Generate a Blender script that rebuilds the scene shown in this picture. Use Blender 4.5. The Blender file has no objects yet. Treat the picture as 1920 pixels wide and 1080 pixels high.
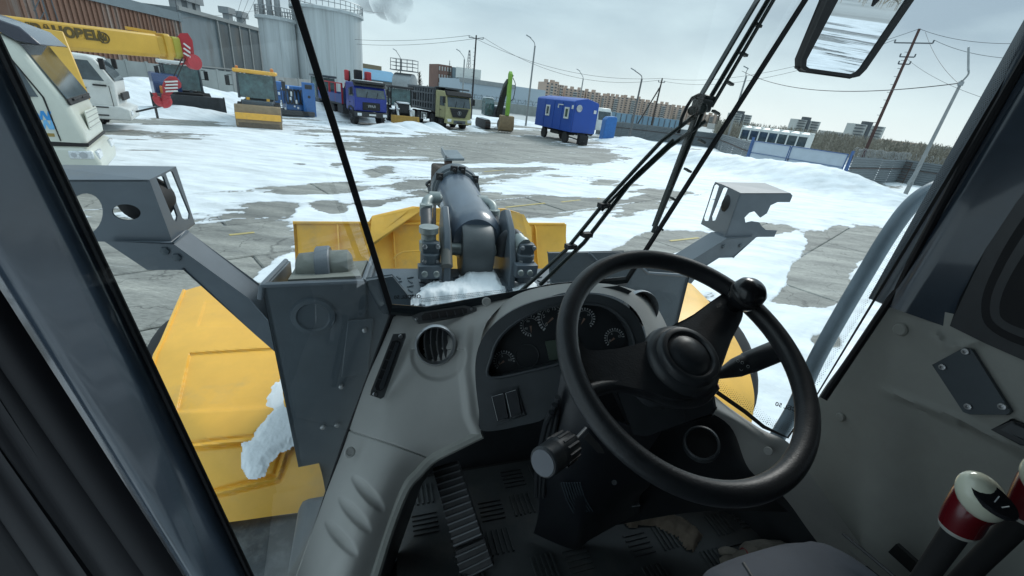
import bpy, math, random
import numpy as np
from mathutils import Vector, Matrix, noise
from mathutils.geometry import tessellate_polygon

# ------------------------------------------------------------------ camera
sc = bpy.context.scene
COL = sc.collection
FOC = 779.0
PIT, ROL, EZ = math.radians(24.3), math.radians(7.0), 3.1
CF = Vector((0, math.cos(PIT), -math.sin(PIT)))
_r0 = Vector((1, 0, 0)); _u0 = Vector((0, math.sin(PIT), math.cos(PIT)))
CR = math.cos(ROL) * _r0 + math.sin(ROL) * _u0
CU = math.cos(ROL) * _u0 - math.sin(ROL) * _r0
EYE = Vector((0, 0, EZ))
cam = bpy.data.cameras.new("camera"); camo = bpy.data.objects.new("camera", cam)
COL.objects.link(camo); sc.camera = camo
cam.sensor_width = 36; cam.lens = 36 * FOC / 1920; cam.clip_start = .02; cam.clip_end = 6000
m = Matrix.Identity(4)
for i in range(3):
    m[i][0] = CR[i]; m[i][1] = CU[i]; m[i][2] = -CF[i]; m[i][3] = EYE[i]
camo.matrix_world = m

# ------------------------------------------------------------------ world, sun, exposure
w = bpy.data.worlds.new("World"); sc.world = w; w.use_nodes = True
nt = w.node_tree; N = nt.nodes; L = nt.links; N.clear()
out = N.new("ShaderNodeOutputWorld"); bg = N.new("ShaderNodeBackground"); bg.inputs[1].default_value = .1
sky = N.new("ShaderNodeTexSky"); sky.sky_type = 'NISHITA'; sky.sun_disc = False
sky.sun_elevation = math.radians(38); sky.sun_rotation = math.radians(25)
tc = N.new("ShaderNodeTexCoord"); mp = N.new("ShaderNodeMapping"); mp.inputs['Scale'].default_value = (1, 1, 3.2)
nz = N.new("ShaderNodeTexNoise"); nz.inputs['Scale'].default_value = 2.2; nz.inputs['Detail'].default_value = 5
nz.inputs['Roughness'].default_value = .48
rp = N.new("ShaderNodeValToRGB")
rp.color_ramp.elements[0].position = .33; rp.color_ramp.elements[0].color = (2.7, 3.6, 4.3, 1)
rp.color_ramp.elements[1].position = .68; rp.color_ramp.elements[1].color = (5.7, 7.0, 7.4, 1)
# brighter band of cloud just above the horizon
sx = N.new("ShaderNodeSeparateXYZ"); mr = N.new("ShaderNodeMapRange")
mr.inputs[1].default_value = 0.0; mr.inputs[2].default_value = .16; mr.inputs[3].default_value = 1; mr.inputs[4].default_value = 0
hz = N.new("ShaderNodeMix"); hz.data_type = 'RGBA'; hz.inputs[7].default_value = (6.9, 7.9, 8.3, 1)
mx = N.new("ShaderNodeMix"); mx.data_type = 'RGBA'; mx.inputs[0].default_value = .9
L.new(tc.outputs['Generated'], mp.inputs[0]); L.new(mp.outputs[0], nz.inputs[0]); L.new(nz.outputs[0], rp.inputs[0])
L.new(tc.outputs['Generated'], sx.inputs[0]); L.new(sx.outputs[2], mr.inputs[0]); L.new(mr.outputs[0], hz.inputs[0])
L.new(rp.outputs[0], hz.inputs[6]); L.new(sky.outputs[0], mx.inputs[6]); L.new(hz.outputs[2], mx.inputs[7])
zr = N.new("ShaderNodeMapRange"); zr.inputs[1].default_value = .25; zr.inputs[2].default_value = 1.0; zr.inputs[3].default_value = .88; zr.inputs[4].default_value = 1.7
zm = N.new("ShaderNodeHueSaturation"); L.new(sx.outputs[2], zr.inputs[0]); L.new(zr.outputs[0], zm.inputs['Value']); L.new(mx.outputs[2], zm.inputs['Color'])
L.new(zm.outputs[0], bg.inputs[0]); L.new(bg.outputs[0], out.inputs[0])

sl = bpy.data.lights.new("sun", 'SUN'); sl.energy = 1.4; sl.angle = math.radians(18); sl.color = (1, .97, .93)
so = bpy.data.objects.new("sun", sl); COL.objects.link(so)
se, sr = math.radians(38), math.radians(25)
sd = Vector((math.sin(sr) * math.cos(se), math.cos(sr) * math.cos(se), math.sin(se)))
so.rotation_euler = sd.to_track_quat('Z', 'Y').to_euler(); so.location = (0, 0, 30)
sc.view_settings.view_transform = 'Standard'; sc.view_settings.look = 'None'
sc.view_settings.exposure = 0.52; sc.view_settings.gamma = 1; sc.view_settings.use_curve_mapping = False
sc.render.engine = 'CYCLES'
sc.cycles.max_bounces = 8; sc.cycles.transparent_max_bounces = 16; sc.cycles.use_denoising = True
sc.cycles.caustics_reflective = False; sc.cycles.caustics_refractive = False
random.seed(7)

# ------------------------------------------------------------------ helpers: measuring
def ray(x, y): return CF + CR * ((x - 960) / FOC) + CU * ((540 - y) / FOC)
def PD(x, y, d): return EYE + ray(x, y) * d                    # point at a depth in front of the lens
def Z(x, y, z=0):
    d = ray(x, y); return EYE + d * ((z - EZ) / d.z)           # point on a level plane
def AT(x, y, dist):
    d = ray(x, y); return EYE + d * (dist / math.hypot(d.x, d.y))
def proj(P):
    v = Vector(P) - EYE; d = v.dot(CF); return 960 + FOC * v.dot(CR) / d, 540 - FOC * v.dot(CU) / d
PSI = math.radians(-20)
FWV = Vector((math.sin(PSI), math.cos(PSI), 0)); RTV = Vector((math.cos(PSI), -math.sin(PSI), 0)); UPV = Vector((0, 0, 1))
def cab(f, l, z): return FWV * f + RTV * l + UPV * z
def ONP(x, y, P0, n):
    d = ray(x, y); return EYE + d * ((P0 - EYE).dot(n) / d.dot(n))
def FW(x, y, f): return ONP(x, y, cab(f, 0, EZ), FWV)
def LT(x, y, l): return ONP(x, y, cab(0, l, EZ), RTV)
def onp(P0, n): return lambda x, y: ONP(x, y, P0, n)
def fD(d): return lambda x, y: ONP(x, y, EYE + CF * d, CF)
def fF(f): return lambda x, y: FW(x, y, f)
def fL(l): return lambda x, y: LT(x, y, l)
def fZ(z): return lambda x, y: Z(x, y, z)
def ell(cx, cy, rx, ry, rot=0, n=24, a0=0, a1=360):
    o = []; full = abs(a1 - a0) >= 360
    for i in range(n if full else n + 1):
        a = math.radians(a0 + (a1 - a0) * i / n); c, s = math.cos(a) * rx, math.sin(a) * ry
        r = math.radians(rot); o.append((cx + c * math.cos(r) - s * math.sin(r), cy + c * math.sin(r) + s * math.cos(r)))
    return o
def smooth_path(pts, k=6):
    P = [Vector(p) for p in pts]
    if len(P) < 3: return P
    o = []
    for i in range(len(P) - 1):
        a = P[i - 1] if i else P[0] * 2 - P[1]; b = P[i]; c = P[i + 1]; d = P[i + 2] if i + 2 < len(P) else P[-1] * 2 - P[-2]
        for j in range(k):
            t = j / k
            o.append(.5 * ((2 * b) + (c - a) * t + (2 * a - 5 * b + 4 * c - d) * t * t + (3 * b - 3 * c + d - a) * t ** 3))
    o.append(P[-1]); return o

def spl(pts, k=5):
    P = [Vector((*p, 0)) for p in pts]; n = len(P); o = []
    for i in range(n):
        a, b, c, d = P[i - 1], P[i], P[(i + 1) % n], P[(i + 2) % n]
        for j in range(k):
            t = j / k; q = .5 * ((2 * b) + (c - a) * t + (2 * a - 5 * b + 4 * c - d) * t * t + (3 * b - 3 * c + d - a) * t ** 3); o.append((q.x, q.y))
    return o

# ------------------------------------------------------------------ helpers: materials
MATS = {}
def mat(name, col, rough=.5, metal=0., ns=0, na=.0, dirt=None, da=.0, bs=0, bst=.0, coat=0, spec=.5, stretch=(1, 1, 1)):
    if name in MATS: return MATS[name]
    M = bpy.data.materials.new(name); M.use_nodes = True; n = M.node_tree.nodes; l = M.node_tree.links
    b = n["Principled BSDF"]; b.inputs['Base Color'].default_value = (*col, 1); b.inputs['Roughness'].default_value = rough
    b.inputs['Metallic'].default_value = metal; b.inputs['Specular IOR Level'].default_value = spec
    if coat: b.inputs['Coat Weight'].default_value = coat; b.inputs['Coat Roughness'].default_value = .06
    if ns or bs:
        t = n.new("ShaderNodeTexCoord"); mpp = n.new("ShaderNodeMapping"); mpp.inputs['Scale'].default_value = stretch
        l.new(t.outputs['Object'], mpp.inputs[0])
    if ns:
        z = n.new("ShaderNodeTexNoise"); z.inputs['Scale'].default_value = ns; z.inputs['Detail'].default_value = 8
        z.inputs['Roughness'].default_value = .62; l.new(mpp.outputs[0], z.inputs[0])
        q = n.new("ShaderNodeMapRange"); q.inputs[1].default_value = .3; q.inputs[2].default_value = .7
        q.inputs[3].default_value = 1 - na; q.inputs[4].default_value = 1 + na; l.new(z.outputs[0], q.inputs[0])
        h = n.new("ShaderNodeHueSaturation"); h.inputs['Color'].default_value = (*col, 1); l.new(q.outputs[0], h.inputs['Value'])
        src = h.outputs[0]
        if dirt:
            z2 = n.new("ShaderNodeTexNoise"); z2.inputs['Scale'].default_value = ns * .43; z2.inputs['Detail'].default_value = 10
            z2.inputs['Roughness'].default_value = .7; l.new(mpp.outputs[0], z2.inputs[0])
            q2 = n.new("ShaderNodeMapRange"); q2.inputs[1].default_value = .62 - da * .35; q2.inputs[2].default_value = .78 - da * .35
            q2.inputs[4].default_value = min(1, .35 + da); l.new(z2.outputs[0], q2.inputs[0])
            x = n.new("ShaderNodeMix"); x.data_type = 'RGBA'; x.inputs[7].default_value = (*dirt, 1)
            l.new(q2.outputs[0], x.inputs[0]); l.new(src, x.inputs[6]); src = x.outputs[2]
        l.new(src, b.inputs['Base Color'])
        q3 = n.new("ShaderNodeMapRange"); q3.inputs[3].default_value = rough * .8; q3.inputs[4].default_value = min(1, rough * 1.25)
        l.new(z.outputs[0], q3.inputs[0]); l.new(q3.outputs[0], b.inputs['Roughness'])
    if bs:
        z = n.new("ShaderNodeTexNoise"); z.inputs['Scale'].default_value = bs; z.inputs['Detail'].default_value = 3
        l.new(mpp.outputs[0], z.inputs[0]); bp = n.new("ShaderNodeBump"); bp.inputs['Strength'].default_value = bst
        bp.inputs['Distance'].default_value = min(.02, .6 / bs); l.new(z.outputs[0], bp.inputs['Height']); l.new(bp.outputs[0], b.inputs['Normal'])
    MATS[name] = M; return M

def glass_mat(name, tint, dirt=0., rough=0., ior=1.28):
    M = bpy.data.materials.new(name); M.use_nodes = True; n = M.node_tree.nodes; l = M.node_tree.links; n.clear()
    o = n.new("ShaderNodeOutputMaterial"); tr = n.new("ShaderNodeBsdfTransparent"); tr.inputs[0].default_value = (*tint, 1)
    g = n.new("ShaderNodeBsdfGlossy"); g.inputs['Roughness'].default_value = rough; g.inputs[0].default_value = (1, 1, 1, 1)
    fr = n.new("ShaderNodeFresnel"); fr.inputs[0].default_value = ior
    mx = n.new("ShaderNodeMixShader"); l.new(fr.outputs[0], mx.inputs[0]); l.new(tr.outputs[0], mx.inputs[1]); l.new(g.outputs[0], mx.inputs[2])
    last = mx
    if dirt:
        df = n.new("ShaderNodeBsdfDiffuse"); df.inputs[0].default_value = (.6, .64, .66, 1)
        t = n.new("ShaderNodeTexCoord"); z = n.new("ShaderNodeTexNoise"); z.inputs['Scale'].default_value = 3.5; z.inputs['Detail'].default_value = 9
        z.inputs['Roughness'].default_value = .7; z.inputs['Distortion'].default_value = .6
        l.new(t.outputs['Object'], z.inputs[0]); q = n.new("ShaderNodeMapRange"); q.inputs[1].default_value = .45; q.inputs[2].default_value = .8
        q.inputs[4].default_value = dirt; l.new(z.outputs[0], q.inputs[0]); m2 = n.new("ShaderNodeMixShader")
        l.new(q.outputs[0], m2.inputs[0]); l.new(mx.outputs[0], m2.inputs[1]); l.new(df.outputs[0], m2.inputs[2]); last = m2
    l.new(last.outputs[0], o.inputs[0]); MATS[name] = M; return M

# ------------------------------------------------------------------ helpers: meshes
class MB:
    def __init__(s): s.v = []; s.f = []
    def add(s, V, Fs):
        o = len(s.v); s.v += [tuple(p) for p in V]; s.f += [[i + o for i in f] for f in Fs]; return s
    def box(s, c, size, rz=0, M=None):
        hx, hy, hz_ = size[0] / 2, size[1] / 2, size[2] / 2
        V = [Vector((a * hx, b * hy, d * hz_)) for d in (-1, 1) for a, b in ((-1, -1), (1, -1), (1, 1), (-1, 1))]
        R_ = M if M else Matrix.Rotation(rz, 3, 'Z')
        return s.add([R_ @ v + Vector(c) for v in V], [[3, 2, 1, 0], [4, 5, 6, 7], [0, 1, 5, 4], [1, 2, 6, 5], [2, 3, 7, 6], [3, 0, 4, 7]])
    def bar(s, a, b, wd, ht, up=UPV):
        a, b = Vector(a), Vector(b); d = (b - a); ln = d.length; d.normalize()
        x = d.cross(up)
        if x.length < 1e-4: x = d.cross(Vector((1, 0, 0)))
        x.normalize(); y = x.cross(d)
        V = [p + x * (i * wd / 2) + y * (j * ht / 2) for p in (a, b) for i, j in ((-1, -1), (1, -1), (1, 1), (-1, 1))]
        return s.add(V, [[3, 2, 1, 0], [4, 5, 6, 7], [0, 1, 5, 4], [1, 2, 6, 5], [2, 3, 7, 6], [3, 0, 4, 7]])
    def prism(s, pts, vec):
        n = len(pts); P = [Vector(p) for p in pts]; vec = Vector(vec)
        F_ = [list(range(n))[::-1], [i + n for i in range(n)]] + [[i, (i + 1) % n, (i + 1) % n + n, i + n] for i in range(n)]
        return s.add(P + [p + vec for p in P], F_)
    def plate(s, outer, holes, vec):
        loops = [[Vector(p) for p in outer]] + [[Vector(p) for p in h] for h in holes]
        flat = [p for lp in loops for p in lp]; n = len(flat); vec = Vector(vec)
        T = tessellate_polygon(loops)
        F_ = [list(t) for t in T] + [[t[2] + n, t[1] + n, t[0] + n] for t in T]; o = 0
        for lp in loops:
            k = len(lp); F_ += [[o + i, o + (i + 1) % k, o + (i + 1) % k + n, o + i + n] for i in range(k)]; o += k
        return s.add(flat + [p + vec for p in flat], F_)
    def tube(s, path, r, n=12, closed=False, caps=True):
        P = [Vector(p) for p in path]; k = len(P); rr = r if isinstance(r, (list, tuple)) else [r] * k
        V = []; x = None
        for i, p in enumerate(P):
            if closed: d = P[(i + 1) % k] - P[i - 1]
            else: d = (P[min(i + 1, k - 1)] - P[max(i - 1, 0)])
            d.normalize()
            if x is None: x = d.cross(UPV) if abs(d.z) < .95 else d.cross(Vector((1, 0, 0)))
            else: x = x - d * x.dot(d)
            x.normalize(); y = d.cross(x)
            V += [p + (x * math.cos(2 * math.pi * j / n) + y * math.sin(2 * math.pi * j / n)) * rr[i] for j in range(n)]
        F_ = []
        for i in range(k if closed else k - 1):
            a, b = i * n, ((i + 1) % k) * n
            F_ += [[a + j, a + (j + 1) % n, b + (j + 1) % n, b + j] for j in range(n)]
        if caps and not closed: F_ += [list(range(n))[::-1], [(k - 1) * n + j for j in range(n)]]
        return s.add(V, F_)
    def lathe(s, prof, org, axis, n=24, caps=True):
        org, a = Vector(org), Vector(axis).normalized(); x = a.cross(UPV) if abs(a.z) < .95 else a.cross(Vector((1, 0, 0)))
        x.normalize(); y = a.cross(x); V = []
        for r, h in prof: V += [org + a * h + (x * math.cos(2 * math.pi * j / n) + y * math.sin(2 * math.pi * j / n)) * r for j in range(n)]
        F_ = []
        for i in range(len(prof) - 1):
            p, q = i * n, (i + 1) * n; F_ += [[p + j, p + (j + 1) % n, q + (j + 1) % n, q + j] for j in range(n)]
        if caps and prof[0][0] > 1e-5: F_.append(list(range(n))[::-1])
        if caps and prof[-1][0] > 1e-5: F_.append([(len(prof) - 1) * n + j for j in range(n)])
        return s.add(V, F_)
    def cyl(s, a, b, r, n=16, r2=None):
        a, b = Vector(a), Vector(b); return s.lathe([(r, 0), (r if r2 is None else r2, (b - a).length)], a, b - a, n)
    def grid(s, rows):
        n = len(rows[0]); V = [p for r in rows for p in r]
        return s.add(V, [[i * n + j, i * n + j + 1, (i + 1) * n + j + 1, (i + 1) * n + j] for i in range(len(rows) - 1) for j in range(n - 1)])
    def slab_grid(s, rows, vec):
        n = len(rows[0]); k = len(rows); vec = Vector(vec); s.grid(rows); s.grid([[Vector(p) + vec for p in r] for r in rows][::-1])
        per = [rows[0][j] for j in range(n)] + [rows[i][-1] for i in range(1, k)] + [rows[-1][j] for j in range(n - 2, -1, -1)] + [rows[i][0] for i in range(k - 2, 0, -1)]
        q = len(per); return s.add(per + [Vector(p) + vec for p in per], [[i, (i + 1) % q, (i + 1) % q + q, i + q] for i in range(q)])
    def mesh(s, name, smooth=40, off=None):
        me = bpy.data.meshes.new(name)
        V = s.v if off is None else [(p[0] - off[0], p[1] - off[1], p[2] - off[2]) for p in s.v]
        me.from_pydata(V, [], s.f); me.validate(); me.update()
        if smooth:
            me.shade_smooth(); me.set_sharp_from_angle(angle=math.radians(smooth))
        return me
    def build(s, name, material, parent=None, smooth=40, bevel=0, sub=0, off=None):
        if off is None and parent is not None and 'origin' in parent: off = parent['origin']
        me = s.mesh(name, smooth, off); o = bpy.data.objects.new(name, me); COL.objects.link(o)
        if material: me.materials.append(material)
        if parent is not None:
            o.parent = parent
            if 'origin' in parent: o['origin'] = parent['origin']
        if sub:
            md = o.modifiers.new("sub", 'SUBSURF'); md.levels = md.render_levels = sub
        if bevel:
            md = o.modifiers.new("bev", 'BEVEL'); md.width = bevel; md.segments = 2; md.limit_method = 'ANGLE'; md.angle_limit = math.radians(35)
            md.harden_normals = False
        return o
def tag(o, label=None, cat=None, group=None, kind=None):
    if label: o['label'] = label
    if cat: o['category'] = cat
    if group: o['group'] = group
    if kind: o['kind'] = kind
    return o
def root(name, loc, rz=0, label=None, cat=None, group=None, world=False):
    o = bpy.data.objects.new(name, None); COL.objects.link(o); o.empty_display_size = .2
    o.location = loc; o.rotation_euler = (0, 0, rz)
    if world: o['origin'] = tuple(loc)
    return tag(o, label, cat, group)
def kids(o): return [c for c in bpy.data.objects if c.parent == o]
def copy_tree(o, parent=None):
    c = o.copy(); COL.objects.link(c)
    if parent: c.parent = parent
    for ch in kids(o): copy_tree(ch, c)
    return c
def pplate(pts, fn, th, name, material, parent, holes=(), bevel=0, smooth=30):
    P = [fn(x, y) for x, y in pts]; H = [[fn(x, y) for x, y in h] for h in holes]
    nn = Vector((0, 0, 0))
    for i in range(len(P)): nn += (P[i] - P[0]).cross(P[(i + 1) % len(P)] - P[0])
    nn.normalize(); c = sum(P, Vector()) / len(P)
    if nn.dot(c - EYE) < 0: nn = -nn
    b = MB(); b.plate(P, H, nn * th)
    return b.build(name, material, parent, smooth, bevel)
def text_mesh(txt, size, name, material, parent, origin, xdir, ydir, depth=.002, mirror=False, align='CENTER', bold=0):
    cu = bpy.data.curves.new(name, 'FONT'); cu.body = txt; cu.size = size; cu.align_x = align; cu.align_y = 'CENTER'; cu.extrude = depth
    cu.offset = bold; cu.resolution_u = 3
    to = bpy.data.objects.new(name, cu); COL.objects.link(to); bpy.context.view_layer.update()
    me = bpy.data.meshes.new_from_object(to.evaluated_get(bpy.context.evaluated_depsgraph_get()))
    bpy.data.objects.remove(to); bpy.data.curves.remove(cu)
    X = Vector(xdir).normalized(); Y = Vector(ydir); Y = (Y - X * Y.dot(X)).normalized(); Zv = X.cross(Y)
    if mirror: X = -X
    o = Vector(origin); off = Vector(parent['origin']) if parent is not None and 'origin' in parent else Vector()
    for v in me.vertices: v.co = o + X * v.co.x + Y * v.co.y + Zv * v.co.z - off
    me.materials.clear(); me.materials.append(material); me.name = name
    ob = bpy.data.objects.new(name, me); COL.objects.link(ob); ob.parent = parent
    if parent is not None and 'origin' in parent: ob['origin'] = parent['origin']
    return ob

# ------------------------------------------------------------------ materials
navy = mat('navy_paint', (.046, .064, .088), .24, ns=9, na=.15, coat=.6)
rubber = mat('black_rubber', (.008, .008, .010), .6, spec=.3, ns=30, na=.2)
gpaint = mat('loader_grey_paint', (.095, .115, .135), .38, ns=6, na=.14, dirt=(.13, .13, .12), da=.12)
gpaint2 = mat('loader_dark_grey', (.055, .072, .086), .42, ns=5, na=.2, dirt=(.12, .12, .11), da=.16)
ypaint = mat('loader_yellow', (.82, .44, .055), .36, ns=5, na=.08, dirt=(.46, .33, .14), da=.16)
ypaint_b = mat('bucket_yellow', (.78, .42, .05), .5, ns=3, na=.12, dirt=(.36, .26, .14), da=.3)
dash_m = mat('dash_plastic', (.43, .43, .41), .52, ns=7, na=.07, bs=900, bst=.12, dirt=(.33, .32, .29), da=.14)
panel_m = mat('side_panel_plastic', (.32, .325, .30), .6, ns=6, na=.1, bs=700, bst=.15, dirt=(.24, .24, .21), da=.08)
blackp = mat('black_plastic', (.024, .027, .031), .38, ns=25, na=.15, bs=600, bst=.12)
bezel_m = mat('bezel_plastic', (.05, .057, .063), .42, ns=14, na=.18, dirt=(.05, .055, .06), da=.05, bs=700, bst=.1)
leather = mat('wheel_grip', (.018, .020, .023), .42, ns=60, na=.2, bs=300, bst=.2)
face_m = mat('gauge_face', (.022, .025, .028), .3)
ink = mat('gauge_print', (.42, .45, .46), .5)
amber = mat('needle_amber', (.26, .17, .13), .5)
lcd = mat('lcd_panel', (.07, .095, .075), .3)
silver = mat('satin_silver', (.42, .44, .46), .3, .7)
steel = mat('steel', (.4, .41, .42), .35, .9, ns=20, na=.15)
fitting = mat('hydraulic_fitting', (.26, .29, .28), .42, .4, ns=18, na=.2)
barrel_m = mat('cylinder_barrel', (.075, .10, .135), .36, ns=5, na=.25, coat=.3, stretch=(1, 1, 1), dirt=(.13, .15, .17), da=.1)
rust = mat('rusty_dirt', (.06, .045, .034), .85, ns=14, na=.4)
hose = mat('rubber_hose', (.03, .033, .038), .5, ns=20, na=.2)
whitep = mat('white_paint', (.66, .68, .66), .35, ns=2.5, na=.07, dirt=(.36, .36, .34), da=.16)
cream = mat('cream_white_paint', (.60, .62, .55), .32, ns=1.8, na=.06, dirt=(.42, .42, .38), da=.14)
blk = mat('flat_black', (.012, .012, .013), .7)
tyre_m = mat('tyre_rubber', (.022, .022, .023), .8, ns=12, na=.3, dirt=(.09, .085, .08), da=.15)
chassis = mat('chassis_grime', (.035, .036, .038), .7, ns=8, na=.4, dirt=(.1, .09, .08), da=.2)
rim_m = mat('wheel_rim', (.16, .16, .16), .5, .3, ns=8, na=.2)
autoglass = mat('vehicle_glass', (.05, .07, .08), .08, ns=2, na=.5, spec=.8)
cabglass = mat('cab_glass_teal', (.06, .125, .13), .1, ns=3, na=.6, spec=.8)
greyp = mat('dump_grey', (.085, .095, .105), .55, ns=5, na=.15, dirt=(.14, .13, .12), da=.15)
blue_t = mat('truck_blue', (.014, .032, .24), .38, ns=2.2, na=.15, coat=.15, dirt=(.10, .11, .15), da=.14)
blue_b = mat('flatbed_blue', (.03, .07, .23), .5, ns=3, na=.15, dirt=(.1, .1, .14), da=.1)
blue_c = mat('cabin_blue', (.012, .07, .36), .42, ns=1.5, na=.05, dirt=(.05, .10, .26), da=.16)
blue_e = mat('equipment_blue', (.03, .15, .42), .45, ns=4, na=.15)
blue_g = mat('gate_blue', (.05, .11, .26), .5, ns=4, na=.15)
gate_sheet = mat('gate_sheet', (.42, .48, .54), .5, ns=1.3, na=.08, dirt=(.38, .42, .46), da=.1)
craney = mat('crane_yellow', (.60, .36, .05), .4, ns=1.8, na=.08, dirt=(.42, .27, .08), da=.07)
craneol = mat('crane_yellow_green', (.42, .38, .05), .45)
olive = mat('dump_cab_olive', (.36, .34, .17), .45, ns=5, na=.12, dirt=(.2, .18, .12), da=.12)
brown_b = mat('worn_bucket', (.25, .18, .10), .6, ns=3, na=.2, dirt=(.14, .11, .08), da=.3)
red = mat('hook_red', (.42, .03, .04), .5, ns=3, na=.12)
green = mat('excavator_green', (.22, .42, .05), .45, ns=4, na=.12)
headl = mat('headlight_glass', (.7, .73, .75), .12, ns=30, na=.25)
orange = mat('indicator_orange', (.6, .2, .03), .3)
snow_m = None
# ------------------------------------------------------------------ ground, slabs and snow
def ground_mats():
    M = bpy.data.materials.new('concrete_slab'); M.use_nodes = True; n = M.node_tree.nodes; l = M.node_tree.links; b = n["Principled BSDF"]
    g = n.new("ShaderNodeNewGeometry"); oi = n.new("ShaderNodeObjectInfo")
    mp1 = n.new("ShaderNodeMapping"); mp1.inputs['Rotation'].default_value = (0, 0, math.radians(-46)); mp1.inputs['Scale'].default_value = (.5, 2.4, 1)
    l.new(g.outputs['Position'], mp1.inputs[0])
    a = n.new("ShaderNodeTexNoise"); a.inputs['Scale'].default_value = .9; a.inputs['Detail'].default_value = 9; a.inputs['Roughness'].default_value = .65
    l.new(mp1.outputs[0], a.inputs[0])
    r = n.new("ShaderNodeValToRGB"); e = r.color_ramp.elements
    e[0].position = .30; e[0].color = (.115, .118, .11, 1); e[1].position = .72; e[1].color = (.34, .335, .30, 1)
    e2 = r.color_ramp.elements.new(.5); e2.color = (.225, .225, .205, 1); l.new(a.outputs[0], r.inputs[0])
    c = n.new("ShaderNodeTexNoise"); c.inputs['Scale'].default_value = 26; c.inputs['Detail'].default_value = 6; c.inputs['Roughness'].default_value = .75
    mp2 = n.new("ShaderNodeMapping"); mp2.inputs['Rotation'].default_value = (0, 0, math.radians(-46)); mp2.inputs['Scale'].default_value = (.35, 1.5, 1)
    l.new(g.outputs['Position'], mp2.inputs[0]); l.new(mp2.outputs[0], c.inputs[0])
    q = n.new("ShaderNodeMapRange"); q.inputs[1].default_value = .3; q.inputs[2].default_value = .7; q.inputs[3].default_value = .62; q.inputs[4].default_value = 1.4
    l.new(c.outputs[0], q.inputs[0])
    rr = n.new("ShaderNodeMapRange"); rr.inputs[3].default_value = .82; rr.inputs[4].default_value = 1.15; l.new(oi.outputs['Random'], rr.inputs[0])
    mu = n.new("ShaderNodeMath"); mu.operation = 'MULTIPLY'; l.new(q.outputs[0], mu.inputs[0]); l.new(rr.outputs[0], mu.inputs[1])
    h = n.new("ShaderNodeHueSaturation"); l.new(r.outputs[0], h.inputs['Color']); l.new(mu.outputs[0], h.inputs['Value'])
    # thin frost lying in the pores
    f = n.new("ShaderNodeTexNoise"); f.inputs['Scale'].default_value = 1.6; f.inputs['Detail'].default_value = 14; f.inputs['Roughness'].default_value = .82
    l.new(mp1.outputs[0], f.inputs[0]); fq = n.new("ShaderNodeMapRange"); fq.inputs[1].default_value = .60; fq.inputs[2].default_value = .72; fq.inputs[4].default_value = .75
    l.new(f.outputs[0], fq.inputs[0]); x = n.new("ShaderNodeMix"); x.data_type = 'RGBA'; x.inputs[7].default_value = (.62, .67, .7, 1)
    l.new(fq.outputs[0], x.inputs[0]); l.new(h.outputs[0], x.inputs[6])
    # crazing
    v = n.new("ShaderNodeTexVoronoi"); v.feature = 'DISTANCE_TO_EDGE'; v.inputs['Scale'].default_value = .8
    wz = n.new("ShaderNodeTexNoise"); wz.inputs['Scale'].default_value = 1.5; wz.inputs['Detail'].default_value = 5
    l.new(g.outputs['Position'], wz.inputs[0]); va = n.new("ShaderNodeVectorMath"); va.operation = 'MULTIPLY_ADD'
    va.inputs[1].default_value = (1.4, 1.4, 0); l.new(wz.outputs[1], va.inputs[0]); l.new(g.outputs['Position'], va.inputs[2]); l.new(va.outputs[0], v.inputs[0])
    vq = n.new("ShaderNodeMapRange"); vq.inputs[1].default_value = .0; vq.inputs[2].default_value = .012; vq.inputs[3].default_value = .45; vq.inputs[4].default_value = 1
    l.new(v.outputs[0], vq.inputs[0]); h2 = n.new("ShaderNodeHueSaturation"); l.new(x.outputs[2], h2.inputs['Color']); l.new(vq.outputs[0], h2.inputs['Value'])
    l.new(h2.outputs[0], b.inputs['Base Color']); b.inputs['Roughness'].default_value = .75
    bp = n.new("ShaderNodeBump"); bp.inputs['Strength'].default_value = .5; bp.inputs['Distance'].default_value = .01; l.new(c.outputs[0], bp.inputs['Height']); l.new(bp.outputs[0], b.inputs['Normal'])
    S = bpy.data.materials.new('snow'); S.use_nodes = True; n = S.node_tree.nodes; l = S.node_tree.links; b = n["Principled BSDF"]
    g = n.new("ShaderNodeNewGeometry"); a = n.new("ShaderNodeTexNoise"); a.inputs['Scale'].default_value = 1.2; a.inputs['Detail'].default_value = 10; a.inputs['Roughness'].default_value = .62
    mp1 = n.new("ShaderNodeMapping"); mp1.inputs['Rotation'].default_value = (0, 0, math.radians(-40)); mp1.inputs['Scale'].default_value = (.5, 1.6, 1)
    l.new(g.outputs['Position'], mp1.inputs[0]); l.new(mp1.outputs[0], a.inputs[0])
    r = n.new("ShaderNodeValToRGB"); e = r.color_ramp.elements; e[0].position = .25; e[0].color = (.52, .55, .565, 1); e[1].position = .6; e[1].color = (.80, .84, .87, 1)
    l.new(a.outputs[0], r.inputs[0]); l.new(r.outputs[0], b.inputs['Base Color']); b.inputs['Roughness'].default_value = .65; b.inputs['Specular IOR Level'].default_value = .25
    d = n.new("ShaderNodeTexNoise"); d.inputs['Scale'].default_value = 5; d.inputs['Detail'].default_value = 9; l.new(g.outputs['Position'], d.inputs[0])
    bp = n.new("ShaderNodeBump"); bp.inputs['Strength'].default_value = .35; bp.inputs['Distance'].default_value = .03; l.new(d.outputs[0], bp.inputs['Height']); l.new(bp.outputs[0], b.inputs['Normal'])
    at = n.new("ShaderNodeAttribute"); at.attribute_name = 'thick'
    m1 = n.new("ShaderNodeMapRange"); m1.inputs[1].default_value = .0; m1.inputs[2].default_value = .026; m1.inputs[3].default_value = .0; m1.inputs[4].default_value = 1.0
    l.new(at.outputs['Fac'], m1.inputs[0])
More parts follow.
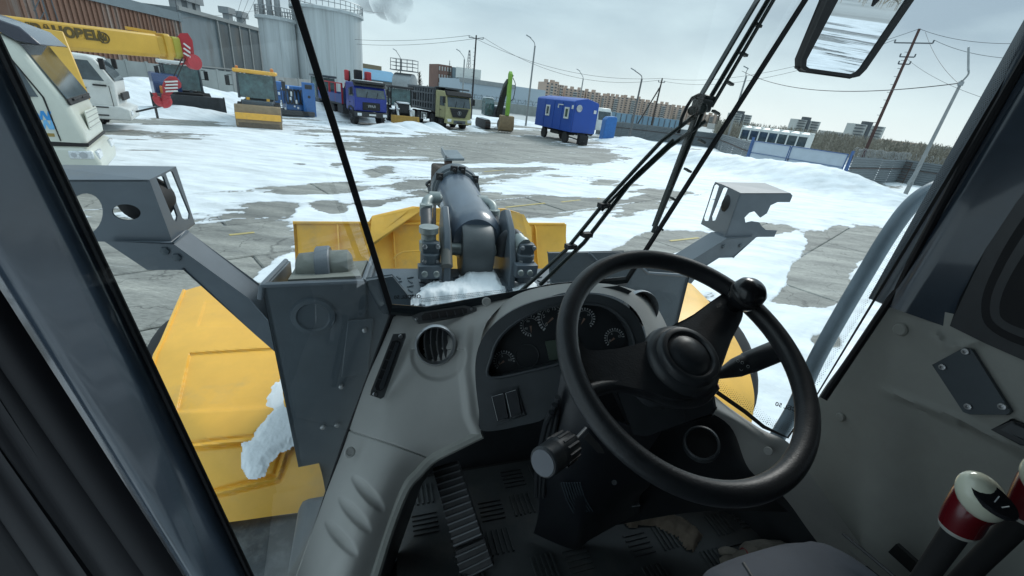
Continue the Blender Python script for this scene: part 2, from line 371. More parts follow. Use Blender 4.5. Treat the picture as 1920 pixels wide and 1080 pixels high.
    e1 = n.new("ShaderNodeTexNoise"); e1.inputs['Scale'].default_value = 3.2; e1.inputs['Detail'].default_value = 12; e1.inputs['Roughness'].default_value = .8; l.new(mp1.outputs[0], e1.inputs[0])
    ad = n.new("ShaderNodeMath"); ad.operation = 'ADD'; l.new(m1.outputs[0], ad.inputs[0]); l.new(e1.outputs[0], ad.inputs[1])
    th = n.new("ShaderNodeMapRange"); th.inputs[1].default_value = .47; th.inputs[2].default_value = .57; l.new(ad.outputs[0], th.inputs[0]); l.new(th.outputs[0], b.inputs['Alpha'])
    sl_ = n.new("ShaderNodeMapRange"); sl_.inputs[1].default_value = .46; sl_.inputs[2].default_value = .9; sl_.inputs[3].default_value = .45; sl_.inputs[4].default_value = 1; l.new(ad.outputs[0], sl_.inputs[0])
    hs = n.new("ShaderNodeHueSaturation"); l.new(r.outputs[0], hs.inputs['Color']); l.new(sl_.outputs[0], hs.inputs['Value']); l.new(hs.outputs[0], b.inputs['Base Color'])
    PS = S.copy(); PS.name = 'packed_snow'; nn_ = PS.node_tree; bb = nn_.nodes["Principled BSDF"]
    for s_ in ('Alpha', 'Base Color'):
        for lk in list(bb.inputs[s_].links): nn_.links.remove(lk)
    bb.inputs['Alpha'].default_value = 1; bb.inputs['Base Color'].default_value = (.78, .81, .83, 1)
    gt = [x for x in nn_.nodes if x.type == 'TEX_NOISE' and abs(x.inputs['Scale'].default_value - 5) < .01][0]; gt.inputs['Scale'].default_value = 30
    bq = [x for x in nn_.nodes if x.type == 'BUMP'][0]; bq.inputs['Strength'].default_value = .4; bq.inputs['Distance'].default_value = .01
    return M, S, PS
slab_m, yard_snow_m, snow_m = ground_mats()
far_ground = mat('far_ground', (.42, .44, .44), .9, ns=.02, na=.2, dirt=(.12, .11, .09), da=.3)
joint_m = mat('joint_dirt', (.05, .048, .045), .9, ns=2, na=.3)

b = MB(); R_ = [0, 20, 60, 140, 400, 1200, 4500]; n = 64; V = [(0, 0, -.05)]
for r_ in R_[1:]: V += [(r_ * math.cos(2 * math.pi * i / n), r_ * math.sin(2 * math.pi * i / n), -.05 if r_ < 200 else -.05) for i in range(n)]
Fg = [[0, 1 + i, 1 + (i + 1) % n] for i in range(n)]
for k in range(len(R_) - 2): Fg += [[1 + k * n + i, 1 + (k + 1) * n + i, 1 + (k + 1) * n + (i + 1) % n, 1 + k * n + (i + 1) % n] for i in range(n)]
b.add(V, Fg); ground = b.build('ground', far_ground, smooth=0); tag(ground, kind='structure')
ground['label'] = 'flat snowy ground of the yard and the land beyond'

GA = math.radians(46); gu = Vector((math.cos(GA), math.sin(GA), 0)); gv = Vector((math.sin(GA), -math.cos(GA), 0))
def slab_mesh(k):
    rnd = random.Random(k); lx, ly, c = 5.97 / 2, 1.97 / 2, .02; b = MB()
    base = [(-lx, -ly), (lx, -ly), (lx, ly), (-lx, ly)]
    j = lambda: rnd.uniform(-.012, .012)
    o = [(x + j(), y + j()) for x, y in base]; i_ = [(x - math.copysign(c + abs(j()), x), y - math.copysign(c + abs(j()), y)) for x, y in o]
    V = [(x, y, -.12) for x, y in o] + [(x, y, -.016) for x, y in o] + [(x, y, 0) for x, y in i_]
    Fs = [[8, 9, 10, 11]] + [[i, (i + 1) % 4, 4 + (i + 1) % 4, 4 + i] for i in range(4)] + [[4 + i, 4 + (i + 1) % 4, 8 + (i + 1) % 4, 8 + i] for i in range(4)]
    b.add(V, Fs); me = b.mesh('concrete_slab', 0); me.materials.append(slab_m); return me
SM = [slab_mesh(k) for k in range(6)]
cells = []
O0 = Z(385, 380, 0)      # a joint corner read off the photograph
for iu in range(-8, 14):
    for iv in range(-26, 26):
        off = .0 if iv % 2 else 3.0
        c = O0 + gu * (iu * 6.0 + 3.0 + off) + gv * (iv * 2.0 - 1.0)
        c.z = 0
        dist = c.length
        v = c - EYE
        if v.dot(CF) > 1 and dist < 62:
            px, py = proj(c)
            if -250 < px < 2170 and py < 1500: cells.append((dist, c)); continue
        if dist < 9: cells.append((dist, c))
cells.sort(key=lambda t: t[0])
for k, (dd, c) in enumerate(cells[:300]):
    o = bpy.data.objects.new('concrete_slab', SM[k % 6]); COL.objects.link(o); o.parent = ground
    o.location = (c.x, c.y, random.uniform(-.004, .004)); o.rotation_euler = (random.uniform(-.0012, .0012), random.uniform(-.0008, .0008), GA)
if len(cells) > 300:
    b = MB()
    for dd, c in cells[300:]:
        b.box((c.x, c.y, -.06), (5.97, 1.97, .12), GA)
    for iu in range(-16, 4):
        for iv in range(-2, 20):
            pass
    o = b.build('concrete_paving', slab_m, ground, smooth=0); o['kind'] = 'stuff'
yl = mat('road_paint_yellow', (.45, .36, .13), .7, ns=9, na=.3, dirt=(.2, .19, .15), da=.3)
for (x0, y0, x1, y1) in ((948, 389, 1022, 381), (1052, 379, 1088, 375), (1256, 452, 1310, 446), (908, 322, 946, 319), (430, 441, 477, 436), (700, 342, 740, 340), (1120, 372, 1150, 368)):
    a, c = Z(x0, y0), Z(x1, y1); a.z = c.z = .0075
    b = MB(); d = (c - a).normalized(); s_ = Vector((-d.y, d.x, 0)) * .05
    P = [a - s_, c - s_, c + s_, a + s_]; b.add(P, [[0, 1, 2, 3]]); b.build('painted_line', yl, ground, smooth=0)

# --- snow: one height field; where it dips under the slab tops the concrete shows
rng = np.random.default_rng(5)
PERM = rng.random((256, 256))
def vnoise(x, y):
    xi = np.floor(x).astype(int); yi = np.floor(y).astype(int); fx = x - xi; fy = y - yi
    fx = fx * fx * (3 - 2 * fx); fy = fy * fy * (3 - 2 * fy)
    g = lambda a, c: PERM[a & 255, c & 255]
    return (g(xi, yi) * (1 - fx) + g(xi + 1, yi) * fx) * (1 - fy) + (g(xi, yi + 1) * (1 - fx) + g(xi + 1, yi + 1) * fx) * fy
def fbm(x, y, o=5, h=.55):
    s = 0; a = 1; t = 0
    for k in range(o):
        s = s + a * vnoise(x * 2 ** k + 17.3 * k, y * 2 ** k + 5.1 * k); t += a; a *= h
    return s / t - .5
#        cx,  cy,  rx,  ry, strength  (+ snow, - bare concrete)
BLOBS = [(430, 330, 260, 62, .75), (330, 290, 180, 40, .5), (620, 440, 110, 40, .9), (640, 330, 80, 30, .5), (560, 250, 260, 22, .35), (780, 300, 90, 14, .3),
         (515, 508, 80, 34, 2.4), (1120, 440, 160, 40, 1.1), (870, 250, 50, 8, .5), (880, 235, 60, 10, .8), (1010, 352, 95, 8, 1.3), (1130, 320, 70, 10, .9), (960, 310, 120, 6, .9),
         (840, 330, 60, 10, .7), (1060, 400, 170, 14, -.2), (1225, 300, 110, 26, .9), (1380, 330, 200, 42, 1.4), (1590, 400, 170, 34, 1.3), (1440, 470, 90, 34, 1.2), (1370, 505, 90, 26, 1.2),
         (1650, 560, 120, 160, 1.1), (1420, 640, 90, 60, 1.2), (1400, 740, 140, 90, 1.0), (1180, 270, 110, 10, .8), (1050, 255, 60, 8, .2), (1180, 250, 80, 12, .8), (560, 200, 120, 18, .7), (240, 190, 110, 30, .8),
         (300, 262, 120, 14, -.7), (260, 300, 110, 16, -.1), (470, 272, 60, 6, -.7), (660, 270, 110, 7, -.7), (600, 245, 60, 5, -.6), (350, 228, 90, 6, -.6), (700, 300, 70, 6, -.6),
         (607, 350, 78, 10, -2.2), (524, 392, 30, 11, -2.0), (618, 389, 33, 11, -2.0), (697, 381, 24, 6, -1.6), (712, 322, 36, 9, -1.6), (840, 350, 90, 14, -1.0), (560, 310, 24, 4, -1.4), (630, 310, 24, 4, -1.2),
         (478, 438, 88, 42, -1.7), (330, 500, 180, 70, -2.2), (270, 600, 180, 100, -2.5), (440, 500, 60, 18, -1.4), (200, 440, 120, 60, -1.2), (200, 760, 180, 120, -1.0),
         (1000, 275, 320, 38, -.95), (1010, 385, 130, 16, -1.6), (1130, 345, 110, 10, -.8), (890, 290, 80, 20, -.5), (1230, 385, 60, 12, -1.0), (1250, 360, 90, 12, -.8), (1130, 290, 90, 10, -.5),
         (1265, 455, 98, 28, -2.4), (1590, 452, 108, 34, -2.7), (1540, 522, 84, 38, -2.3), (1395, 520, 80, 48, 1.9), (1500, 600, 170, 26, 1.0), (1700, 480, 50, 90, 1.2), (1480, 455, 26, 26, .8), (1240, 420, 120, 12, .8), (1432, 432, 58, 12, -2.2), (1480, 565, 50, 14, -1.0), (1400, 375, 60, 6, -.4), (1560, 405, 90, 5, -1.0),
         (1550, 640, 50, 22, -.9), (1460, 610, 40, 14, -1.1), (1150, 500, 60, 20, -.3), (1180, 470, 40, 12, -.8)]
def snow_height(X, Y):
    dx, dy, dz = X, Y, -EZ
    dep = dx * CF.x + dy * CF.y + dz * CF.z
    ok = dep > .8; dd = np.where(ok, dep, 1)
    px = 960 + FOC * (dx * CR.x + dy * CR.y + dz * CR.z) / dd; py = 540 - FOC * (dx * CU.x + dy * CU.y + dz * CU.z) / dd
    U = X * math.cos(GA) + Y * math.sin(GA); V = X * math.sin(GA) - Y * math.cos(GA)
    base = np.where(ok, .14, .12) + 0 * X
    wx = fbm(U * .22, V * .5) * 60 * np.clip(30 / (np.hypot(X, Y) + 8), .3, 1); wy = fbm(U * .3 + 50, V * .7 + 9) * 22 * np.clip(20 / (np.hypot(X, Y) + 8), .25, 1)
    for cx, cy, rx, ry, s in BLOBS:
        q = ((px + wx - cx) / rx) ** 2 + ((py + wy - cy) / ry) ** 2
        base = base + np.where(ok, s * np.exp(-q * 1.1), 0)
    nA = fbm(U * .13, V * .6, 6, .62) * 2.4 + fbm(U * .7 + 31, V * 1.9 + 7, 6, .66) * 1.5
    f = base + nA
    h = .02 + np.clip(f, -1.2, 1.6) * .05
    h = np.where(f > 0, .004 + np.clip(f, 0, 2.5) * .035 + np.clip(f - .2, 0, 1) * .01 * fbm(X * 2, Y * 2), f * .05 - .002)
    # snow caught in the slab joints
    vj = np.abs(((V - (O0.x * math.sin(GA) - O0.y * math.cos(GA))) / 2.0 + .5) % 1 - .5) * 2
    h = np.where((vj < .05) & (fbm(U * .25, V * .3 + 40, 3) > .02) & (h < .003), .0065 + .004 * fbm(U * 3, V * 3), h)
    # ploughed banks (x, y, radius, height)
    for bx, by, br, bh, asp, an in BANKS:
        ca, sa = math.cos(an), math.sin(an); ux = (X - bx) * ca + (Y - by) * sa; uy = -(X - bx) * sa + (Y - by) * ca
        q = np.sqrt((ux / (br * asp)) ** 2 + (uy / br) ** 2)
        k = np.clip(1 - q, 0, 1); k = k * k * (3 - 2 * k)
        h = h + bh * k * (1 + .55 * fbm(X * .45 + bx, Y * .45, 4)) + k * .05 * fbm(X * 2.2, Y * 2.2, 4)
    return h
BANKS = []
def bank(px, py, z, br, bh, asp=1, an=0, back=0):
    p = Z(px, py, z); BANKS.append((p.x, p.y, br, bh, asp, an))
FE = math.radians(-40)
bank(1440, 324, .45, 4.2, .88, 1.8, math.radians(-25))
bank(1310, 290, .8, 4.2, 1.0, 1.9, math.radians(-40))
bank(1575, 350, .4, 4.0, .92, 1.8, math.radians(-20))
bank(1210, 268, .5, 3.2, .75, 2.6, math.radians(-55))
bank(1190, 262, .5, 2.4, .6, 1.6, math.radians(-50))
bank(600, 200, .5, 4.0, .9, 2.0, math.radians(50))
bank(560, 178, .9, 4.0, 1.0, 3.0, math.radians(60))
bank(350, 205, .4, 2.2, .55, 2.2, math.radians(30))
bank(250, 160, 1.0, 4, 1.0, 2.5, math.radians(80))
bank(300, 150, 1.0, 4, 1.2, 2.5, math.radians(80))
bank(430, 180, .8, 3.6, 1.0, 2.5, math.radians(80))
bank(770, 232, .4, 1.6, .55, 2.0, math.radians(10))
bank(735, 238, .2, 1.4, .45, 2.0, math.radians(-30))
bank(812, 236, .3, 1.4, .62, 1.3, 0)
bank(980, 225, .6, 3.5, .6, 2, 0)
bank(885, 238, .3, 1.2, .3, 1.5, 0)
bank(640, 215, .3, 3.0, .5, 2.0, math.radians(40))
rad = np.concatenate([np.linspace(.0, 2.2, 10), 2.2 * (75 / 2.2) ** np.linspace(0, 1, 520)[1:]])
azs = np.radians(np.concatenate([np.linspace(-62, 58, 760), np.linspace(58, 298, 130)[1:-1]]))
RR, AA = np.meshgrid(rad, azs, indexing='ij')
X = RR * np.sin(AA); Y = RR * np.cos(AA); Hh = snow_height(X, Y)
fade = np.clip((RR - 62) / 10, 0, 1); Hh = np.where(fade > 0, np.maximum(Hh, .03 * fade), Hh)
nr, na_ = RR.shape
idx = np.arange(nr * na_).reshape(nr, na_)
q = np.stack([idx[:-1, :], idx[1:, :], np.roll(idx, -1, 1)[1:, :], np.roll(idx, -1, 1)[:-1, :]], -1).reshape(-1, 4)
hf = Hh.reshape(-1); keep = (hf[q].max(1) > -.035); q = q[keep]
used = np.unique(q); remap = -np.ones(nr * na_, int); remap[used] = np.arange(len(used)); q = remap[q]
co = np.stack([X.reshape(-1), Y.reshape(-1), hf], -1)[used]
me = bpy.data.meshes.new('snow_cover'); me.vertices.add(len(co)); me.vertices.foreach_set('co', co.astype(np.float32).ravel())
me.loops.add(q.size); me.loops.foreach_set('vertex_index', q.astype(np.int32).ravel()); me.polygons.add(len(q))
me.polygons.foreach_set('loop_start', np.arange(0, q.size, 4, dtype=np.int32)); me.update(calc_edges=True); at_ = me.attributes.new('thick', 'FLOAT', 'POINT'); at_.data.foreach_set('value', co[:, 2].astype(np.float32)); me.validate(); me.shade_smooth(); me.materials.append(yard_snow_m)
sn = bpy.data.objects.new('snow_cover', me); COL.objects.link(sn); tag(sn, 'patchy wind-blown snow and ploughed banks lying over the concrete yard', 'snow', kind='stuff')
def snow_at(x, y): return float(snow_height(np.array([x]), np.array([y]))[0])
# ------------------------------------------------------------------ buildings and far background
def H2(p): return Vector((p.x, p.y, 0))
conc = mat('weathered_concrete', (.23, .24, .235), .85, ns=1.2, na=.18, dirt=(.13, .12, .10), da=.14, stretch=(1, 1, .25))
conc_f = mat('fence_concrete', (.30, .32, .31), .85, ns=.8, na=.14, dirt=(.16, .15, .13), da=.12, stretch=(1, 1, .4))
silo_m = mat('silo_concrete', (.46, .50, .51), .8, ns=.9, na=.13, dirt=(.22, .23, .23), da=.2, stretch=(1.5, 1.5, .06))
clad_rust = mat('rusty_cladding', (.33, .34, .32), .75, ns=.5, na=.1, dirt=(.17, .09, .06), da=.85, stretch=(1.2, 1.2, .10))
clad_band = mat('cladding_band', (.15, .19, .21), .7, ns=1, na=.1)
bluewall = mat('factory_wall_bluish', (.20, .24, .26), .8, ns=.7, na=.15, dirt=(.12, .12, .11), da=.2, stretch=(1, 1, .2))
darkglz = mat('factory_glazing', (.085, .105, .115), .45, ns=.6, na=.3, dirt=(.14, .12, .10), da=.25, stretch=(1, 1, .3))
mull = mat('pale_mullion', (.28, .30, .30), .7)
galv = mat('galvanised_metal', (.30, .32, .33), .45, .5, ns=2, na=.12)
rail_m = mat('dark_rail', (.09, .10, .11), .6)
brick_m = mat('orange_brick', (.50, .38, .31), .85, ns=.08, na=.1, dirt=(.42, .33, .27), da=.15)
brick_d = mat('dark_brick', (.19, .11, .09), .85, ns=.3, na=.2)
paneltower = mat('pale_panel', (.55, .56, .54), .85, ns=.1, na=.06)
window_d = mat('window_dark', (.07, .085, .10), .3)
loggia = mat('pale_loggia', (.45, .44, .42), .7)
corr = mat('corrugated_grey', (.155, .175, .185), .55, .15, ns=.9, na=.14, dirt=(.10, .09, .08), da=.16)
postm = mat('rusty_post', (.09, .06, .05), .8, ns=4, na=.3)
wood_p = mat('pole_wood', (.055, .045, .04), .85, ns=6, na=.3)
pole_c = mat('pole_concrete', (.24, .25, .25), .8, ns=3, na=.15)
pole_d = mat('pole_dark_concrete', (.13, .13, .13), .8, ns=3, na=.15)
cable_m = mat('black_cable', (.03, .03, .035), .6)
blueroof = mat('blue_roof', (.10, .27, .42), .6, ns=.5, na=.1)
ochre = mat('ochre_wall', (.25, .21, .14), .85, ns=.3, na=.12)
hall_m = mat('pale_blue_hall', (.40, .47, .53), .7, ns=.1, na=.05)
bark = mat('bark_grey', (.09, .08, .07), .9)
needles = mat('needle_dark', (.045, .055, .04), .9)
trees_m = mat('far_thicket', (.26, .24, .20), .95, ns=.35, na=.45, dirt=(.14, .145, .11), da=.3, stretch=(1, 1, .15))

def wall_between(name, label, cat, A, B, h, thick, m, group=None, z0=0):
    A, B = H2(A), H2(B); d = (B - A); ln = d.length; d.normalize(); n = Vector((d.y, -d.x, 0))
    if n.dot(A) < 0: n = -n
    r = root(name, (A.x, A.y, z0), math.atan2(d.y, d.x), label, cat, group)
    return r, ln, 1 if Vector((-d.y, d.x, 0)).dot(A) > 0 else -1      # +1: local +y points away from the camera

# concrete panel fence on the left
pts = [Z(150, 104, 2.35), Z(435, 135, 2.35), Z(770, 169, 2.35)]
def panel_fence(A, B, n, h, label, m, posts=True, rail=False):
    r, ln, s = wall_between('concrete_fence', label, 'fence', A, B, h, .15, m)
    k = ln / n; b = MB(); b.box((k / 2, s * .07, h / 2), (k - .14, .14, h)); me = None
    for i in range(n):
        if me is None: o = b.build('fence_panel', m, r, bevel=0, smooth=0); me = o.data
        else: o = bpy.data.objects.new('fence_panel', me); COL.objects.link(o); o.parent = r; o.location = (i * k, 0, random.uniform(-.03, .03))
    b = MB(); b.box((0, s * .07, h / 2 + .05), (.2, .26, h + .1)); pm = b.mesh('fence_post', 0); pm.materials.append(m)
    for i in range(n + 1): o = bpy.data.objects.new('fence_post', pm); COL.objects.link(o); o.parent = r; o.location = (i * k, 0, 0)
    return r, ln, s
panel_fence(pts[0], pts[1], 8, 2.35, 'grey concrete panel fence behind the snow bank at the foot of the factory', conc_f)
panel_fence(pts[1], pts[2], 9, 2.35, 'concrete fence running from the silos to the blue truck', conc)
A, B = Z(890, 185, 2.1), Z(1012, 200, 2.1)
A0 = Z(770, 171, 2.1)
r, ln, s = panel_fence(A0, Z(1125, 215, 2.1), 26, 2.1, 'long concrete slab fence topped with barbed wire behind the excavator', conc_f)
def coil(b, x0, x1, z, y, R_=.35, step=.45, n=10, r0=.018, rnd=random):
    x = x0
    while x < x1:
        q = R_ * rnd.uniform(.75, 1.15); P = [(x + step * j / n, y + math.cos(2 * math.pi * j / n) * q * .5, z + math.sin(2 * math.pi * j / n) * q) for j in range(n + 1)]
        b.tube(P, r0, 3, caps=False); x += step
b = MB(); coil(b, 0, ln, 2.75, s * .07, .5, 1.3, 8, .035)
for zz in (2.4, 3.0): b.bar((0, s * .07, zz), (ln, s * .07, zz), .04, .04)
for i in range(27): b.bar((i * ln / 26, s * .07, 2), (i * ln / 26, s * .07, 3.2), .08, .08)
b.build('barbed_wire', rail_m, r, smooth=0)

# factory
def building(name, label, A, B, h, depth, m, extra=None, cat='building'):
    r, ln, s = wall_between(name, label, cat, A, B, h, depth, m)
    b = MB(); b.box((ln / 2, s * depth / 2, h / 2), (ln, depth, h)); b.build('wall', m, r, smooth=0)
    return r, ln, s
A, B = AT(60, 90, 62), AT(352, 110, 78)
r, ln, s = building('factory_hall', 'tall factory hall clad in rust-streaked ribbed sheeting', A, B, 8.2, 22, clad_rust)
b = MB()
for i in range(int(ln / .6)): b.box((i * .6 + .3, -s * .05, 4.0), (.24, .1, 7.6))
b.build('cladding_rib', clad_rust, r, smooth=0)['kind'] = 'stuff'
b = MB(); b.box((ln / 2, -s * .09, 7.95), (ln + .1, .3, 1.0)); b.build('roof_band', clad_band, r, smooth=0)
b = MB(); b.cyl((ln - .6, -s * .2, 0), (ln - .6, -s * .2, 12), .06, 6); b.build('downpipe', rail_m, r)
A, B = AT(352, 118, 80), AT(506, 130, 98)
r, ln, s = building('factory_annex', 'bluish grey factory annex with dark glazing beside the silos', A, B, 9.2, 20, bluewall)
b = MB(); b.box((ln / 2, -s * .12, 9.15), (ln + .3, .4, .5)); b.build('cornice', mull, r, smooth=0)
npn = 5; x0 = ln * .36
for i in range(npn):
    wd = (ln - x0) / npn; b = MB(); b.box((x0 + wd * (i + .5), -s * .06, 4.4), (wd * .9, .12, 8.2)); g_ = b.build('glazing_panel', darkglz, r, smooth=0)
for i in range(npn + 1):
    b = MB(); b.box((x0 + wd * i, -s * .14, 4.5), (.22, .2, 9)); b.build('mullion', mull, r, smooth=0)
b = MB(); b.box((ln / 2, -s * .2, 2.4), (ln, .2, .18)); b.build('ledge', mull, r, smooth=0)
for fx in (.12, .22, .30, .66, .83):
    b = MB(); b.box((fx * ln, s * 2, 9.9), (1.0, 1.0, 1.2)); b.box((fx * ln, s * 2, 10.9), (1.9, 1.6, .9)); b.build('roof_vent', galv, r, smooth=0)

def silo(px0, px1, py, dist, h, label):
    a0 = math.atan2(ray(px0, py).x, ray(px0, py).y); a1 = math.atan2(ray(px1, py).x, ray(px1, py).y)
    am, hw = (a0 + a1) / 2, (a1 - a0) / 2; R1 = dist * math.sin(hw); c = (dist * math.sin(am), dist * math.cos(am), 0)
    r = root('silo', c, 0, label, 'silo', 'concrete silos'); b = MB(); b.cyl((0, 0, 0), (0, 0, h), R1, 64); b.build('shell', silo_m, r, 40)
    b = MB(); b.lathe([(R1 + .05, h - .5), (R1 + .35, h - .45), (R1 + .35, h - .1), (R1 + .05, h)], (0, 0, 0), (0, 0, 1), 64); b.build('rim', silo_m, r)
    b = MB(); n = 40
    for zz in (h + .6, h + 1.15): b.tube([((R1 + .25) * math.cos(2 * math.pi * i / n), (R1 + .25) * math.sin(2 * math.pi * i / n), zz) for i in range(n)], .05, 5, closed=True)
    for i in range(n): b.bar(((R1 + .25) * math.cos(2 * math.pi * i / n), (R1 + .25) * math.sin(2 * math.pi * i / n), h), ((R1 + .25) * math.cos(2 * math.pi * i / n), (R1 + .25) * math.sin(2 * math.pi * i / n), h + 1.15), .07, .07)
    b.build('railing', galv, r)
    b = MB(); 
    for i in range(0, 64, 9):
        a = 2 * math.pi * i / 64; b.box((R1 * math.cos(a), R1 * math.sin(a), h / 2), (.02, .03, h - .8), a)
    b.build('panel_seam', conc, r, smooth=0)
    return r, R1
sr1, R1 = silo(552, 679, 80, 84, 12.5, 'broad pale concrete silo with a railed rim, right of its twin')
sr2, R2 = silo(488, 556, 80, 82, 10.2, 'narrower concrete silo with roof pipes beside the factory annex')
b = MB()
for dx in (-1.2, 0, 1.2): b.cyl((dx, -1.5, 10), (dx, -1.5, 13.5), .4, 14)
b.build('roof_pipe', galv, sr2)
b = MB()
P0 = AT(684, 12, 84) ; 

# smoke puff in the sky, upper left
sm = bpy.data.materials.new('smoke_plume'); sm.use_nodes = True; n = sm.node_tree.nodes; l = sm.node_tree.links; n.clear()
o_ = n.new("ShaderNodeOutputMaterial"); pv = n.new("ShaderNodeVolumePrincipled"); pv.inputs['Color'].default_value = (.72, .80, .86, 1)
t_ = n.new("ShaderNodeTexCoord"); z_ = n.new("ShaderNodeTexNoise"); z_.inputs['Scale'].default_value = .06; z_.inputs['Detail'].default_value = 6; l.new(t_.outputs['Object'], z_.inputs[0])
q_ = n.new("ShaderNodeMapRange"); q_.inputs[1].default_value = .42; q_.inputs[2].default_value = .62; q_.inputs[4].default_value = .09; l.new(z_.outputs[0], q_.inputs[0])
l.new(q_.outputs[0], pv.inputs['Density']); l.new(pv.outputs[0], o_.inputs[1])
c = AT(725, 12, 380); b = MB()
rn = random.Random(3)
for (dx, dz, s_) in ((-14, 10, 16), (0, 4, 13), (7, -2, 9), (2, 12, 16), (12, 3, 8), (-24, 18, 16)):
    pr = [(s_ * math.sin(math.pi * i / 10), -s_ * math.cos(math.pi * i / 10)) for i in range(11)]
    b.lathe(pr, (dx, 0, dz), (0, 0, 1), 18)
smk = b.build('smoke_plume', sm, None); smk.location = c; tag(smk, 'pale smoke puff drifting in the sky right of the silos', 'smoke', kind='stuff')

# small buildings between silos and towers
r, ln, s = building('ochre_building', 'small ochre flat-roofed building right of the big silo', AT(676, 165, 100), AT(716, 165, 104), 6.3, 8, ochre)
r, ln, s = building('blue_roofed_shed', 'long low shed with a light blue roof behind the blue truck', AT(676, 168, 86), AT(752, 172, 90), 3.4, 8, conc)
b = MB(); b.prism([(-.3, -s * .4, 3.4), (ln + .3, -s * .4, 3.4), (ln + .3, s * 4, 5.1), (-.3, s * 4, 5.1)], (0, 0, .12)); b.build('roof', blueroof, r, smooth=0)
p = AT(758, 165, 78); r = root('fuel_tank', (p.x, p.y, 0), math.radians(-10), 'galvanised storage tank under a railed platform behind the grey loader', 'tank')
b = MB(); b.lathe([(.2, -.25), (1.3, -.1), (1.55, 0), (1.55, 3.0), (1.3, 3.1), (.2, 3.2)], (-1.4, 0, 3.4), (1, 0, 0), 24); b.build('tank_shell', galv, r)
b = MB(); b.box((0, 0, 5.3), (4.0, 2.2, .12))
for x in (-1.9, -.95, 0, .95, 1.9):
    for y in (-1, 1): b.bar((x, y, 5.3), (x, y, 6.9), .07, .07)
for zz in (5.9, 6.4, 6.9):
    for y in (-1, 1): b.bar((-1.95, y, zz), (1.95, y, zz), .06, .06)
    for x in (-1.9, 1.9): b.bar((x, -1, zz), (x, 1, zz), .06, .06)
b.build('platform', rail_m, r, smooth=0)
b = MB()
for x in (-1.2, 1.2): b.box((x, 0, 1.2), (.3, 1.6, 2.4))
b.build('cradle', conc, r, smooth=0)

def facade(r, ln, s, h, rows, cols, wm, frm, y=0.05, wf=.45, hf=.5, z0=1.2, name='window'):
    b = MB(); n_ = 0
    for i in range(cols):
        for j in range(rows):
            b.box(((i + .5) * ln / cols, -s * y, z0 + (j + .5) * (h - z0) / rows), (ln / cols * wf, .2, (h - z0) / rows * hf))
    o = b.build(name, wm, r, smooth=0); return o
A, B = AT(820, 172, 170), AT(845, 175, 172)
r, ln, s = building('brick_block', 'dark red brick block with a painted grey end behind the bare trees', A, B, 11.5, 9, brick_d); facade(r, ln, s, 11.5, 4, 5, loggia, None)
b = MB(); b.box((ln + 1.9, s * 2, 5.6), (3.8, 6, 11.2)); b.build('end_wall', clad_band, r, smooth=0)
A, B = AT(862, 175, 150), AT(1020, 195, 165)
r, ln, s = building('warehouse_hall', 'long pale blue warehouse hall behind the excavator boom', A, B, 7.2, 20, hall_m)
b = MB(); b.box((ln * .3, -s * .1, 6.9), (ln * .62, .4, 1.3)); b.build('fascia', galv, r, smooth=0)
p = AT(878, 150, 152); r2 = root('roof_kiosk', (p.x, p.y, 0), .2, 'small white rooftop penthouse carrying a lattice mast', 'building'); b = MB(); b.box((0, 3, 9), (8, 5, 3)); b.box((0, 3, 4), (6, 4, 8)); b.build('wall', whitep, r2, smooth=0)
b = MB()
for i in range(6):
    z0 = 10.5 + i * .9; w0 = .8 - i * .1
    for a in range(4):
        t0, t1 = a * math.pi / 2, (a + 1) * math.pi / 2
        b.bar((w0 * math.cos(t0), 3 + w0 * math.sin(t0), z0), ((w0 - .1) * math.cos(t0), 3 + (w0 - .1) * math.sin(t0), z0 + .9), .1, .1)
        b.bar((w0 * math.cos(t0), 3 + w0 * math.sin(t0), z0), ((w0 - .1) * math.cos(t1), 3 + (w0 - .1) * math.sin(t1), z0 + .9), .06, .06)
b.build('mast', rail_m, r2, smooth=0)

# brick apartment blocks: a stepped row of sections, each a building
rn = random.Random(11)
secs = [(1024, 1047, 153), (1045, 1058, 158), (1060, 1098, 165), (1100, 1124, 171), (1122, 1140, 178), (1140, 1172, 179), (1172, 1205, 182), (1205, 1228, 190), (1228, 1262, 193), (1262, 1290, 200), (1290, 1320, 208), (1320, 1350, 214)]
sides = ['leftmost tall section with a notched parapet', 'narrow low link beside the leftmost tall section', 'broad third section', 'fourth section', 'short link above the middle of the blue wagon', 'section just right of the blue wagon roof',
         'section above the white truck cab', 'low link left of the wiper pivot', 'section behind the guyed pole', 'section right of the guyed pole', 'section beside the wiper pivot', 'rightmost low section half hidden by the wiper']
for k, (x0, x1, yt) in enumerate(secs):
    D_ = 330 + k * 7; A, B = AT(x0, yt, D_), AT(x1, yt + (x1 - x0) * .12, D_ + 4); h = A.z
    r, ln, s = building('apartment_block', 'orange brick apartment block, ' + sides[k], A, B, h, 14, brick_m); r['group'] = 'brick apartment blocks on the skyline'
    rows = 8; cols = max(3, int(ln / 3.1)); facade(r, ln, s, h, rows, cols, window_d, None, y=.1, wf=.42, hf=.42, z0=1)
    b = MB(); b.box((ln * .5, -s * .5, h * .46), (ln * .2, 1.0, h * .84)); lo = b.build('loggia_stack', loggia, r, smooth=0)
    b = MB()
    for j in range(rows): b.box((ln * .5, -s * 1.05, (j + .75) * h * .84 / rows), (ln * .17, .2, h * .03 + .3))
    b.build('loggia_window', window_d, r, smooth=0)
    b = MB(); x = .8
    while x < ln - 1: b.box((x, s * 2, h + .8), (rn.uniform(1.6, 2.6), 3, 1.7)); x += rn.uniform(3.5, 6)
    b.build('parapet_block', brick_m, r, smooth=0)
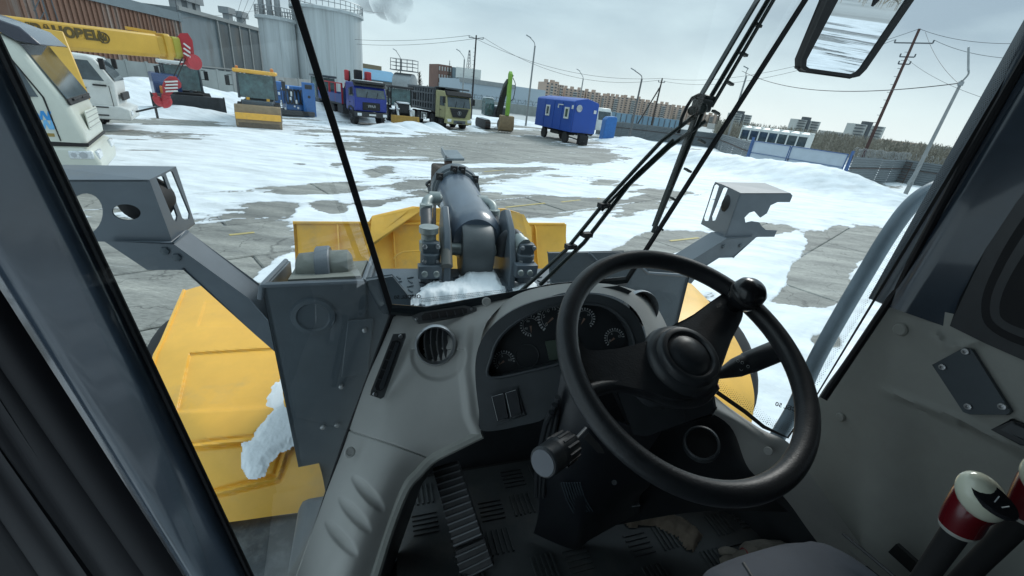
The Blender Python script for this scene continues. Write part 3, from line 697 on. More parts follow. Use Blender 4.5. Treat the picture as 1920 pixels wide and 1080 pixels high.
for (x0, x1, yt, lab) in ((1377, 1411, 212, 'pale high-rise tower nearest the wiper'), (1494, 1540, 223, 'pale high-rise tower above the glazed pavilion roof'), (1600, 1662, 231, 'pale high-rise tower behind the leaning wooden pole')):
    D_ = 430; A, B = AT(x0, yt, D_), AT(x1, yt + (x1 - x0) * .1, D_ + 14); h = A.z
    r, ln, s = building('high_rise', lab, A, B, h, 7, paneltower); r['group'] = 'white high-rise towers on the skyline'
    b = MB()
    for i in (0, 1):
        for j in range(7):
            b.box((ln * (.23 + .54 * i), -s * .6, (j + .6) * h / 7), (ln * .28, 1.2, h / 7 * .30))
    b.build('balcony', window_d, r, smooth=0)
    b = MB(); b.box((ln * .5, -s * .4, h / 2), (ln * .10, 1, h)); b.build('stair_core', greyp, r, smooth=0)
    b = MB(); b.box((ln * .5, s * 3.5, h + 1.2), (ln * .25, 4, 2.4)); b.build('roof_house', greyp, r, smooth=0)
# low far buildings behind the thicket
for (x0, x1, yt, lab) in ((1340, 1392, 232, 'low beige block between the wiper and the first tower'), (1558, 1600, 246, 'low white hall behind the thicket'), (1665, 1740, 262, 'low pinkish building right of the third tower'), (1745, 1810, 272, 'low grey building above the corrugated fence')):
    A, B = AT(x0, yt, 300), AT(x1, yt + 5, 306); r, ln, s = building('low_building', lab, A, B, A.z, 12, loggia if x0 != 1665 else brick_m); facade(r, ln, s, A.z, 2, 8, window_d, None)

# thicket along the far right: many slender trees, one mass
b = MB(); rn = random.Random(4)
def twig_tree(b, p, h, wdt, k, rn, lean=0):
    for i in range(k):
        t = rn.random() ** .8; z0 = h * (.08 + .85 * t); a = rn.random() * 6.283; rr = wdt * (1 - t * .85) * rn.uniform(.5, 1.1)
        q = Vector((p[0], p[1], z0)); e = q + Vector((math.cos(a) * rr, math.sin(a) * rr, rn.uniform(.1, .5) * wdt))
        sd_ = Vector((-math.sin(a), math.cos(a), 0)) * rn.uniform(.05, .16) * wdt; b.add([q - sd_ * .3, q + sd_ * .3, e + sd_, e + Vector((0, 0, wdt * .12))], [[0, 1, 2, 3]])
    b.add([(p[0] - .06, p[1], 0), (p[0] + .06, p[1], 0), (p[0] + .01, p[1] + .03, h)], [[0, 1, 2]])
for i in range(2600):
    px = rn.uniform(1340, 1960); dist = rn.uniform(95, 170)
    d = ray(px, 250 + (px - 1400) * .12); k = dist / math.hypot(d.x, d.y); x, y = d.x * k, d.y * k
    twig_tree(b, (x, y, 0), rn.uniform(2.6, 4.3) * (.7 + dist / 330), rn.uniform(.5, 1.1), 22, rn)
th = b.build('thicket', trees_m, None, smooth=0); tag(th, 'brown leafless thicket and scrub beyond the corrugated fence', 'thicket', kind='stuff')
b = MB()
for i in range(500):
    px = rn.uniform(-300, 2300); dist = rn.uniform(380, 520)
    d = ray(px, 250 + (px - 1400) * .12); k = dist / math.hypot(d.x, d.y); twig_tree(b, (d.x * k, d.y * k, 0), rn.uniform(3, 5.5), 4.0, 16, rn)
for i in range(1500):      # woods behind the machine, for the mirror and other views
    a = rn.uniform(math.radians(75), math.radians(285)); dist = rn.uniform(120, 220); twig_tree(b, (dist * math.sin(a), dist * math.cos(a), 0), rn.uniform(5, 10), 2.6, 16, rn)
th = b.build('far_woods', trees_m, None, smooth=0); tag(th, 'distant strip of bare woods on the skyline', 'woods', kind='stuff')

def bare_tree(px, py, ptop, dist, label, spruce=False):
    p = AT(px, py, dist); top = AT(px, ptop, dist).z; r = root('spruce_tree' if spruce else 'bare_tree', (p.x, p.y, 0), 0, label, 'tree')
    b = MB(); b.lathe([(.22, 0), (.12, top * .6), (.02, top)], (0, 0, 0), (0, 0, 1), 8); b.build('trunk', bark, r)
    b = MB(); rn = random.Random(px)
    if spruce:
        for i in range(420):
            t = rn.random(); z0 = top * (.12 + .88 * t); R_ = (1 - t) * 1.9 + .1; a = rn.random() * 6.283; e = Vector((math.cos(a), math.sin(a), -.25)) * R_ * rn.uniform(.6, 1)
            q = Vector((0, 0, z0)); sd_ = Vector((-math.sin(a), math.cos(a), 0)) * .18; b.add([q, q + e + sd_, q + e * 1.05, q + e - sd_], [[0, 1, 2, 3]])
    else:
        for i in range(150):
            t = rn.random(); z0 = top * (.3 + .65 * t); a = rn.random() * 6.283; e = Vector((math.cos(a) * .8, math.sin(a) * .8, 1)) * (1 - t * .6) * 1.5 * rn.uniform(.4, 1)
            q = Vector((0, 0, z0)); b.bar(q, q + e, .035, .035)
    b.build('crown', needles if spruce else bark, r, smooth=0)
bare_tree(841, 165, 112, 165, 'dark spruce standing in front of the brick block', True)
bare_tree(786, 160, 134, 120, 'bare tree right of the storage tank')
bare_tree(773, 160, 141, 118, 'small bare tree close to the storage tank')
bare_tree(1345, 230, 212, 160, 'bare tree poking up between apartment blocks and wiper')

# smaller things behind the wagon
def corrugated(A, B, h, label, z0=0, nribs=None, zribs=True, m=corr, name='corrugated_fence', cat='fence'):
    r, ln, s = wall_between(name, label, cat, A, B, h, .05, m)
    np_ = max(1, int(ln / 3)); k = ln / np_; rib = 11
    prof = []
    for i in range(rib * 4 + 1):
        z = h * i / (rib * 4); prof.append((z, (0, 1, 1, 0)[i % 4] * .045))
    b = MB(); b.grid([[(x, -s * (y + .02), z) for x in (.01, k - .01)] for z, y in prof]); me = b.mesh('metal_sheet', 0); me.materials.append(m)
    for i in range(np_):
        o = bpy.data.objects.new('metal_sheet', me); COL.objects.link(o); o.parent = r; o.location = (i * k, random.uniform(-.01, .01), random.uniform(-.05, .03))
    b = MB(); b.box((0, s * .03, h / 2 + .05), (.08, .08, h + .1)); pm = b.mesh('fence_post', 0); pm.materials.append(postm)
    for i in range(np_ + 1): o = bpy.data.objects.new('fence_post', pm); COL.objects.link(o); o.parent = r; o.location = (i * k, 0, 0)
    b = MB(); b.bar((0, -s * .09, h * .62), (ln, -s * .09, h * .62), .05, .05); b.build('rail', postm, r)
    return r, ln, s
gA, gB = Z(1412, 262, 2.25), Z(1602, 289, 2.25)
fL0 = Z(1122, 223, 1.95); fL1 = Z(1350, 250, 2.0)
corrugated(fL0, fL1, 1.95, 'dark corrugated metal fence running from the blue wagon to the snow bank')
corrugated(fL1, gA, 2.05, 'short corrugated fence just left of the blue gate')
fR1 = Z(1700, 300, 2.05); fR2 = Z(1860, 322, 2.05)
r, ln, s = corrugated(gB, fR1, 2.05, 'corrugated fence right of the blue gate, below the coiled wire')
b = MB(); coil(b, 0, ln, 2.35, 0, .32, .38, 10, .012, random.Random(2)); b.build('razor_wire', galv, r, smooth=0)
r, ln, s = corrugated(fR1, fR2, 2.05, 'rightmost corrugated fence length beside the grey lamp pole')
b = MB(); coil(b, 0, ln, 2.35, 0, .32, .38, 10, .012, random.Random(3)); b.build('razor_wire', galv, r, smooth=0)
b = MB(); p = H2(fR1)
r = root('ladder_rack', (p.x, p.y, 0), math.atan2(fR2.y - fR1.y, fR2.x - fR1.x), 'rusty ladder frame leaning on the corrugated fence', 'ladder')
for x in (-.1, .5): b.bar((x, -s * .5, 0), (x, -s * .12, 1.9), .06, .06)
for i in range(7): b.bar((-.1, -s * (.48 - i * .055), .2 + i * .27), (.5, -s * (.48 - i * .055), .2 + i * .27), .05, .05)
b.build('ladder', postm, r, smooth=0)
# blue double gate
r, ln, s = wall_between('blue_gate', 'blue framed double gate of pale sheet, half buried in the snow bank', 'gate', gA, gB, 2.2, .05, gate_sheet)
for x0, x1, nm in ((0.12, ln * .42, 'gate_leaf'), (ln * .42 + .06, ln - .3, 'gate_leaf')):
    b = MB(); b.box(((x0 + x1) / 2, 0, 1.15), (x1 - x0, .03, 2.1)); lf = b.build('gate_leaf', gate_sheet, r, smooth=0)
    b = MB()
    for z in (.12, 1.25, 2.18): b.box(((x0 + x1) / 2, -s * .04, z), (x1 - x0, .06, .055 if z != 1.25 else .035))
    for x in (x0 + .03, x1 - .03): b.box((x, -s * .045, 1.15), (.06, .06, 2.1))
    b.build('frame', blue_g, lf, smooth=0)
for x in (0, ln - .12): b = MB(); b.box((x, 0, 1.2), (.16, .16, 2.5)); b.build('gate_post', blue_g, r, smooth=0)
b = MB(); b.box((ln * .42 + .1, -s * .09, 1.2), (.22, .06, .05)); b.build('latch', postm, r)
b = MB(); b.bar((ln - .12, 0, 2.2), (ln + .35, -s * .9, 0), .1, .1); b.build('brace', blue_g, r)

# glazed pavilion behind the gate
A, B = AT(1385, 262, 66), AT(1512, 270, 64)
r, ln, s = wall_between('glazed_pavilion', 'white framed glazed pavilion with a ribbed roof behind the gate', 'pavilion', A, B, 3, 3, whitep)
zt = AT(1508, 252, 64).z
b = MB(); b.prism([(0, 0, zt), (0, s * 2.4, zt + .25), (0, s * 2.4, zt - .2), (0, 0, zt - .3)], (ln, 0, 0)); b.build('roof', whitep, r, smooth=0)
b = MB()
for i in range(8): b.box((ln * i / 7, -s * .03, zt / 2), (.14, .12, zt)); b.box((ln * i / 7, s * 1.2, zt + .15), (.1, 2.4, .16))
b.box((ln / 2, -s * .03, zt - 1.5), (ln, .12, .14)); b.box((ln / 2, 0, .6), (ln, .1, 1.2)); b.build('frame', whitep, r, smooth=0)
for i in range(7):
    b = MB(); b.box((ln * (i + .5) / 7, 0, zt - .85), (ln / 7 - .16, .03, 1.1)); b.build('pane', autoglass, r, smooth=0)
b = MB(); b.box((ln, s * 1.2, zt / 2), (.12, 2.4, zt)); b.build('end_wall', whitep, r, smooth=0)

# blue container row behind the pole
A, B = AT(1150, 215, 75), AT(1275, 228, 78)
r, ln, s = building('blue_container_row', 'long faded blue container wall behind the corrugated fence', A, B, 3.0, 3, mat('faded_blue', (.17, .27, .35), .6, ns=.5, na=.15))
b = MB()
for i in range(int(ln / .9)): b.box((i * .9 + .4, -s * .04, 1.5), (.12, .08, 2.8))
b.build('rib', rail_m, r, smooth=0)['kind'] = 'stuff'
p = AT(1131, 225, 56); r = root('white_truck_cab', (p.x, p.y, 0), math.radians(-60), 'white truck cab peeking out behind the blue wagon', 'truck')
b = MB(); b.prism([(-1.6, -1.1, .8), (.2, -1.1, .8), (.25, -1.1, 1.9), (0, -1.1, 3.0), (-.3, -1.1, 3.35), (-1.6, -1.1, 3.35)], (0, 2.2, 0)); b.build('cab', whitep, r, bevel=.06)
b = MB(); b.add([(.24, -.95, 2.0), (.24, .95, 2.0), (.03, .95, 2.95), (.03, -.95, 2.95)], [[0, 1, 2, 3]]); 
b.box((-.7, 1.11, 2.4), (.8, .04, .7)); b.box((-.7, -1.11, 2.4), (.8, .04, .7)); b.build('window', autoglass, r, smooth=0)
for y in (-1, 1):
    b = MB(); b.cyl((-.8, y - .14, .5), (-.8, y + .14, .5), .5, 18); b.build('wheel', tyre_m, r)
p = AT(1143, 227, 52); r = root('blue_barrel_cover', (p.x, p.y, 0), .3, 'small bright blue tarpaulin-covered box right of the white cab', 'box')
b = MB(); b.prism([(-.7, -.5, 0), (.7, -.5, 0), (.7, -.5, 2.4), (.45, -.5, 2.6), (-.4, -.5, 2.5), (-.7, -.5, 2.2)], (0, 1, 0)); b.build('cover', blue_e, r, bevel=.06)

# ------------------------------------------------------------------ poles, lamps and cables
def lamp_post(px, pyb, pxt, pyt, dist, arm, label, m=pole_c, r0=.1):
    p = AT(px, pyb, dist); t = AT(pxt, pyt, dist); hh = t.z
    r = root('street_lamp', (p.x, p.y, 0), 0, label, 'street lamp', 'street lamps around the yard')
    a = AT(px + (pxt - px) * .9, pyt + 14, dist); bz = a.z
    b = MB(); b.lathe([(r0 * 1.3, 0), (r0, bz)], (0, 0, 0), (0, 0, 1), 10); b.build('pole', m, r)
    e = RTVc(p) * -1
    b = MB(); P = smooth_path([(0, 0, bz - .1), tuple(Vector((0, 0, bz + .35)) + e * .15), tuple(Vector((0, 0, hh)) + e * arm)], 5); b.tube(P, .05, 6); b.build('arm', m, r)
    b = MB(); q = Vector((0, 0, hh)) + e * arm; b.bar(q - e * .1, q + e * .55 + Vector((0, 0, .25)), .22, .12); b.build('lamp_head', galv, r, bevel=.03)
    return r
def RTVc(p):
    d = Vector((p.x, p.y, 0)).normalized(); return Vector((d.y, -d.x, 0))
lamp_post(751, 160, 742, 95, 88, .8, 'curved lamp post rising behind the storage tank', pole_d)
lamp_post(867, 180, 859, 96, 74, .8, 'curved lamp post left of the tall dark pole')
lamp_post(991, 190, 988, 70, 60, .7, 'tallest pale lamp post, above the excavator bucket')
lamp_post(1087, 188, 1079, 132, 84, .9, 'lamp post rising from behind the blue wagon roof')
lamp_post(1187, 225, 1182, 132, 58, 1.0, 'lamp post right of the blue wagon', pole_d)
lamp_post(1372, 232, 1391, 128, 64, .1, 'slim pale pole seen between wiper and window joint')
# big leaning lamp, right
p = AT(1712, 335, 39); r = root('street_lamp', (p.x, p.y, 0), 0, 'grey concrete lamp post with a long tube head standing at the corrugated fence', 'street lamp', 'street lamps around the yard')
zt = AT(1795, 150, 39).z; b = MB(); b.lathe([(.13, 0), (.075, zt)], (0, 0, 0), (0, 0, 1), 12); b.build('pole', pole_c, r)
e = RTVc(p); b = MB(); b.tube(smooth_path([(0, 0, zt - .1), tuple(e * .12 + Vector((0, 0, zt + .3))), tuple(e * .05 + Vector((0, 0, zt + .55)))], 5), .045, 8); b.build('arm', pole_c, r)
b = MB(); b.bar(e * .05 + Vector((0, 0, zt + .5)), e * -.45 + Vector((0, 0, zt + 1.75)), .2, .1); b.build('lamp_head', galv, r, bevel=.03)
b = MB(); b.lathe([(.14, -.1), (.14, .12)], (0, 0, zt - .2), (0, 0, 1), 10)
for k in range(5): b.tube(smooth_path([(.1, -.1, .8 + k * .05), (-.25 - .05 * k, -.25, .9), (-.15, -.2, 1.6 + k * .1), (.12, 0, 1.9 + .08 * k)], 5), .015, 5)
b.build('cable_tie', galv, r)
lamp_top = Vector((p.x, p.y, zt - .15))

def power_pole(px, pyb, pyt, pxt, dist, label, arms, m=wood_p, steps=True, brace=False, r0=.14):
    p = AT(px, pyb, dist); zt = AT(pxt, pyt, dist).z; r = root('power_pole', (p.x, p.y, 0), 0, label, 'power pole', 'power poles')
    b = MB(); b.lathe([(r0, 0), (r0 * .65, zt)], (0, 0, 0), (0, 0, 1), 10); b.build('pole', m, r)
    e = RTVc(p); tips = [Vector((p.x, p.y, zt))]
    for dz, hw in arms:
        b = MB(); b.bar(e * -hw + Vector((0, 0, zt - dz)), e * hw + Vector((0, 0, zt - dz)), .08, .08)
        for sgn in (-1, 1):
            q = e * hw * sgn + Vector((0, 0, zt - dz)); b.cyl(q, q + Vector((0, 0, .22)), .05, 8); tips.append(Vector((p.x, p.y, 0)) + q + Vector((0, 0, .22)))
        b.build('crossarm', rail_m, r)
    if steps:
        b = MB()
        for i in range(14): z = 2.4 + i * (zt - 3.4) / 14; b.bar(e * (-.03 - (i % 2) * .0) + Vector((0, 0, z)), e * -.28 + Vector((0, 0, z)), .03, .03)
        b.build('climbing_peg', rail_m, r, smooth=0)
    if brace:
        b = MB(); b.cyl(Vector((0, 0, zt - 1.0)), e * -2.6 + Vector((0, 0, 0)), .09, 8); b.build('brace', m, r)
    return tips
T1 = power_pole(884, 205, 66, 893, 62, 'tall dark power pole behind the dump truck', [(.35, .9)], mat('pole_black', (.03, .03, .035), .8))
T2 = power_pole(1226, 215, 146, 1236, 66, 'guyed wooden power pole with a slanting prop', [(.5, .4)], brace=True)
T3 = power_pole(1615, 300, 54, 1729, 48, 'tall brown wooden power pole with climbing pegs behind the blue gate', [(.95, 1.15), (1.9, .45), (2.4, .35)], mat('pole_brown', (.07, .035, .03), .8))
def cable(a, b_, sag, label, r0=.02, n=24):
    a, b_ = Vector(a), Vector(b_); P = [a.lerp(b_, t / n) - Vector((0, 0, sag * 4 * (t / n) * (1 - t / n))) for t in range(n + 1)]
    b = MB(); b.tube(P, r0, 5); o = b.build('power_cable', cable_m, None); tag(o, label, 'cable', 'overhead cables'); return o
cable(T3[0], AT(2010, 75, 40), .5, 'topmost cable leaving the brown pole to the right', .014)
cable(T3[2], AT(2010, 108, 40), .5, 'second cable leaving the brown pole crossarm to the right', .014)
cable(T3[0], T2[0], 1.4, 'cable from the brown pole top to the guyed pole', .016)
cable(T3[1], T2[1], 1.6, 'lower cable from the brown pole crossarm to the guyed pole', .016)
cable(T2[0], T1[1], 1.6, 'upper cable between the guyed pole and the dark pole', .02)
cable(T2[1], T1[2], 2.0, 'lower cable between the guyed pole and the dark pole', .02)
cable(T1[1], AT(560, 58, 95), 1.0, 'upper cable running left from the dark pole towards the silos', .022)
cable(T1[2], AT(560, 66, 95), 1.2, 'lower cable running left from the dark pole towards the silos', .022)
cable(lamp_top, AT(1391, 133, 64), 1.2, 'thick cable strung from the grey lamp post across to the slim pale pole', .03)
cable(lamp_top + Vector((0, 0, -.1)), AT(1735, 60, 48), .3, 'stay wire from the lamp post up to the brown pole', .012)
cable(AT(1700, 110, 46), AT(1900, 200, 30), .3, 'thin wire slanting down right behind the lamp post', .01)
cable(AT(716, 146, 100), AT(751, 128, 88), .6, 'slack wire from the ochre building to the curved lamp post', .03)
cable(AT(684, 20, 84), AT(720, 24, 120), .1, 'short wire leaving the silo rim', .03)
for k, (x0, y0, x1, y1) in enumerate(((458, -20, 438, 42), (472, -20, 448, 40), (486, -20, 456, 42))):
    cable(AT(x0, y0, 80), AT(x1, y1, 92), .2, ('left', 'middle', 'right')[k] + ' of three wires dropping onto the annex roof', .02)
cable(AT(-200, 20, 60), AT(490, 18, 95), 1, 'long thin wire crossing above the rusty factory hall', .018)
b = MB(); p = AT(97, 60, 52); r = root('lattice_mast', (p.x, p.y, 0), 0, 'thin lattice mast left of the rusty factory hall', 'mast')
for x, y in ((-.5, -.5), (.5, -.5), (.5, .5), (-.5, .5)): b.bar((x, y, 0), (x * .4, y * .4, 12), .07, .07)
for i in range(14): b.bar((-.5 + i * .02, -.5, i * .85), (.5 - i * .02, -.5, i * .85 + .85), .05, .05)
b.build('lattice', rail_m, r, smooth=0)
p = AT(72, 30, 90); r = root('blue_white_building', (p.x, p.y, 0), .1, 'pale flat building with a blue roof edge left of the mast', 'building')
b = MB(); b.box((0, 0, 4.5), (18, 8, 9)); b.build('wall', loggia, r, smooth=0); b = MB(); b.box((0, -.1, 9.3), (18.4, 8.4, .9)); b.build('roof_edge', blue_g, r, smooth=0)
# ------------------------------------------------------------------ vehicles (local axes: x forward, y left, z up; front of the cab at x = 0)
def wheel(r, x, y, R_=.52, wd=.30, hub=True, name='wheel'):
    side = 1 if y > 0 else -1; b = MB(); h = wd / 2
    b.lathe([(R_ * .55, -h * .9), (R_ * .9, -h), (R_, -h * .7), (R_, h * .7), (R_ * .9, h), (R_ * .55, h * .9)], (x, y, R_), (0, 1, 0), 28)
    w_ = b.build('wheel', tyre_m, r)
    b = MB(); b.lathe([(0.02, 0), (R_ * .2, .02), (R_ * .22, -.06), (R_ * .45, -.1), (R_ * .56, -.02), (R_ * .58, 0)], (x, y + side * h * .85, R_), (0, side, 0), 20); b.build('rim', rim_m, w_)
    b = MB()
    for i in range(22):
        a = 2 * math.pi * i / 22; b.box((x + math.cos(a) * R_, y, R_ + math.sin(a) * R_), (.05, wd * .9, .06), M=Matrix.Rotation(-a, 3, 'Y'))
    b.build('tread', tyre_m, w_, smooth=0)
    return w_
def mirrors(r, x, z, w_, m):
    for s in (-1, 1):
        b = MB(); b.box((x + .12, s * (w_ / 2 + .22), z), (.12, .2, .5)); b.bar((x - .05, s * w_ / 2, z + .28), (x + .12, s * (w_ / 2 + .22), z + .28), .03, .03)
        b.bar((x - .05, s * w_ / 2, z - .22), (x + .12, s * (w_ / 2 + .22), z - .22), .03, .03); b.build('mirror', m, r, bevel=.02)
def wiper_pair(r, P, Q):
    for t in (.3, .7):
        a = Vector(P[0]).lerp(Vector(P[1]), t); c = Vector(Q[0]).lerp(Vector(Q[1]), t + .12); b = MB(); b.bar(a, a.lerp(c, .75), .03, .03); b.build('wiper', blk, r)
def modern_cab(r, body, H=3.0, W=2.45, L=2.1, floor=.85, wsb=1.75, slope=.28, lower=chassis, top=None):
    h = W / 2
    b = MB(); b.prism([(-L, -h, floor), (0, -h, floor), (.03, -h, wsb), (-slope, -h, H - .35), (-slope - .25, -h, H), (-L, -h, H)], (0, W, 0)); c = b.build('cab', body, r, bevel=.07)
    b = MB(); x0, x1 = .045, -slope + .02; b.prism([(x0, -h + .12, wsb + .02), (x0, h - .12, wsb + .02), (x1, h - .16, H - .4), (x1, -h + .16, H - .4)], (.012, 0, .004)); b.build('windshield', autoglass, r, bevel=.005)
    for s in (-1, 1):
        b = MB(); b.prism([(-.3, s * (h + .004), wsb + .05), (-1.25, s * (h + .004), wsb + .05), (-1.25, s * (h + .004), H - .45), (-.48, s * (h + .004), H - .45)], (0, s * .012, 0)); b.build('side_window', autoglass, r, smooth=0)
        b = MB(); b.box((-1.3, s * (h + .003), 1.75), (.02, .012, 1.7)); b.box((-.24, s * (h + .003), 1.3), (.02, .012, .95)); b.box((-.77, s * (h + .003), .95), (1.06, .012, .02)); d_ = b.build('door_seam', blk, r, smooth=0)
        b = MB(); b.box((-1.1, s * (h + .02), 1.55), (.22, .04, .05)); b.build('door_handle', blk, r, bevel=.01)
        for z in (.42, .72): b = MB(); b.box((-.8, s * (h - .02), z), (.62, .22, .05)); b.build('step', lower, r)
    return c
# --- blue flatbed truck
p = H2(Z(694, 240)); r = root('flatbed_truck', (-12.3, 33.9, 0), math.radians(-49), 'blue flatbed truck with red stakes and a folded red and black crane behind its cab', 'truck')
modern_cab(r, blue_t, H=2.95, W=2.45, L=2.0, floor=1.0, wsb=1.95, slope=.22)
b = MB(); b.box((-.45, 0, 3.0), (.8, 2.3, .16)); b.prism([(-.05, -1.2, 2.72), (-.05, 1.2, 2.72), (-.3, 1.2, 3.0), (-.3, -1.2, 3.0)], (-.2, 0, 0)); b.build('roof_visor', chassis, r, bevel=.03)
b = MB(); b.box((-.55, 0, 3.11), (.7, 2.1, .06)); b.build('roof_snow', snow_m, r, bevel=.02)
b = MB(); b.box((.03, 0, 1.38), (.06, 1.35, .55)); g_ = b.build('grille', blk, r, bevel=.08)
b = MB()
for k in range(6): b.box((.065, 0, 1.17 + k * .085), (.02, 1.2, .02))
b.build('grille_bar', chassis, g_, smooth=0)['kind'] = 'stuff'
text_mesh('УРАЛ', .22, 'badge', silver, g_, (.085, 0, 1.38), (0, 1, 0), (0, 0, 1), .01, bold=.006)
b = MB(); b.prism([(-.3, -1.24, .62), (.18, -1.24, .62), (.2, -1.24, .98), (-.3, -1.24, .98)], (0, 2.48, 0)); b.build('bumper', chassis, r, bevel=.04)
for s in (-1, 1):
    b = MB(); b.box((.2, s * .98, .8), (.05, .32, .2)); b.build('headlight', headl, r, bevel=.02)
    b = MB(); b.prism([(-1.55, s * 1.05, .95), (-1.4, s * 1.05, 1.25), (-.9, s * 1.05, 1.32), (-.4, s * 1.05, 1.2), (-.3, s * 1.05, .9), (-.4, s * 1.05, .85), (-.55, s * 1.05, 1.1), (-.95, s * 1.05, 1.2), (-1.3, s * 1.05, 1.1), (-1.45, s * 1.05, .85)], (0, s * .22, 0)); b.build('mudguard', chassis, r)
b = MB(); b.box((.22, 0, .8), (.02, .52, .12)); b.build('number_plate', whitep, r)
mirrors(r, -.2, 2.35, 2.45, blk); wiper_pair(r, ((.08, -1, 1.98), (.08, 1, 1.98)), ((-.15, -1, 2.5), (-.15, 1, 2.5)))
for x in (-.9, -5.6, -6.95):
    for y in (-1.02, 1.02): wheel(r, x, y, .6, .36)
b = MB(); b.box((-5, 0, .85), (8.6, .9, .3)); b.box((-3.4, 1.0, .85), (1.3, .5, .6)); b.box((-3.4, -1.0, .85), (1.3, .5, .6)); b.build('chassis', chassis, r, bevel=.03)
b = MB(); b.box((-6.1, 0, 1.22), (6.3, 2.5, .14)); b.build('bed_floor', chassis, r)
for s in (-1, 1):
    for k in range(4):
        b = MB(); b.box((-3.75 - k * 1.56, s * 1.22, 1.62), (1.5, .05, .66)); b.build('side_board', blue_b, r, bevel=.01)
    for k in range(5):
        b = MB(); b.box((-3.0 - k * 1.55, s * 1.18, 2.0), (.12, .12, 1.5)); b.build('stake', red, r)
    b = MB(); b.bar((-3, s * 1.18, 2.72), (-9.2, s * 1.18, 2.72), .08, .08); b.build('top_rail', red, r)
b = MB(); b.box((-2.98, 0, 1.85), (.07, 2.5, 1.15)); b.build('headboard', blue_b, r)
b = MB(); b.box((-9.2, 0, 1.6), (.07, 2.5, .7)); b.build('tailboard', blue_b, r)
b = MB(); b.box((-4.2, .3, 1.6), (1.2, .9, .5)); b.build('snow_heap', snow_m, r, bevel=.15)
b = MB(); b.box((-2.45, 0, 1.6), (.5, .6, 1.6)); b.cyl((-2.45, 0, 2.3), (-2.45, 0, 3.1), .2, 14); b.build('crane_base', chassis, r, bevel=.04)
b = MB(); b.box((-2.45, -.05, 3.35), (.5, .55, .95)); b.box((-2.45, -.75, 3.3), (.35, .16, .8)); b.build('crane_winch', blk, r, bevel=.08)
b = MB(); b.box((-2.45, .72, 3.3), (.55, .42, .95)); b.box((-2.4, -.95, 3.35), (.3, .3, .75)); b.box((-2.45, 0, 2.78), (.35, 2.0, .22)); b.build('crane_arm', red, r, bevel=.08)
b = MB(); b.tube(smooth_path([(-2.4, -1.05, 2.7), (-2.2, -1.3, 2.2), (-2.3, -1.25, 1.3), (-2.5, -1.1, .9)]), .04, 6); b.build('hose', hose, r)

# --- olive dump truck
p = H2(Z(860, 248)); r = root('dump_truck', (-6.6, 39.85, 0), math.radians(-52), 'olive cabbed dump truck with a grey ribbed tipper body', 'truck')
modern_cab(r, olive, H=3.1, W=2.5, L=2.2, floor=.85, wsb=1.85, slope=.25)
b = MB(); b.prism([(0, -1.22, 2.75), (.04, -1.22, 2.8), (-.2, -1.22, 3.12), (-.5, -1.22, 3.15), (-.3, -1.22, 2.78)], (0, 2.44, 0)); b.build('sun_visor', blk, r, bevel=.03)
b = MB(); b.prism([(.035, -.62, 1.05), (.055, -.95, 1.8), (.055, .95, 1.8), (.035, .62, 1.05)], (.05, 0, 0)); g_ = b.build('grille', chassis, r, bevel=.03)
b = MB()
for k in range(5): b.box((.1, 0, 1.1 + k * .14), (.025, 1.3 + k * .12, .03))
b.build('grille_bar', blk, g_, smooth=0)['kind'] = 'stuff'
b = MB(); n = 20; b.tube([(.12, .17 * math.cos(2 * math.pi * i / n), 1.42 + .17 * math.sin(2 * math.pi * i / n)) for i in range(n)], .016, 6, closed=True); b.build('badge_ring', silver, g_)
text_mesh('S', .26, 'badge', silver, g_, (.12, 0, 1.42), (0, 1, 0), (0, 0, 1), .012, bold=.01)
b = MB(); b.prism([(-.3, -1.26, .5), (.2, -1.26, .5), (.22, -1.26, .82), (.04, -1.26, .98), (-.3, -1.26, .98)], (0, 2.52, 0)); b.build('bumper', olive, r, bevel=.05)
b = MB(); b.box((.225, 0, .68), (.02, 1.2, .28)); b.build('bumper_insert', greyp, r)
for s in (-1, 1): b = MB(); b.box((.2, s * 1.0, .78), (.07, .4, .24)); b.build('headlight', headl, r, bevel=.04)
b = MB(); b.box((.245, 0, .62), (.02, .52, .11)); b.build('number_plate', blk, r)
mirrors(r, -.15, 2.4, 2.5, blk); wiper_pair(r, ((.08, -1, 1.9), (.08, 1, 1.9)), ((-.15, -1, 2.5), (-.15, 1, 2.5)))
for x in (-1.1, -3.0, -6.0, -7.35):
    for y in (-1.02, 1.02): wheel(r, x, y, .55, .34)
b = MB(); b.box((-4.6, 0, .9), (7.6, .9, .3)); b.cyl((-4.1, -.85, .8), (-4.1, -1.2, .8), .3, 16); b.box((-4.4, 1, .8), (1, .4, .6)); b.build('chassis', chassis, r, bevel=.03)
def dump_side(y, th):
    outer = [(-2.45, y, 1.35), (-8.5, y, 1.35), (-8.6, y, 3.3), (-2.4, y, 3.3)]
    b = MB(); b.plate(outer, [], (0, th, 0)); return b
for s in (-1, 1):
    b = dump_side(s * 1.15, s * .06); sp = b.build('side_panel', greyp, r, smooth=0)
    for k in range(11):
        b = MB(); b.box((-2.65 - k * .575, s * 1.27, 2.2), (.2, .14, 1.75)); b.build('rib', greyp, sp, bevel=.02)
    for z in (1.42, 1.95, 2.75, 3.22):
        b = MB(); b.box((-5.5, s * 1.26, z), (6.1, .12, .14)); b.build('rail', greyp, sp, bevel=.02)
b = MB(); b.box((-2.45, 0, 2.35), (.1, 2.45, 2.0)); b.build('front_wall', greyp, r, bevel=.02)
b = MB(); b.box((-8.5, 0, 2.3), (.1, 2.4, 1.9)); b.box((-5.5, 0, 1.3), (6, 2.3, .12)); b.build('tailgate', greyp, r)
b = MB(); b.box((-1.5, 0, 3.36), (2.1, 2.3, .07)); b.box((-.45, 0, 3.33), (.08, 2.35, .14)); b.build('cab_guard', greyp, r, bevel=.02)
b = MB()
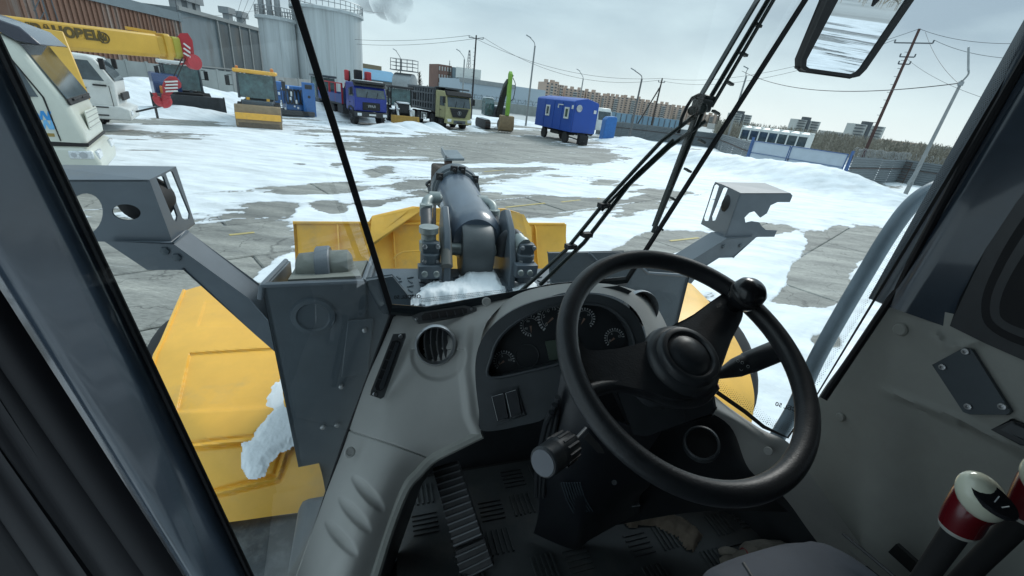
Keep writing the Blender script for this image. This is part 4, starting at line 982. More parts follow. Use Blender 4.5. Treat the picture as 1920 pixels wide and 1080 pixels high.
for i in range(5): b.box((-4.6, -1.22, .55 + .0 * i), (.02, .02, .02))
for x in (-5.1, -4.75, -4.4, -4.05): b.bar((x, -1.25, .45), (x, -1.25, 1.0), .06, .04)
b.bar((-5.2, -1.25, .45), (-3.95, -1.25, .45), .06, .04); b.bar((-5.2, -1.25, 1.0), (-3.95, -1.25, 1.0), .06, .04); b.build('side_guard', whitep, r, smooth=0)

# --- yellow wheel loader / machine with a dusty bucket
def loader_cab(r, body, gl, roof, zc, H, W=1.7, x0=-.2, x1=-1.9, roofm=None):
    for y in (-W / 2, W / 2):
        for x in (x0, x1): b = MB(); b.bar((x, y, zc), (x - .08, y * .95, H), .09, .09); b.build('cab_post', body, r)
    b = MB(); b.box(((x0 + x1) / 2, 0, (zc + H) / 2), (abs(x1 - x0) - .06, W - .06, H - zc - .1)); b.build('cab_glass', gl, r, smooth=0)
    b = MB(); b.box(((x0 + x1) / 2 + .05, 0, H + .08), (abs(x1 - x0) + .45, W + .28, .2)); b.build('roof', roof, r, bevel=.06)
    for y in (-.7, -.5, .5, .7): b = MB(); b.cyl((x0 + .12, y, H + .02), (x0 + .22, y, H + .02), .07, 12); b.build('work_lamp', headl, r)
p = H2(Z(488, 241)); r = root('wheel_loader', (p.x, p.y, 0), math.radians(-62), 'yellow roofed loader with a dusty brown bucket lowered onto the snow', 'loader')
loader_cab(r, gpaint2, cabglass, ypaint, 1.45, 2.78, 1.85, -1.3, -2.7)
b = MB(); b.lathe([(.02, -.15), (.09, -.1), (.09, .1), (.02, .15)], (-1.2, .85, 3.0), (0, 0, 1), 12); b.lathe([(.02, -.1), (.07, -.05), (.07, .1), (.02, .12)], (-1.2, -.85, 2.98), (0, 0, 1), 12); b.build('beacon', orange, r)
prof = [(.0, 0), (.15, .12), (.12, .75), (-.1, 1.15), (-.35, 1.2), (-.4, 1.1), (-.2, .8), (-.3, .25), (-.15, 0)]
b = MB(); b.prism([(x, -1.12, z) for x, z in prof], (0, 2.24, 0)); b.build('bucket', brown_b, r, bevel=.02)
b = MB(); b.box((.16, 0, .62), (.06, 2.2, .34)); b.build('bucket_band', ypaint, r, bevel=.02)
b = MB(); b.box((.1, 0, .14), (.12, 2.0, .3)); b.build('cutting_edge', mat('worn_edge', (.12, .09, .06), .6, ns=6, na=.3), r, bevel=.02)
b = MB(); b.box((-1.6, 0, .95), (2.4, 1.5, .9)); b.box((-3.4, 0, 1.3), (1.6, 1.5, 1.2)); b.build('body', gpaint2, r, bevel=.05)
for x in (-1.2, -3.2):
    for y in (-.85, .85): wheel(r, x, y, .62, .4)
mirrors(r, -1.3, 2.3, 2.3, blk)
b = MB(); b.box((-3.0, -.6, 2.2), (1.1, .8, 1.3)); b.build('engine_cover', mat('teal_cover', (.05, .09, .12), .5), r, bevel=.04)
for y in (-.5, .5): b = MB(); b.bar((-.25, y, .8), (-1.5, y, 1.5), .16, .2); b.build('lift_arm', ypaint, r)
b = MB()
for k in range(4): b.bar((-1.15, 1.02, 1.2 + k * .28), (-1.15, 1.22, 1.2 + k * .28), .03, .03)
b.bar((-1.15, 1.22, 1.1), (-1.15, 1.22, 2.2), .03, .03); b.build('ladder', blk, r)

# --- dark blue loader with the wide black blade
p = H2(Z(352, 222)); r = root('black_bladed_loader', (-20.4, 26.1, 0), math.radians(-46), 'dark blue dozer with a wide black blade, its teal cab under the crane boom', 'dozer')
loader_cab(r, gpaint2, cabglass, whitep, 1.35, 2.75, 1.75, -1.0, -2.5)
prof = [(.12, 0), (.02, .3), (.0, .8), (.12, 1.15), (.02, 1.17), (-.14, .8), (-.12, .3), (0, 0)]
b = MB(); b.prism([(x, -1.75, z) for x, z in prof], (0, 3.5, 0)); b.build('blade', mat('black_blade', (.035, .04, .045), .5, ns=4, na=.3, dirt=(.08, .08, .08), da=.2), r, bevel=.015)
for y in (-1.75, 1.75): b = MB(); b.prism([(.16, y, 0), (.1, y, 1.2), (-.2, y, 1.2), (-.2, y, 0)], (0, .04, 0)); b.build('end_plate', blk, r)
b = MB(); b.prism([(-.5, -1.5, .7), (-.3, -1.5, 1.7), (-.6, -1.5, 2.2), (-2.8, -1.5, 2.2), (-2.8, -1.5, .7)], (0, 1.3, 0)); b.build('hood', mat('dozer_navy', (.02, .05, .15), .35, ns=3, na=.2, coat=.3), r, bevel=.08)
b = MB(); b.box((-1.8, 0, .9), (3.2, 1.6, .8)); b.build('body', blk, r, bevel=.05)
for x in (-.9, -3.0):
    for y in (-1.0, 1.0): wheel(r, x, y, .65, .42)
for y in (-.7, .3): b = MB(); b.bar((-.15, y, .7), (-1.2, y, 1.35), .14, .18); b.build('push_arm', gpaint, r)
b = MB(); b.box((-.35, -1.0, 1.3), (.3, .5, .5)); b.build('work_light', orange, r, bevel=.05)
mirrors(r, -1.0, 2.3, 1.9, blk)

# --- blue attachments stacked on the snow
p = H2(Z(585, 221)); r = root('blue_crane_attachment', (p.x, p.y, 0), math.radians(-50), 'bright blue machine body with an upright door panel, snow caught in its coils', 'machine')
b = MB(); b.box((.2, 1.05 - 1.2, 1.25), (.12, .9, 2.5)); d_ = b.build('upright_panel', blue_e, r, bevel=.03)
b = MB(); b.cyl((.25, -.15, 1.5), (.3, -.15, 1.5), .1, 12); b.box((.27, -.15, 2.2), (.02, .5, .3)); b.build('panel_opening', blk, d_, bevel=.03)
b = MB(); b.box((-.8, -.9, 1.3), (1.5, 1.6, 1.7)); b.box((-1.0, -2.2, 1.6), (1.2, .9, 1.5)); b.build('housing', blue_e, r, bevel=.05)
b = MB()
for k in range(5): b.tube([(.05, -1.6 + .25 * k + .12 * math.cos(a / 10 * 6.28), 1.4 + .55 * math.sin(a / 10 * 6.28)) for a in range(10)], .05, 6, closed=True)
b.build('hose_coil', blk, r)
b = MB(); b.box((-.6, -1.4, .3), (2.4, 3.0, .3)); b.build('base_frame', chassis, r, bevel=.03)
b = MB()
rn = random.Random(8)
for k in range(14): b.box((.12, rn.uniform(-2.3, -.4), rn.uniform(.5, 2.2)), (.1, .12, rn.uniform(.1, .35)))
b.build('caught_snow', snow_m, r, bevel=.03)['kind'] = 'stuff'
p = H2(Z(612, 214)); r = root('parked_loader', (p.x - .3, p.y + 1, 0), math.radians(-50), 'greenish glazed loader cab half hidden behind the blue attachment and window joint', 'loader')
loader_cab(r, gpaint2, cabglass, gpaint2, 1.3, 3.0, 1.6, -.2, -1.8); b = MB(); b.box((-1.4, 0, .9), (3, 1.8, .8)); b.build('body', gpaint2, r, bevel=.05)
for y in (-.9, .9): wheel(r, -.6, y, .6, .4); wheel(r, -2.4, y, .6, .4)
b = MB(); b.box((.3, 0, .6), (.8, 1.8, .35)); b.build('snowy_fork', snow_m, r, bevel=.1)

# --- backhoe with a snowy front and yellow blade
p = H2(Z(757, 236)); r = root('backhoe_loader', (p.x, p.y + .5, 0), math.radians(-62), 'snow-dusted backhoe loader with a worn yellow blade, between the two trucks', 'loader')
loader_cab(r, blk, cabglass, chassis, 1.4, 2.85, 1.75, -1.8, -3.2)
b = MB(); b.prism([(.1, -1.2, .1), (-.02, -1.2, .75), (-.1, -1.2, .78), (-.06, -1.2, .1)], (0, 2.4, 0)); b.build('blade', mat('worn_yellow', (.42, .24, .04), .5, ns=4, na=.2, dirt=(.16, .11, .06), da=.25), r, bevel=.02)
b = MB(); b.box((-1.4, 0, 1.3), (1.3, 1.0, .8)); b.box((-2.4, 0, .8), (2.6, 1.4, .5)); b.build('body', chassis, r, bevel=.06)
b = MB()
for y in (-.55, .55): b.bar((-.15, y, .6), (-.9, y, 1.5), .16, .2); b.bar((-.9, y, 1.5), (-2.0, y, 1.6), .16, .2)
b.build('lift_arm', whitep, r, bevel=.02)
b = MB(); b.box((-1.1, 0, 1.75), (1.2, .9, .12)); b.box((-.5, -.55, 1.28), (.7, .22, .1)); b.box((-.5, .55, 1.28), (.7, .22, .1)); b.box((-.9, -.95, 1.2), (.5, .4, .1)); b.build('hood_snow', snow_m, r, bevel=.04)
b = MB(); b.box((-.55, .7, 1.0), (.3, .4, .5)); b.build('white_lamp_box', whitep, r, bevel=.04)
for y in (-.85, .85): wheel(r, -.9, y, .45, .3); wheel(r, -3.0, y, .7, .4)
mirrors(r, -1.85, 2.4, 1.9, blk)

# --- excavator
p = H2(Z(947, 249)); r = root('excavator', (p.x, p.y, 0), math.radians(-68), 'excavator with a black boom, lime green stick and rusty brown bucket on the ground', 'excavator')
b = MB(); b.prism([(-.35, -.7, .1), (.25, -.7, .25), (.42, -.7, .9), (.3, -.7, 1.55), (-.15, -.7, 1.6), (-.3, -.7, 1.2)], (0, 1.4, 0)); bk = b.build('bucket', brown_b, r, bevel=.04)
for y in (-.6, -.3, 0, .3, .6): b = MB(); b.prism([(-.3, y - .06, .22), (-.3, y + .06, .22), (-.22, y, 0)], (.15, 0, 0)); b.build('tooth', steel, bk)
b = MB(); b.prism([(-.1, -.16, 1.5), (.3, -.16, 1.6), (.32, -.16, 3.0), (.15, -.16, 5.2), (-.1, -.16, 5.45), (-.35, -.16, 5.2), (-.2, -.16, 3.0)], (0, .32, 0)); b.build('stick', green, r, bevel=.03)
b = MB(); pth = [(-.2, 0, 4.6), (-1.0, 0, 4.2), (-1.8, 0, 3.3), (-2.3, 0, 2.2), (-2.6, 0, 1.3)]; 
for i in range(4): b.bar(pth[i], pth[i + 1], .42, .55, up=Vector((0, 1, 0)))
b.build('boom', mat('boom_black', (.035, .04, .035), .45, ns=3, na=.3), r, bevel=.05)
b = MB(); b.cyl((-1.2, .2, 4.6), (.0, .2, 5.1), .09, 10); b.cyl((-2.6, -.3, 1.6), (-1.5, -.3, 3.2), .1, 10); b.build('hydraulic_ram', chassis, r)
b = MB(); b.tube(smooth_path([(.1, .22, 4.9), (.75, .3, 4.3), (.55, .3, 3.2), (.2, .2, 2.9)]), .04, 6); b.build('hose', hose, r)
b = MB(); b.box((-4.2, .1, 1.7), (2.6, 2.2, 1.0)); b.build('upper_body', greyp, r, bevel=.1)
b = MB(); b.prism([(-2.9, -1.4, 1.3), (-2.8, -1.4, 2.4), (-3.1, -1.4, 2.9), (-4.3, -1.4, 2.9), (-4.3, -1.4, 1.3)], (0, .95, 0)); b.build('operator_cab', cabglass, r, bevel=.06)
b = MB(); b.box((-4.3, .3, 2.25), (2.2, 1.6, .12)); b.box((-3.6, -.95, 2.95), (1.1, .8, .08)); b.build('roof_snow', snow_m, r, bevel=.04)
for y in (-1.25, 1.25):
    b = MB(); R_ = .42; P = [(-5.6 + R_ * math.cos(math.pi / 2 + math.pi * i / 8), R_ + R_ * math.sin(math.pi / 2 + math.pi * i / 8)) for i in range(9)] + [(-2.3 + R_ * math.cos(-math.pi / 2 + math.pi * i / 8), R_ + R_ * math.sin(-math.pi / 2 + math.pi * i / 8)) for i in range(9)]
    b.prism([(x, y - .27, z + .02) for x, z in P], (0, .54, 0)); tk = b.build('track', chassis, r)
    b = MB()
    for i in range(16): b.box((-5.6 + i * .22, y, .88), (.12, .56, .05)); b.box((-1.93, y, .2 + i * .04), (.04, .56, .02))
    b.build('track_shoe', postm, tk, smooth=0)['kind'] = 'stuff'
    b = MB(); b.box((-4, y, .93), (3.0, .5, .07)); b.build('track_snow', snow_m, tk, bevel=.03)

# --- blue living wagon
pc = H2(Z(1074, 266)); r = root('living_wagon', (3.43, 39.55, 0), math.radians(-62.9), 'bright blue wheeled site wagon with two white framed windows', 'wagon')
L_, W_, z0, z1, zp = 7.0, 2.6, 1.0, 3.5, 3.86      # local x: out of the gable end, y to its left; near left corner at the origin
y0, y1 = 0, W_          # gable end spans y 0..W (towards +y = right of the picture)
b = MB(); b.prism([(0, y0, z0), (0, y1, z0), (0, y1, z1), (0, y1 - .18, z1 + .12), (0, W_ * .5, zp), (0, y0 + .18, z1 + .12), (0, y0, z1)], (-L_, 0, 0)); body = b.build('body', blue_c, r, bevel=.04)
b = MB()
for x in (-1.9, -3.4, -5.2): b.box((x, -.012, (z0 + z1) / 2), (.02, .024, z1 - z0 - .2))
b.box((.012, W_ * .02 + .06, (z0 + z1) / 2), (.02, .03, z1 - z0)); b.build('panel_seam', mat('seam_blue', (.008, .04, .22), .5), body, smooth=0)
for x in (-1.0, -4.5):
    b = MB(); b.plate([(x - .38, -.02, 2.05), (x + .38, -.02, 2.05), (x + .38, -.02, 3.0), (x - .38, -.02, 3.0)], [[(x - .24, -.02, 2.2), (x - .24, -.02, 2.86), (x + .24, -.02, 2.86), (x + .24, -.02, 2.2)]], (0, -.07, 0)); wf = b.build('window', whitep, r, smooth=0)
    b = MB(); b.box((x, -.02, 2.53), (.5, .03, .68)); b.build('pane', autoglass, wf, smooth=0)
for x, zz, wd, hh in ((-2.6, 3.02, .12, .34), (-2.2, 3.15, .9, .08), (-.15, 3.05, .2, .3)):
    b = MB(); b.box((x, -.04, zz), (wd, .06, hh)); b.build('notice_plate', whitep, r)
b = MB(); b.lathe([(.28, 0), (.3, .06), (.2, .1), (.05, .1)], (.0, .55, 3.0), (1, 0, 0), 20); b.build('vent_cover', silver, r)
b = MB(); b.box((.03, W_ - .35, 2.85), (.05, .28, .28)); b.build('lamp', whitep, r, bevel=.02)
b = MB(); b.box((-L_ / 2, W_ / 2, .88), (L_ - .3, .9, .2)); b.box((-L_ / 2, W_ / 2, .72), (1.6, 1.8, .3)); b.bar((-.8, .5, .55), (.6, 1.2, .35), .1, .1); b.bar((-.8, 2.0, .55), (.6, 1.2, .35), .1, .1); b.build('undercarriage', chassis, r)
for x in (-1.1, -5.2):
    for y in (.25, W_ - .25): wheel(r, x, y, .48, .26)
b = MB(); b.box((.2, 1.3, .45), (.5, .9, .8)); b.build('tow_box', blk, r, bevel=.05)

# --- crane truck (second from the left) and its boom
p = H2(Z(207, 252)); HD = math.radians(35); r = root('crane_truck', (-17.9, 19.1, 0), HD, 'white cabbed crane truck with a long yellow telescopic boom over its roof', 'crane truck')
# near side is local -y
h = 1.2
b = MB(); b.prism([(-2.3, -h, .95), (-.05, -h, .95), (.02, -h, 1.9), (-.42, -h, 2.72), (-.62, -h, 2.8), (-2.3, -h, 2.86)], (0, 2 * h, 0)); b.build('cab', whitep, r, bevel=.07)
b = MB(); b.prism([(.035, -h + .1, 1.95), (.035, h - .1, 1.95), (-.39, h - .15, 2.68), (-.39, -h + .15, 2.68)], (.01, 0, .006)); b.build('windshield', autoglass, r)
for s in (-1, 1):
    b = MB(); b.prism([(-.28, s * h, 1.92), (-1.1, s * h, 1.92), (-1.1, s * h, 2.62), (-.62, s * h, 2.62)], (0, s * .014, 0)); b.build('side_window', autoglass, r, smooth=0)
    b = MB(); b.prism([(-1.3, s * h, 1.98), (-2.15, s * h, 1.98), (-2.15, s * h, 2.6), (-1.3, s * h, 2.6)], (0, s * .014, 0)); b.build('sleeper_window', autoglass, r, bevel=.0)
    b = MB(); b.box((-1.2, s * (h + .004), 1.8), (.02, .014, 1.65)); b.box((-.18, s * (h + .004), 1.35), (.02, .014, .8)); b.build('door_seam', chassis, r, smooth=0)
    b = MB(); b.box((-1.0, s * (h + .02), 1.62), (.26, .05, .06)); b.build('door_handle', blk, r)
    b = MB(); b.box((-.45, s * (h + .03), 1.75), (.42, .08, .06)); b.box((-.2, s * (h + .14), 2.55), (.16, .2, .4)); b.build('mirror', blk, r, bevel=.02)
b = MB(); b.prism([(-1.7, -h - .02, .45), (.28, -h - .02, .45), (.3, -h - .02, .88), (0, -h - .02, 1.0), (-1.7, -h - .02, 1.0)], (0, 2 * h + .04, 0)); b.build('bumper', whitep, r, bevel=.05)
b = MB(); b.box((-.85, -h - .03, .93), (1.0, .03, .05)); b.box((-.85, -h - .03, .62), (.9, .03, .05)); b.build('step_slot', chassis, r)
b = MB(); b.box((.3, -.85, .74), (.05, .4, .2)); b.box((.3, .85, .74), (.05, .4, .2)); b.build('headlight', headl, r, bevel=.02)
b = MB(); b.box((.1, 0, 1.35), (.08, 1.6, .3)); b.build('grille', chassis, r, bevel=.02)
for x in (-1.2, -4.6, -6.0):
    for y in (-1.02, 1.02): wheel(r, x, y, .52, .32)
b = MB(); b.box((-5, 0, .9), (7.5, 1, .5)); b.build('chassis', chassis, r)
b = MB(); b.box((-4.0, .3, 1.9), (1.6, 1.9, 1.9)); b.build('turret', craney, r, bevel=.08)
b = MB(); b.bar((.3, .2, .7), (1.4, .6, 1.05), .07, .07); b.cyl((1.0, .45, .9), (1.0, .45, .45), .05, 8); b.build('hook_sling', chassis, r)
rc = r
inv = Matrix.Translation(Vector(rc.location)) @ Matrix.Rotation(HD, 4, 'Z'); inv = inv.inverted()
# boom set by two measured ends
def bd(px, py, dist): return inv @ AT(px, py, dist)
bA, bB = bd(60, 62, 20.5), bd(332, 90, 22.5); bt = 1.05
dirb = (bB - bA).normalized(); upb = Vector((0, 0, 1)); upb = (upb - dirb * upb.dot(dirb)).normalized(); sdb = dirb.cross(upb)
b = MB(); 
sec = [(-.5, -.36), (-.36, -.5), (.36, -.5), (.5, -.36), (.5, .42), (.42, .5), (-.42, .5), (-.5, .42)]
def boomsec(a, c, k, kz): return MB().prism([a + sdb * (x * k) + upb * (y * kz) for x, y in sec], c - a)
back = bA - dirb * 5
boomsec(back, bA.lerp(bB, .80), .56, .76).build('boom', craney, rc, bevel=.02)
bo = boomsec(bA.lerp(bB, .80), bB, .5, .66).build('boom_section', craney, rc, bevel=.02)
boomsec(bA.lerp(bB, .86), bA.lerp(bB, .91), .64, .86).build('boom_collar', craney, rc, bevel=.02)
boomsec(bA.lerp(bB, .935), bA.lerp(bB, 1.0), .56, .74).build('boom_head', craneol, rc, bevel=.03)
b = MB(); q = bA.lerp(bB, .52) - sdb * 0; b.prism([bA.lerp(bB, .5) - sdb * .30 + upb * .2, bA.lerp(bB, .585) - sdb * .30 + upb * .2, bA.lerp(bB, .585) - sdb * .30 - upb * .36, bA.lerp(bB, .5) - sdb * .30 - upb * .2], -sdb * .04); pl_side = b.build('boom_plate', craney, rc, bevel=.01)
b = MB(); b.bar(bA.lerp(bB, .62) + upb * .46, bA.lerp(bB, .84) + upb * .42, .12, .1); b.build('boom_rail', craney, rc)
sgn = -1 if (inv.to_3x3() @ (EYE - Vector(rc.location))).dot(sdb) < 0 else 1
near = sdb * sgn
letter = mat('boom_lettering', (.10, .07, .02), .6)
tp = bA.lerp(bB, .15) + near * .29 + upb * .10
text_mesh('ИВАНОВЕЦ', .36, 'boom_lettering', letter, rc, tp, dirb, upb, .006, bold=.022)
cp = bA.lerp(bB, .40) + near * .295 + upb * .08
b = MB(); b.tube([cp + dirb * (.15 * math.cos(2 * math.pi * i / 24)) + upb * (.15 * math.sin(2 * math.pi * i / 24)) for i in range(24)], .02, 6, closed=True); b.build('boom_emblem', letter, rc)
text_mesh('И', .22, 'boom_emblem', letter, rc, cp, dirb, upb, .006, bold=.02)
# luffing ram and cable hood seen behind the nearest truck
b = MB(); b.bar(bd(98, 62, 20), bd(150, 190, 19), .45, .4); b.build('boom_strut', craney, rc, bevel=.04)
# head sheaves and striped block
def disk_plate(pts, dist, th, name, m, par):
    P = [inv @ AT(x, y, dist) for x, y in pts]; n_ = (P[1] - P[0]).cross(P[3] - P[0]).normalized(); b = MB(); b.plate(P, [], n_ * th); return b.build(name, m, par, smooth=0)
disk_plate([(330, 72), (338, 62), (352, 62), (361, 76), (364, 100), (366, 118), (352, 120), (342, 108), (332, 92)], 22.3, .35, 'sheave_housing', red, rc)
for k in range(3): disk_plate([(343, 82 + k * 9), (345, 80 + k * 9), (357, 89 + k * 8), (357, 93 + k * 8)], 22.1, .03, 'white_stripe', whitep, rc)
b = MB(); c_ = inv @ AT(362, 116, 22.3); b.cyl(c_ - near * .1, c_ + near * .12, .27, 20); b.build('sheave', red, rc)
disk_plate([(338, 118), (352, 116), (352, 121), (338, 122)], 22.3, .2, 'jib_tip', red, rc)
# the hook block hanging in front of the dozer
rr = root('hook_block', tuple(AT(322, 196, 21.6)), 0, 'red crane hook block with white stripes hanging beside the black blade', 'crane hook', world=True)
def wplate(pts, dist, th, name, m, par, holes=()):
    P0 = AT(pts[0][0], pts[0][1], dist); nn = Vector((P0.x, P0.y, 0)).normalized(); return pplate(pts, onp(P0, nn), th, name, m, par, holes)
hb = wplate([(308, 150), (318, 143), (330, 144), (340, 156), (340, 164), (330, 168), (318, 180), (306, 176), (304, 162)], 21.6, .35, 'block_cheek', red, rr)
for k in range(4): wplate([(308 + k % 2 * 3, 152 + k * 6), (333, 151 + k * 6), (334, 154 + k * 6), (310, 155 + k * 6)], 21.5, .04, 'white_stripe', whitep, rr)
b = MB(); hp = [AT(x, y, 21.7) for x, y in ((312, 178), (311, 184), (313, 190), (309, 194), (300, 193), (295, 188), (292, 180), (289, 174))]; b.tube(smooth_path(hp, 5), [.14] * 6 + [.17] * 12 + [.13] * 12 + [.07] * 6, 10); b.build('hook', red, rr)
b = MB()
for dx in (-3, 4): b.cyl(AT(345 + dx, 108, 22.2), AT(326 + dx, 150, 21.7), .018, 6)
b.build('hoist_rope', blk, rr)

# --- nearest truck
p = H2(Z(206, 330)); HD2 = math.radians(37)
p = Vector((-11.0, 10.72, 0)); r = root('near_truck', p, HD2, 'cream white truck nearest on the left with a blue wave logo on its door', 'truck'); rn_ = r
h = 1.25
b = MB(); b.prism([(-2.2, -h, .9), (-.02, -h, .9), (.0, -h, 1.25), (-.14, -h, 1.95), (-.62, -h, 3.05), (-.8, -h, 3.15), (-2.2, -h, 3.2)], (0, 2 * h, 0)); b.build('cab', cream, r, bevel=.1)
b = MB(); b.prism([(-.13, -h + .04, 1.98), (-.13, h - .04, 1.98), (-.6, h - .1, 3.0), (-.6, -h + .1, 3.0)], (.02, 0, .01)); b.build('windshield', autoglass, r)
b = MB(); b.prism([(-.12, -h + .02, 1.86), (-.12, h - .02, 1.86), (-.15, h - .02, 2.0), (-.15, -h + .02, 2.0)], (.04, 0, .01)); b.build('cowl', blk, r, bevel=.02)
b = MB(); b.tube([(-.08, -.9, 1.97), (-.05, -.2, 2.0)], .025, 6); b.tube([(-.08, .1, 1.97), (-.05, .8, 2.0)], .025, 6); b.build('wiper', blk, r)
b = MB(); b.prism([(-.25, -h - .03, 3.02), (-.5, -h - .03, 3.32), (-1.2, -h - .03, 3.55), (-2.0, -h - .03, 3.6), (-1.9, -h - .03, 3.42), (-.85, -h - .03, 3.2), (-.62, -h - .03, 3.05)], (0, 2 * h + .06, 0)); b.build('roof_visor', mat('visor_smoke', (.035, .04, .06), .2, coat=.4), r, bevel=.03)
for s in (-1, 1):
    b = MB(); b.prism([(-.56, s * h, 2.0), (-1.55, s * h, 2.0), (-1.55, s * h, 2.85), (-.86, s * h, 2.85), (-.7, s * h, 2.5)], (0, s * .016, 0)); b.build('side_window', autoglass, r, smooth=0)
    b = MB(); b.prism([(-.42, s * h, 1.1), (-.44, s * h, 1.1), (-.5, s * h, 2.0), (-.9, s * h, 2.98), (-.88, s * h, 2.98), (-.47, s * h, 2.0)], (0, s * .012, 0)); b.box((-1.62, s * (h + .003), 2.0), (.02, .014, 1.9)); b.build('door_seam', blk, r, smooth=0)
    b = MB(); b.box((-.85, s * (h + .05), 1.98), (.34, .1, .05)); b.build('window_ledge', blk, r, bevel=.01)
    b = MB(); b.box((-1.1, s * (h + .003), 1.22), (1.2, .012, .07)); b.build('ochre_stripe', mat('stripe_ochre', (.32, .22, .06), .5), r, smooth=0)
    b = MB(); b.prism([(.0, s * .72, .92), (.06, s * .72, .7), (-.02, s * .72, .62), (-.02, s * 1.26, .62), (-.2, s * 1.27, .7), (-.2, s * 1.27, .92)], (0, 0, .02)); 
b = MB(); b.prism([(-1.9, -h - .03, .35), (.1, -h - .03, .35), (.14, -h - .03, .62), (.06, -h - .03, .9), (-.1, -h - .03, .97), (-1.9, -h - .03, .97)], (0, 2 * h + .06, 0)); b.build('bumper', cream, r, bevel=.07)
b = MB(); b.prism([(-.62, -h - .01, .98), (.0, -h - .01, .98), (.03, -h - .01, 1.06), (-.62, -h - .01, 1.08)], (0, 2 * h + .02, 0)); b.build('trim_strip', blk, r, bevel=.01)
for s in (-1, 1):
    b = MB(); b.box((-.16, s * (h + .02), .80), (.42, .06, .19)); b.box((.1, s * (h - .28), .78), (.08, .46, .2)); hl = b.build('headlight', headl, r, bevel=.03)
    b = MB(); b.cyl((-.12, s * (h + .05), .8), (-.12, s * (h + .06), .8), .07, 14); b.cyl((-.28, s * (h + .05), .8), (-.28, s * (h + .06), .8), .05, 14); b.build('lens', silver, hl)
b = MB(); b.box((-1.2, -h - .02, .92), (.5, .03, .05)); b.build('step_slot', blk, r)
b = MB(); b.box((.01, 0.1, 1.5), (.03, 1.5, .42)); g_ = b.build('grille', cream, r, bevel=.03)
b = MB()
for k in range(4): b.box((.03, .1, 1.34 + .11 * k), (.012, 1.4, .014))
b.build('grille_bar', mat('faint_grey', (.35, .36, .34), .6), g_, smooth=0)['kind'] = 'stuff'
for x in (-1.3, -5.0):
    for y in (-1.05, 1.05): wheel(r, x, y, .52, .32)
b = MB(); b.box((-4.5, 0, .9), (5, 1, .4)); b.build('chassis', chassis, r)
# wave logo, two rows of zig-zags
lb = mat('logo_blue', (.03, .26, .62), .5); lb2 = mat('logo_light_blue', (.16, .45, .75), .5)
for row, m_ in ((0, lb), (1, lb2)):
    zt = 1.72 - row * .19
    for k in range(2):
        x = -.98 + k * .26; pts_ = [(x - .02, zt), (x + .05, zt), (x + .09, zt - .12), (x + .12, zt), (x + .17, zt), (x + .2, zt - .12), (x + .23, zt), (x + .28, zt), (x + .25, zt - .19), (x + .17, zt - .19), (x + .14, zt - .07), (x + .11, zt - .19), (x + .03, zt - .19)]
        b = MB(); b.plate([(a, -h - .003, c) for a, c in pts_], [], (0, -.006, 0)); b.build('door_logo', m_, r, smooth=0)
text_mesh('5387', .1, 'door_number', mat('faint_grey', (.35, .36, .34), .6), r, (-.75, -h - .004, 1.06), (1, 0, 0), (0, 0, 1), .002)
# ------------------------------------------------------------------ the wheel loader the picture is taken from
LR = root('wheel_loader', (0.3, 0, 0), 0, 'yellow and grey wheel loader seen from its own cab, bucket on the snow ahead', 'loader', world=True)
def P5(mb, name, m, par=None, **k): return mb.build(name, m, par or LR, **k)

def in_poly(x, y, poly):
    c = False; j = len(poly) - 1
    for i in range(len(poly)):
        xi, yi = poly[i]; xj, yj = poly[j]
        if (yi > y) != (yj > y) and x < (xj - xi) * (y - yi) / (yj - yi + 1e-9) + xi: c = not c
        j = i
    return c
def pdist(x, y, poly, closed=True):
    best = 1e9; n = len(poly)
    for i in range(n if closed else n - 1):
        ax, ay = poly[i]; bx, by = poly[(i + 1) % n]; dx, dy = bx - ax, by - ay
        t = max(0, min(1, ((x - ax) * dx + (y - ay) * dy) / (dx * dx + dy * dy + 1e-9))); best = min(best, math.hypot(x - ax - t * dx, y - ay - t * dy))
    return best
def sstep(a, b_, x): t = max(0, min(1, (x - a) / (b_ - a))); return t * t * (3 - 2 * t)
def cr(a, b_, c, d, t): return .5 * ((2 * b_) + (c - a) * t + (2 * a - 5 * b_ + 4 * c - d) * t * t + (3 * b_ - 3 * c + d - a) * t ** 3)
def resample(rows, ku, kv):
    def line(P, k):
        n = len(P); o = []
        for i in range(n - 1):
            for j in range(k):
                t = j / k; a = P[max(i - 1, 0)]; b_ = P[i]; c = P[i + 1]; d = P[min(i + 2, n - 1)]
                o.append(tuple(cr(a[q], b_[q], c[q], d[q], t) for q in range(3)))
        o.append(P[-1]); return o
    R1 = [line(r_, kv) for r_ in rows]; cols = [line([R1[i][j] for i in range(len(R1))], ku) for j in range(len(R1[0]))]
    return [[cols[j][i] for j in range(len(cols))] for i in range(len(cols[0]))]
def surf(rows, ku, kv, name, m, par=None, th=.012, emboss=None, conv=None, smooth=50):
    """rows of (px, py, q); q is a depth unless conv gives the point; emboss(px, py) pushes the skin away from the eye."""
    G_ = resample(rows, ku, kv); out_ = []
    for r_ in G_:
        o = []
        for x, y, q in r_:
            p = conv(x, y, q) if conv else PD(x, y, q)
            if emboss: e = emboss(x, y); p = p + (p - EYE).normalized() * e
            o.append(p)
        out_.append(o)
    mid = out_[len(out_) // 2][len(out_[0]) // 2]; v = (mid - EYE).normalized() * th
    b = MB(); b.slab_grid(out_, v); return b.build(name, m, par or LR, smooth)
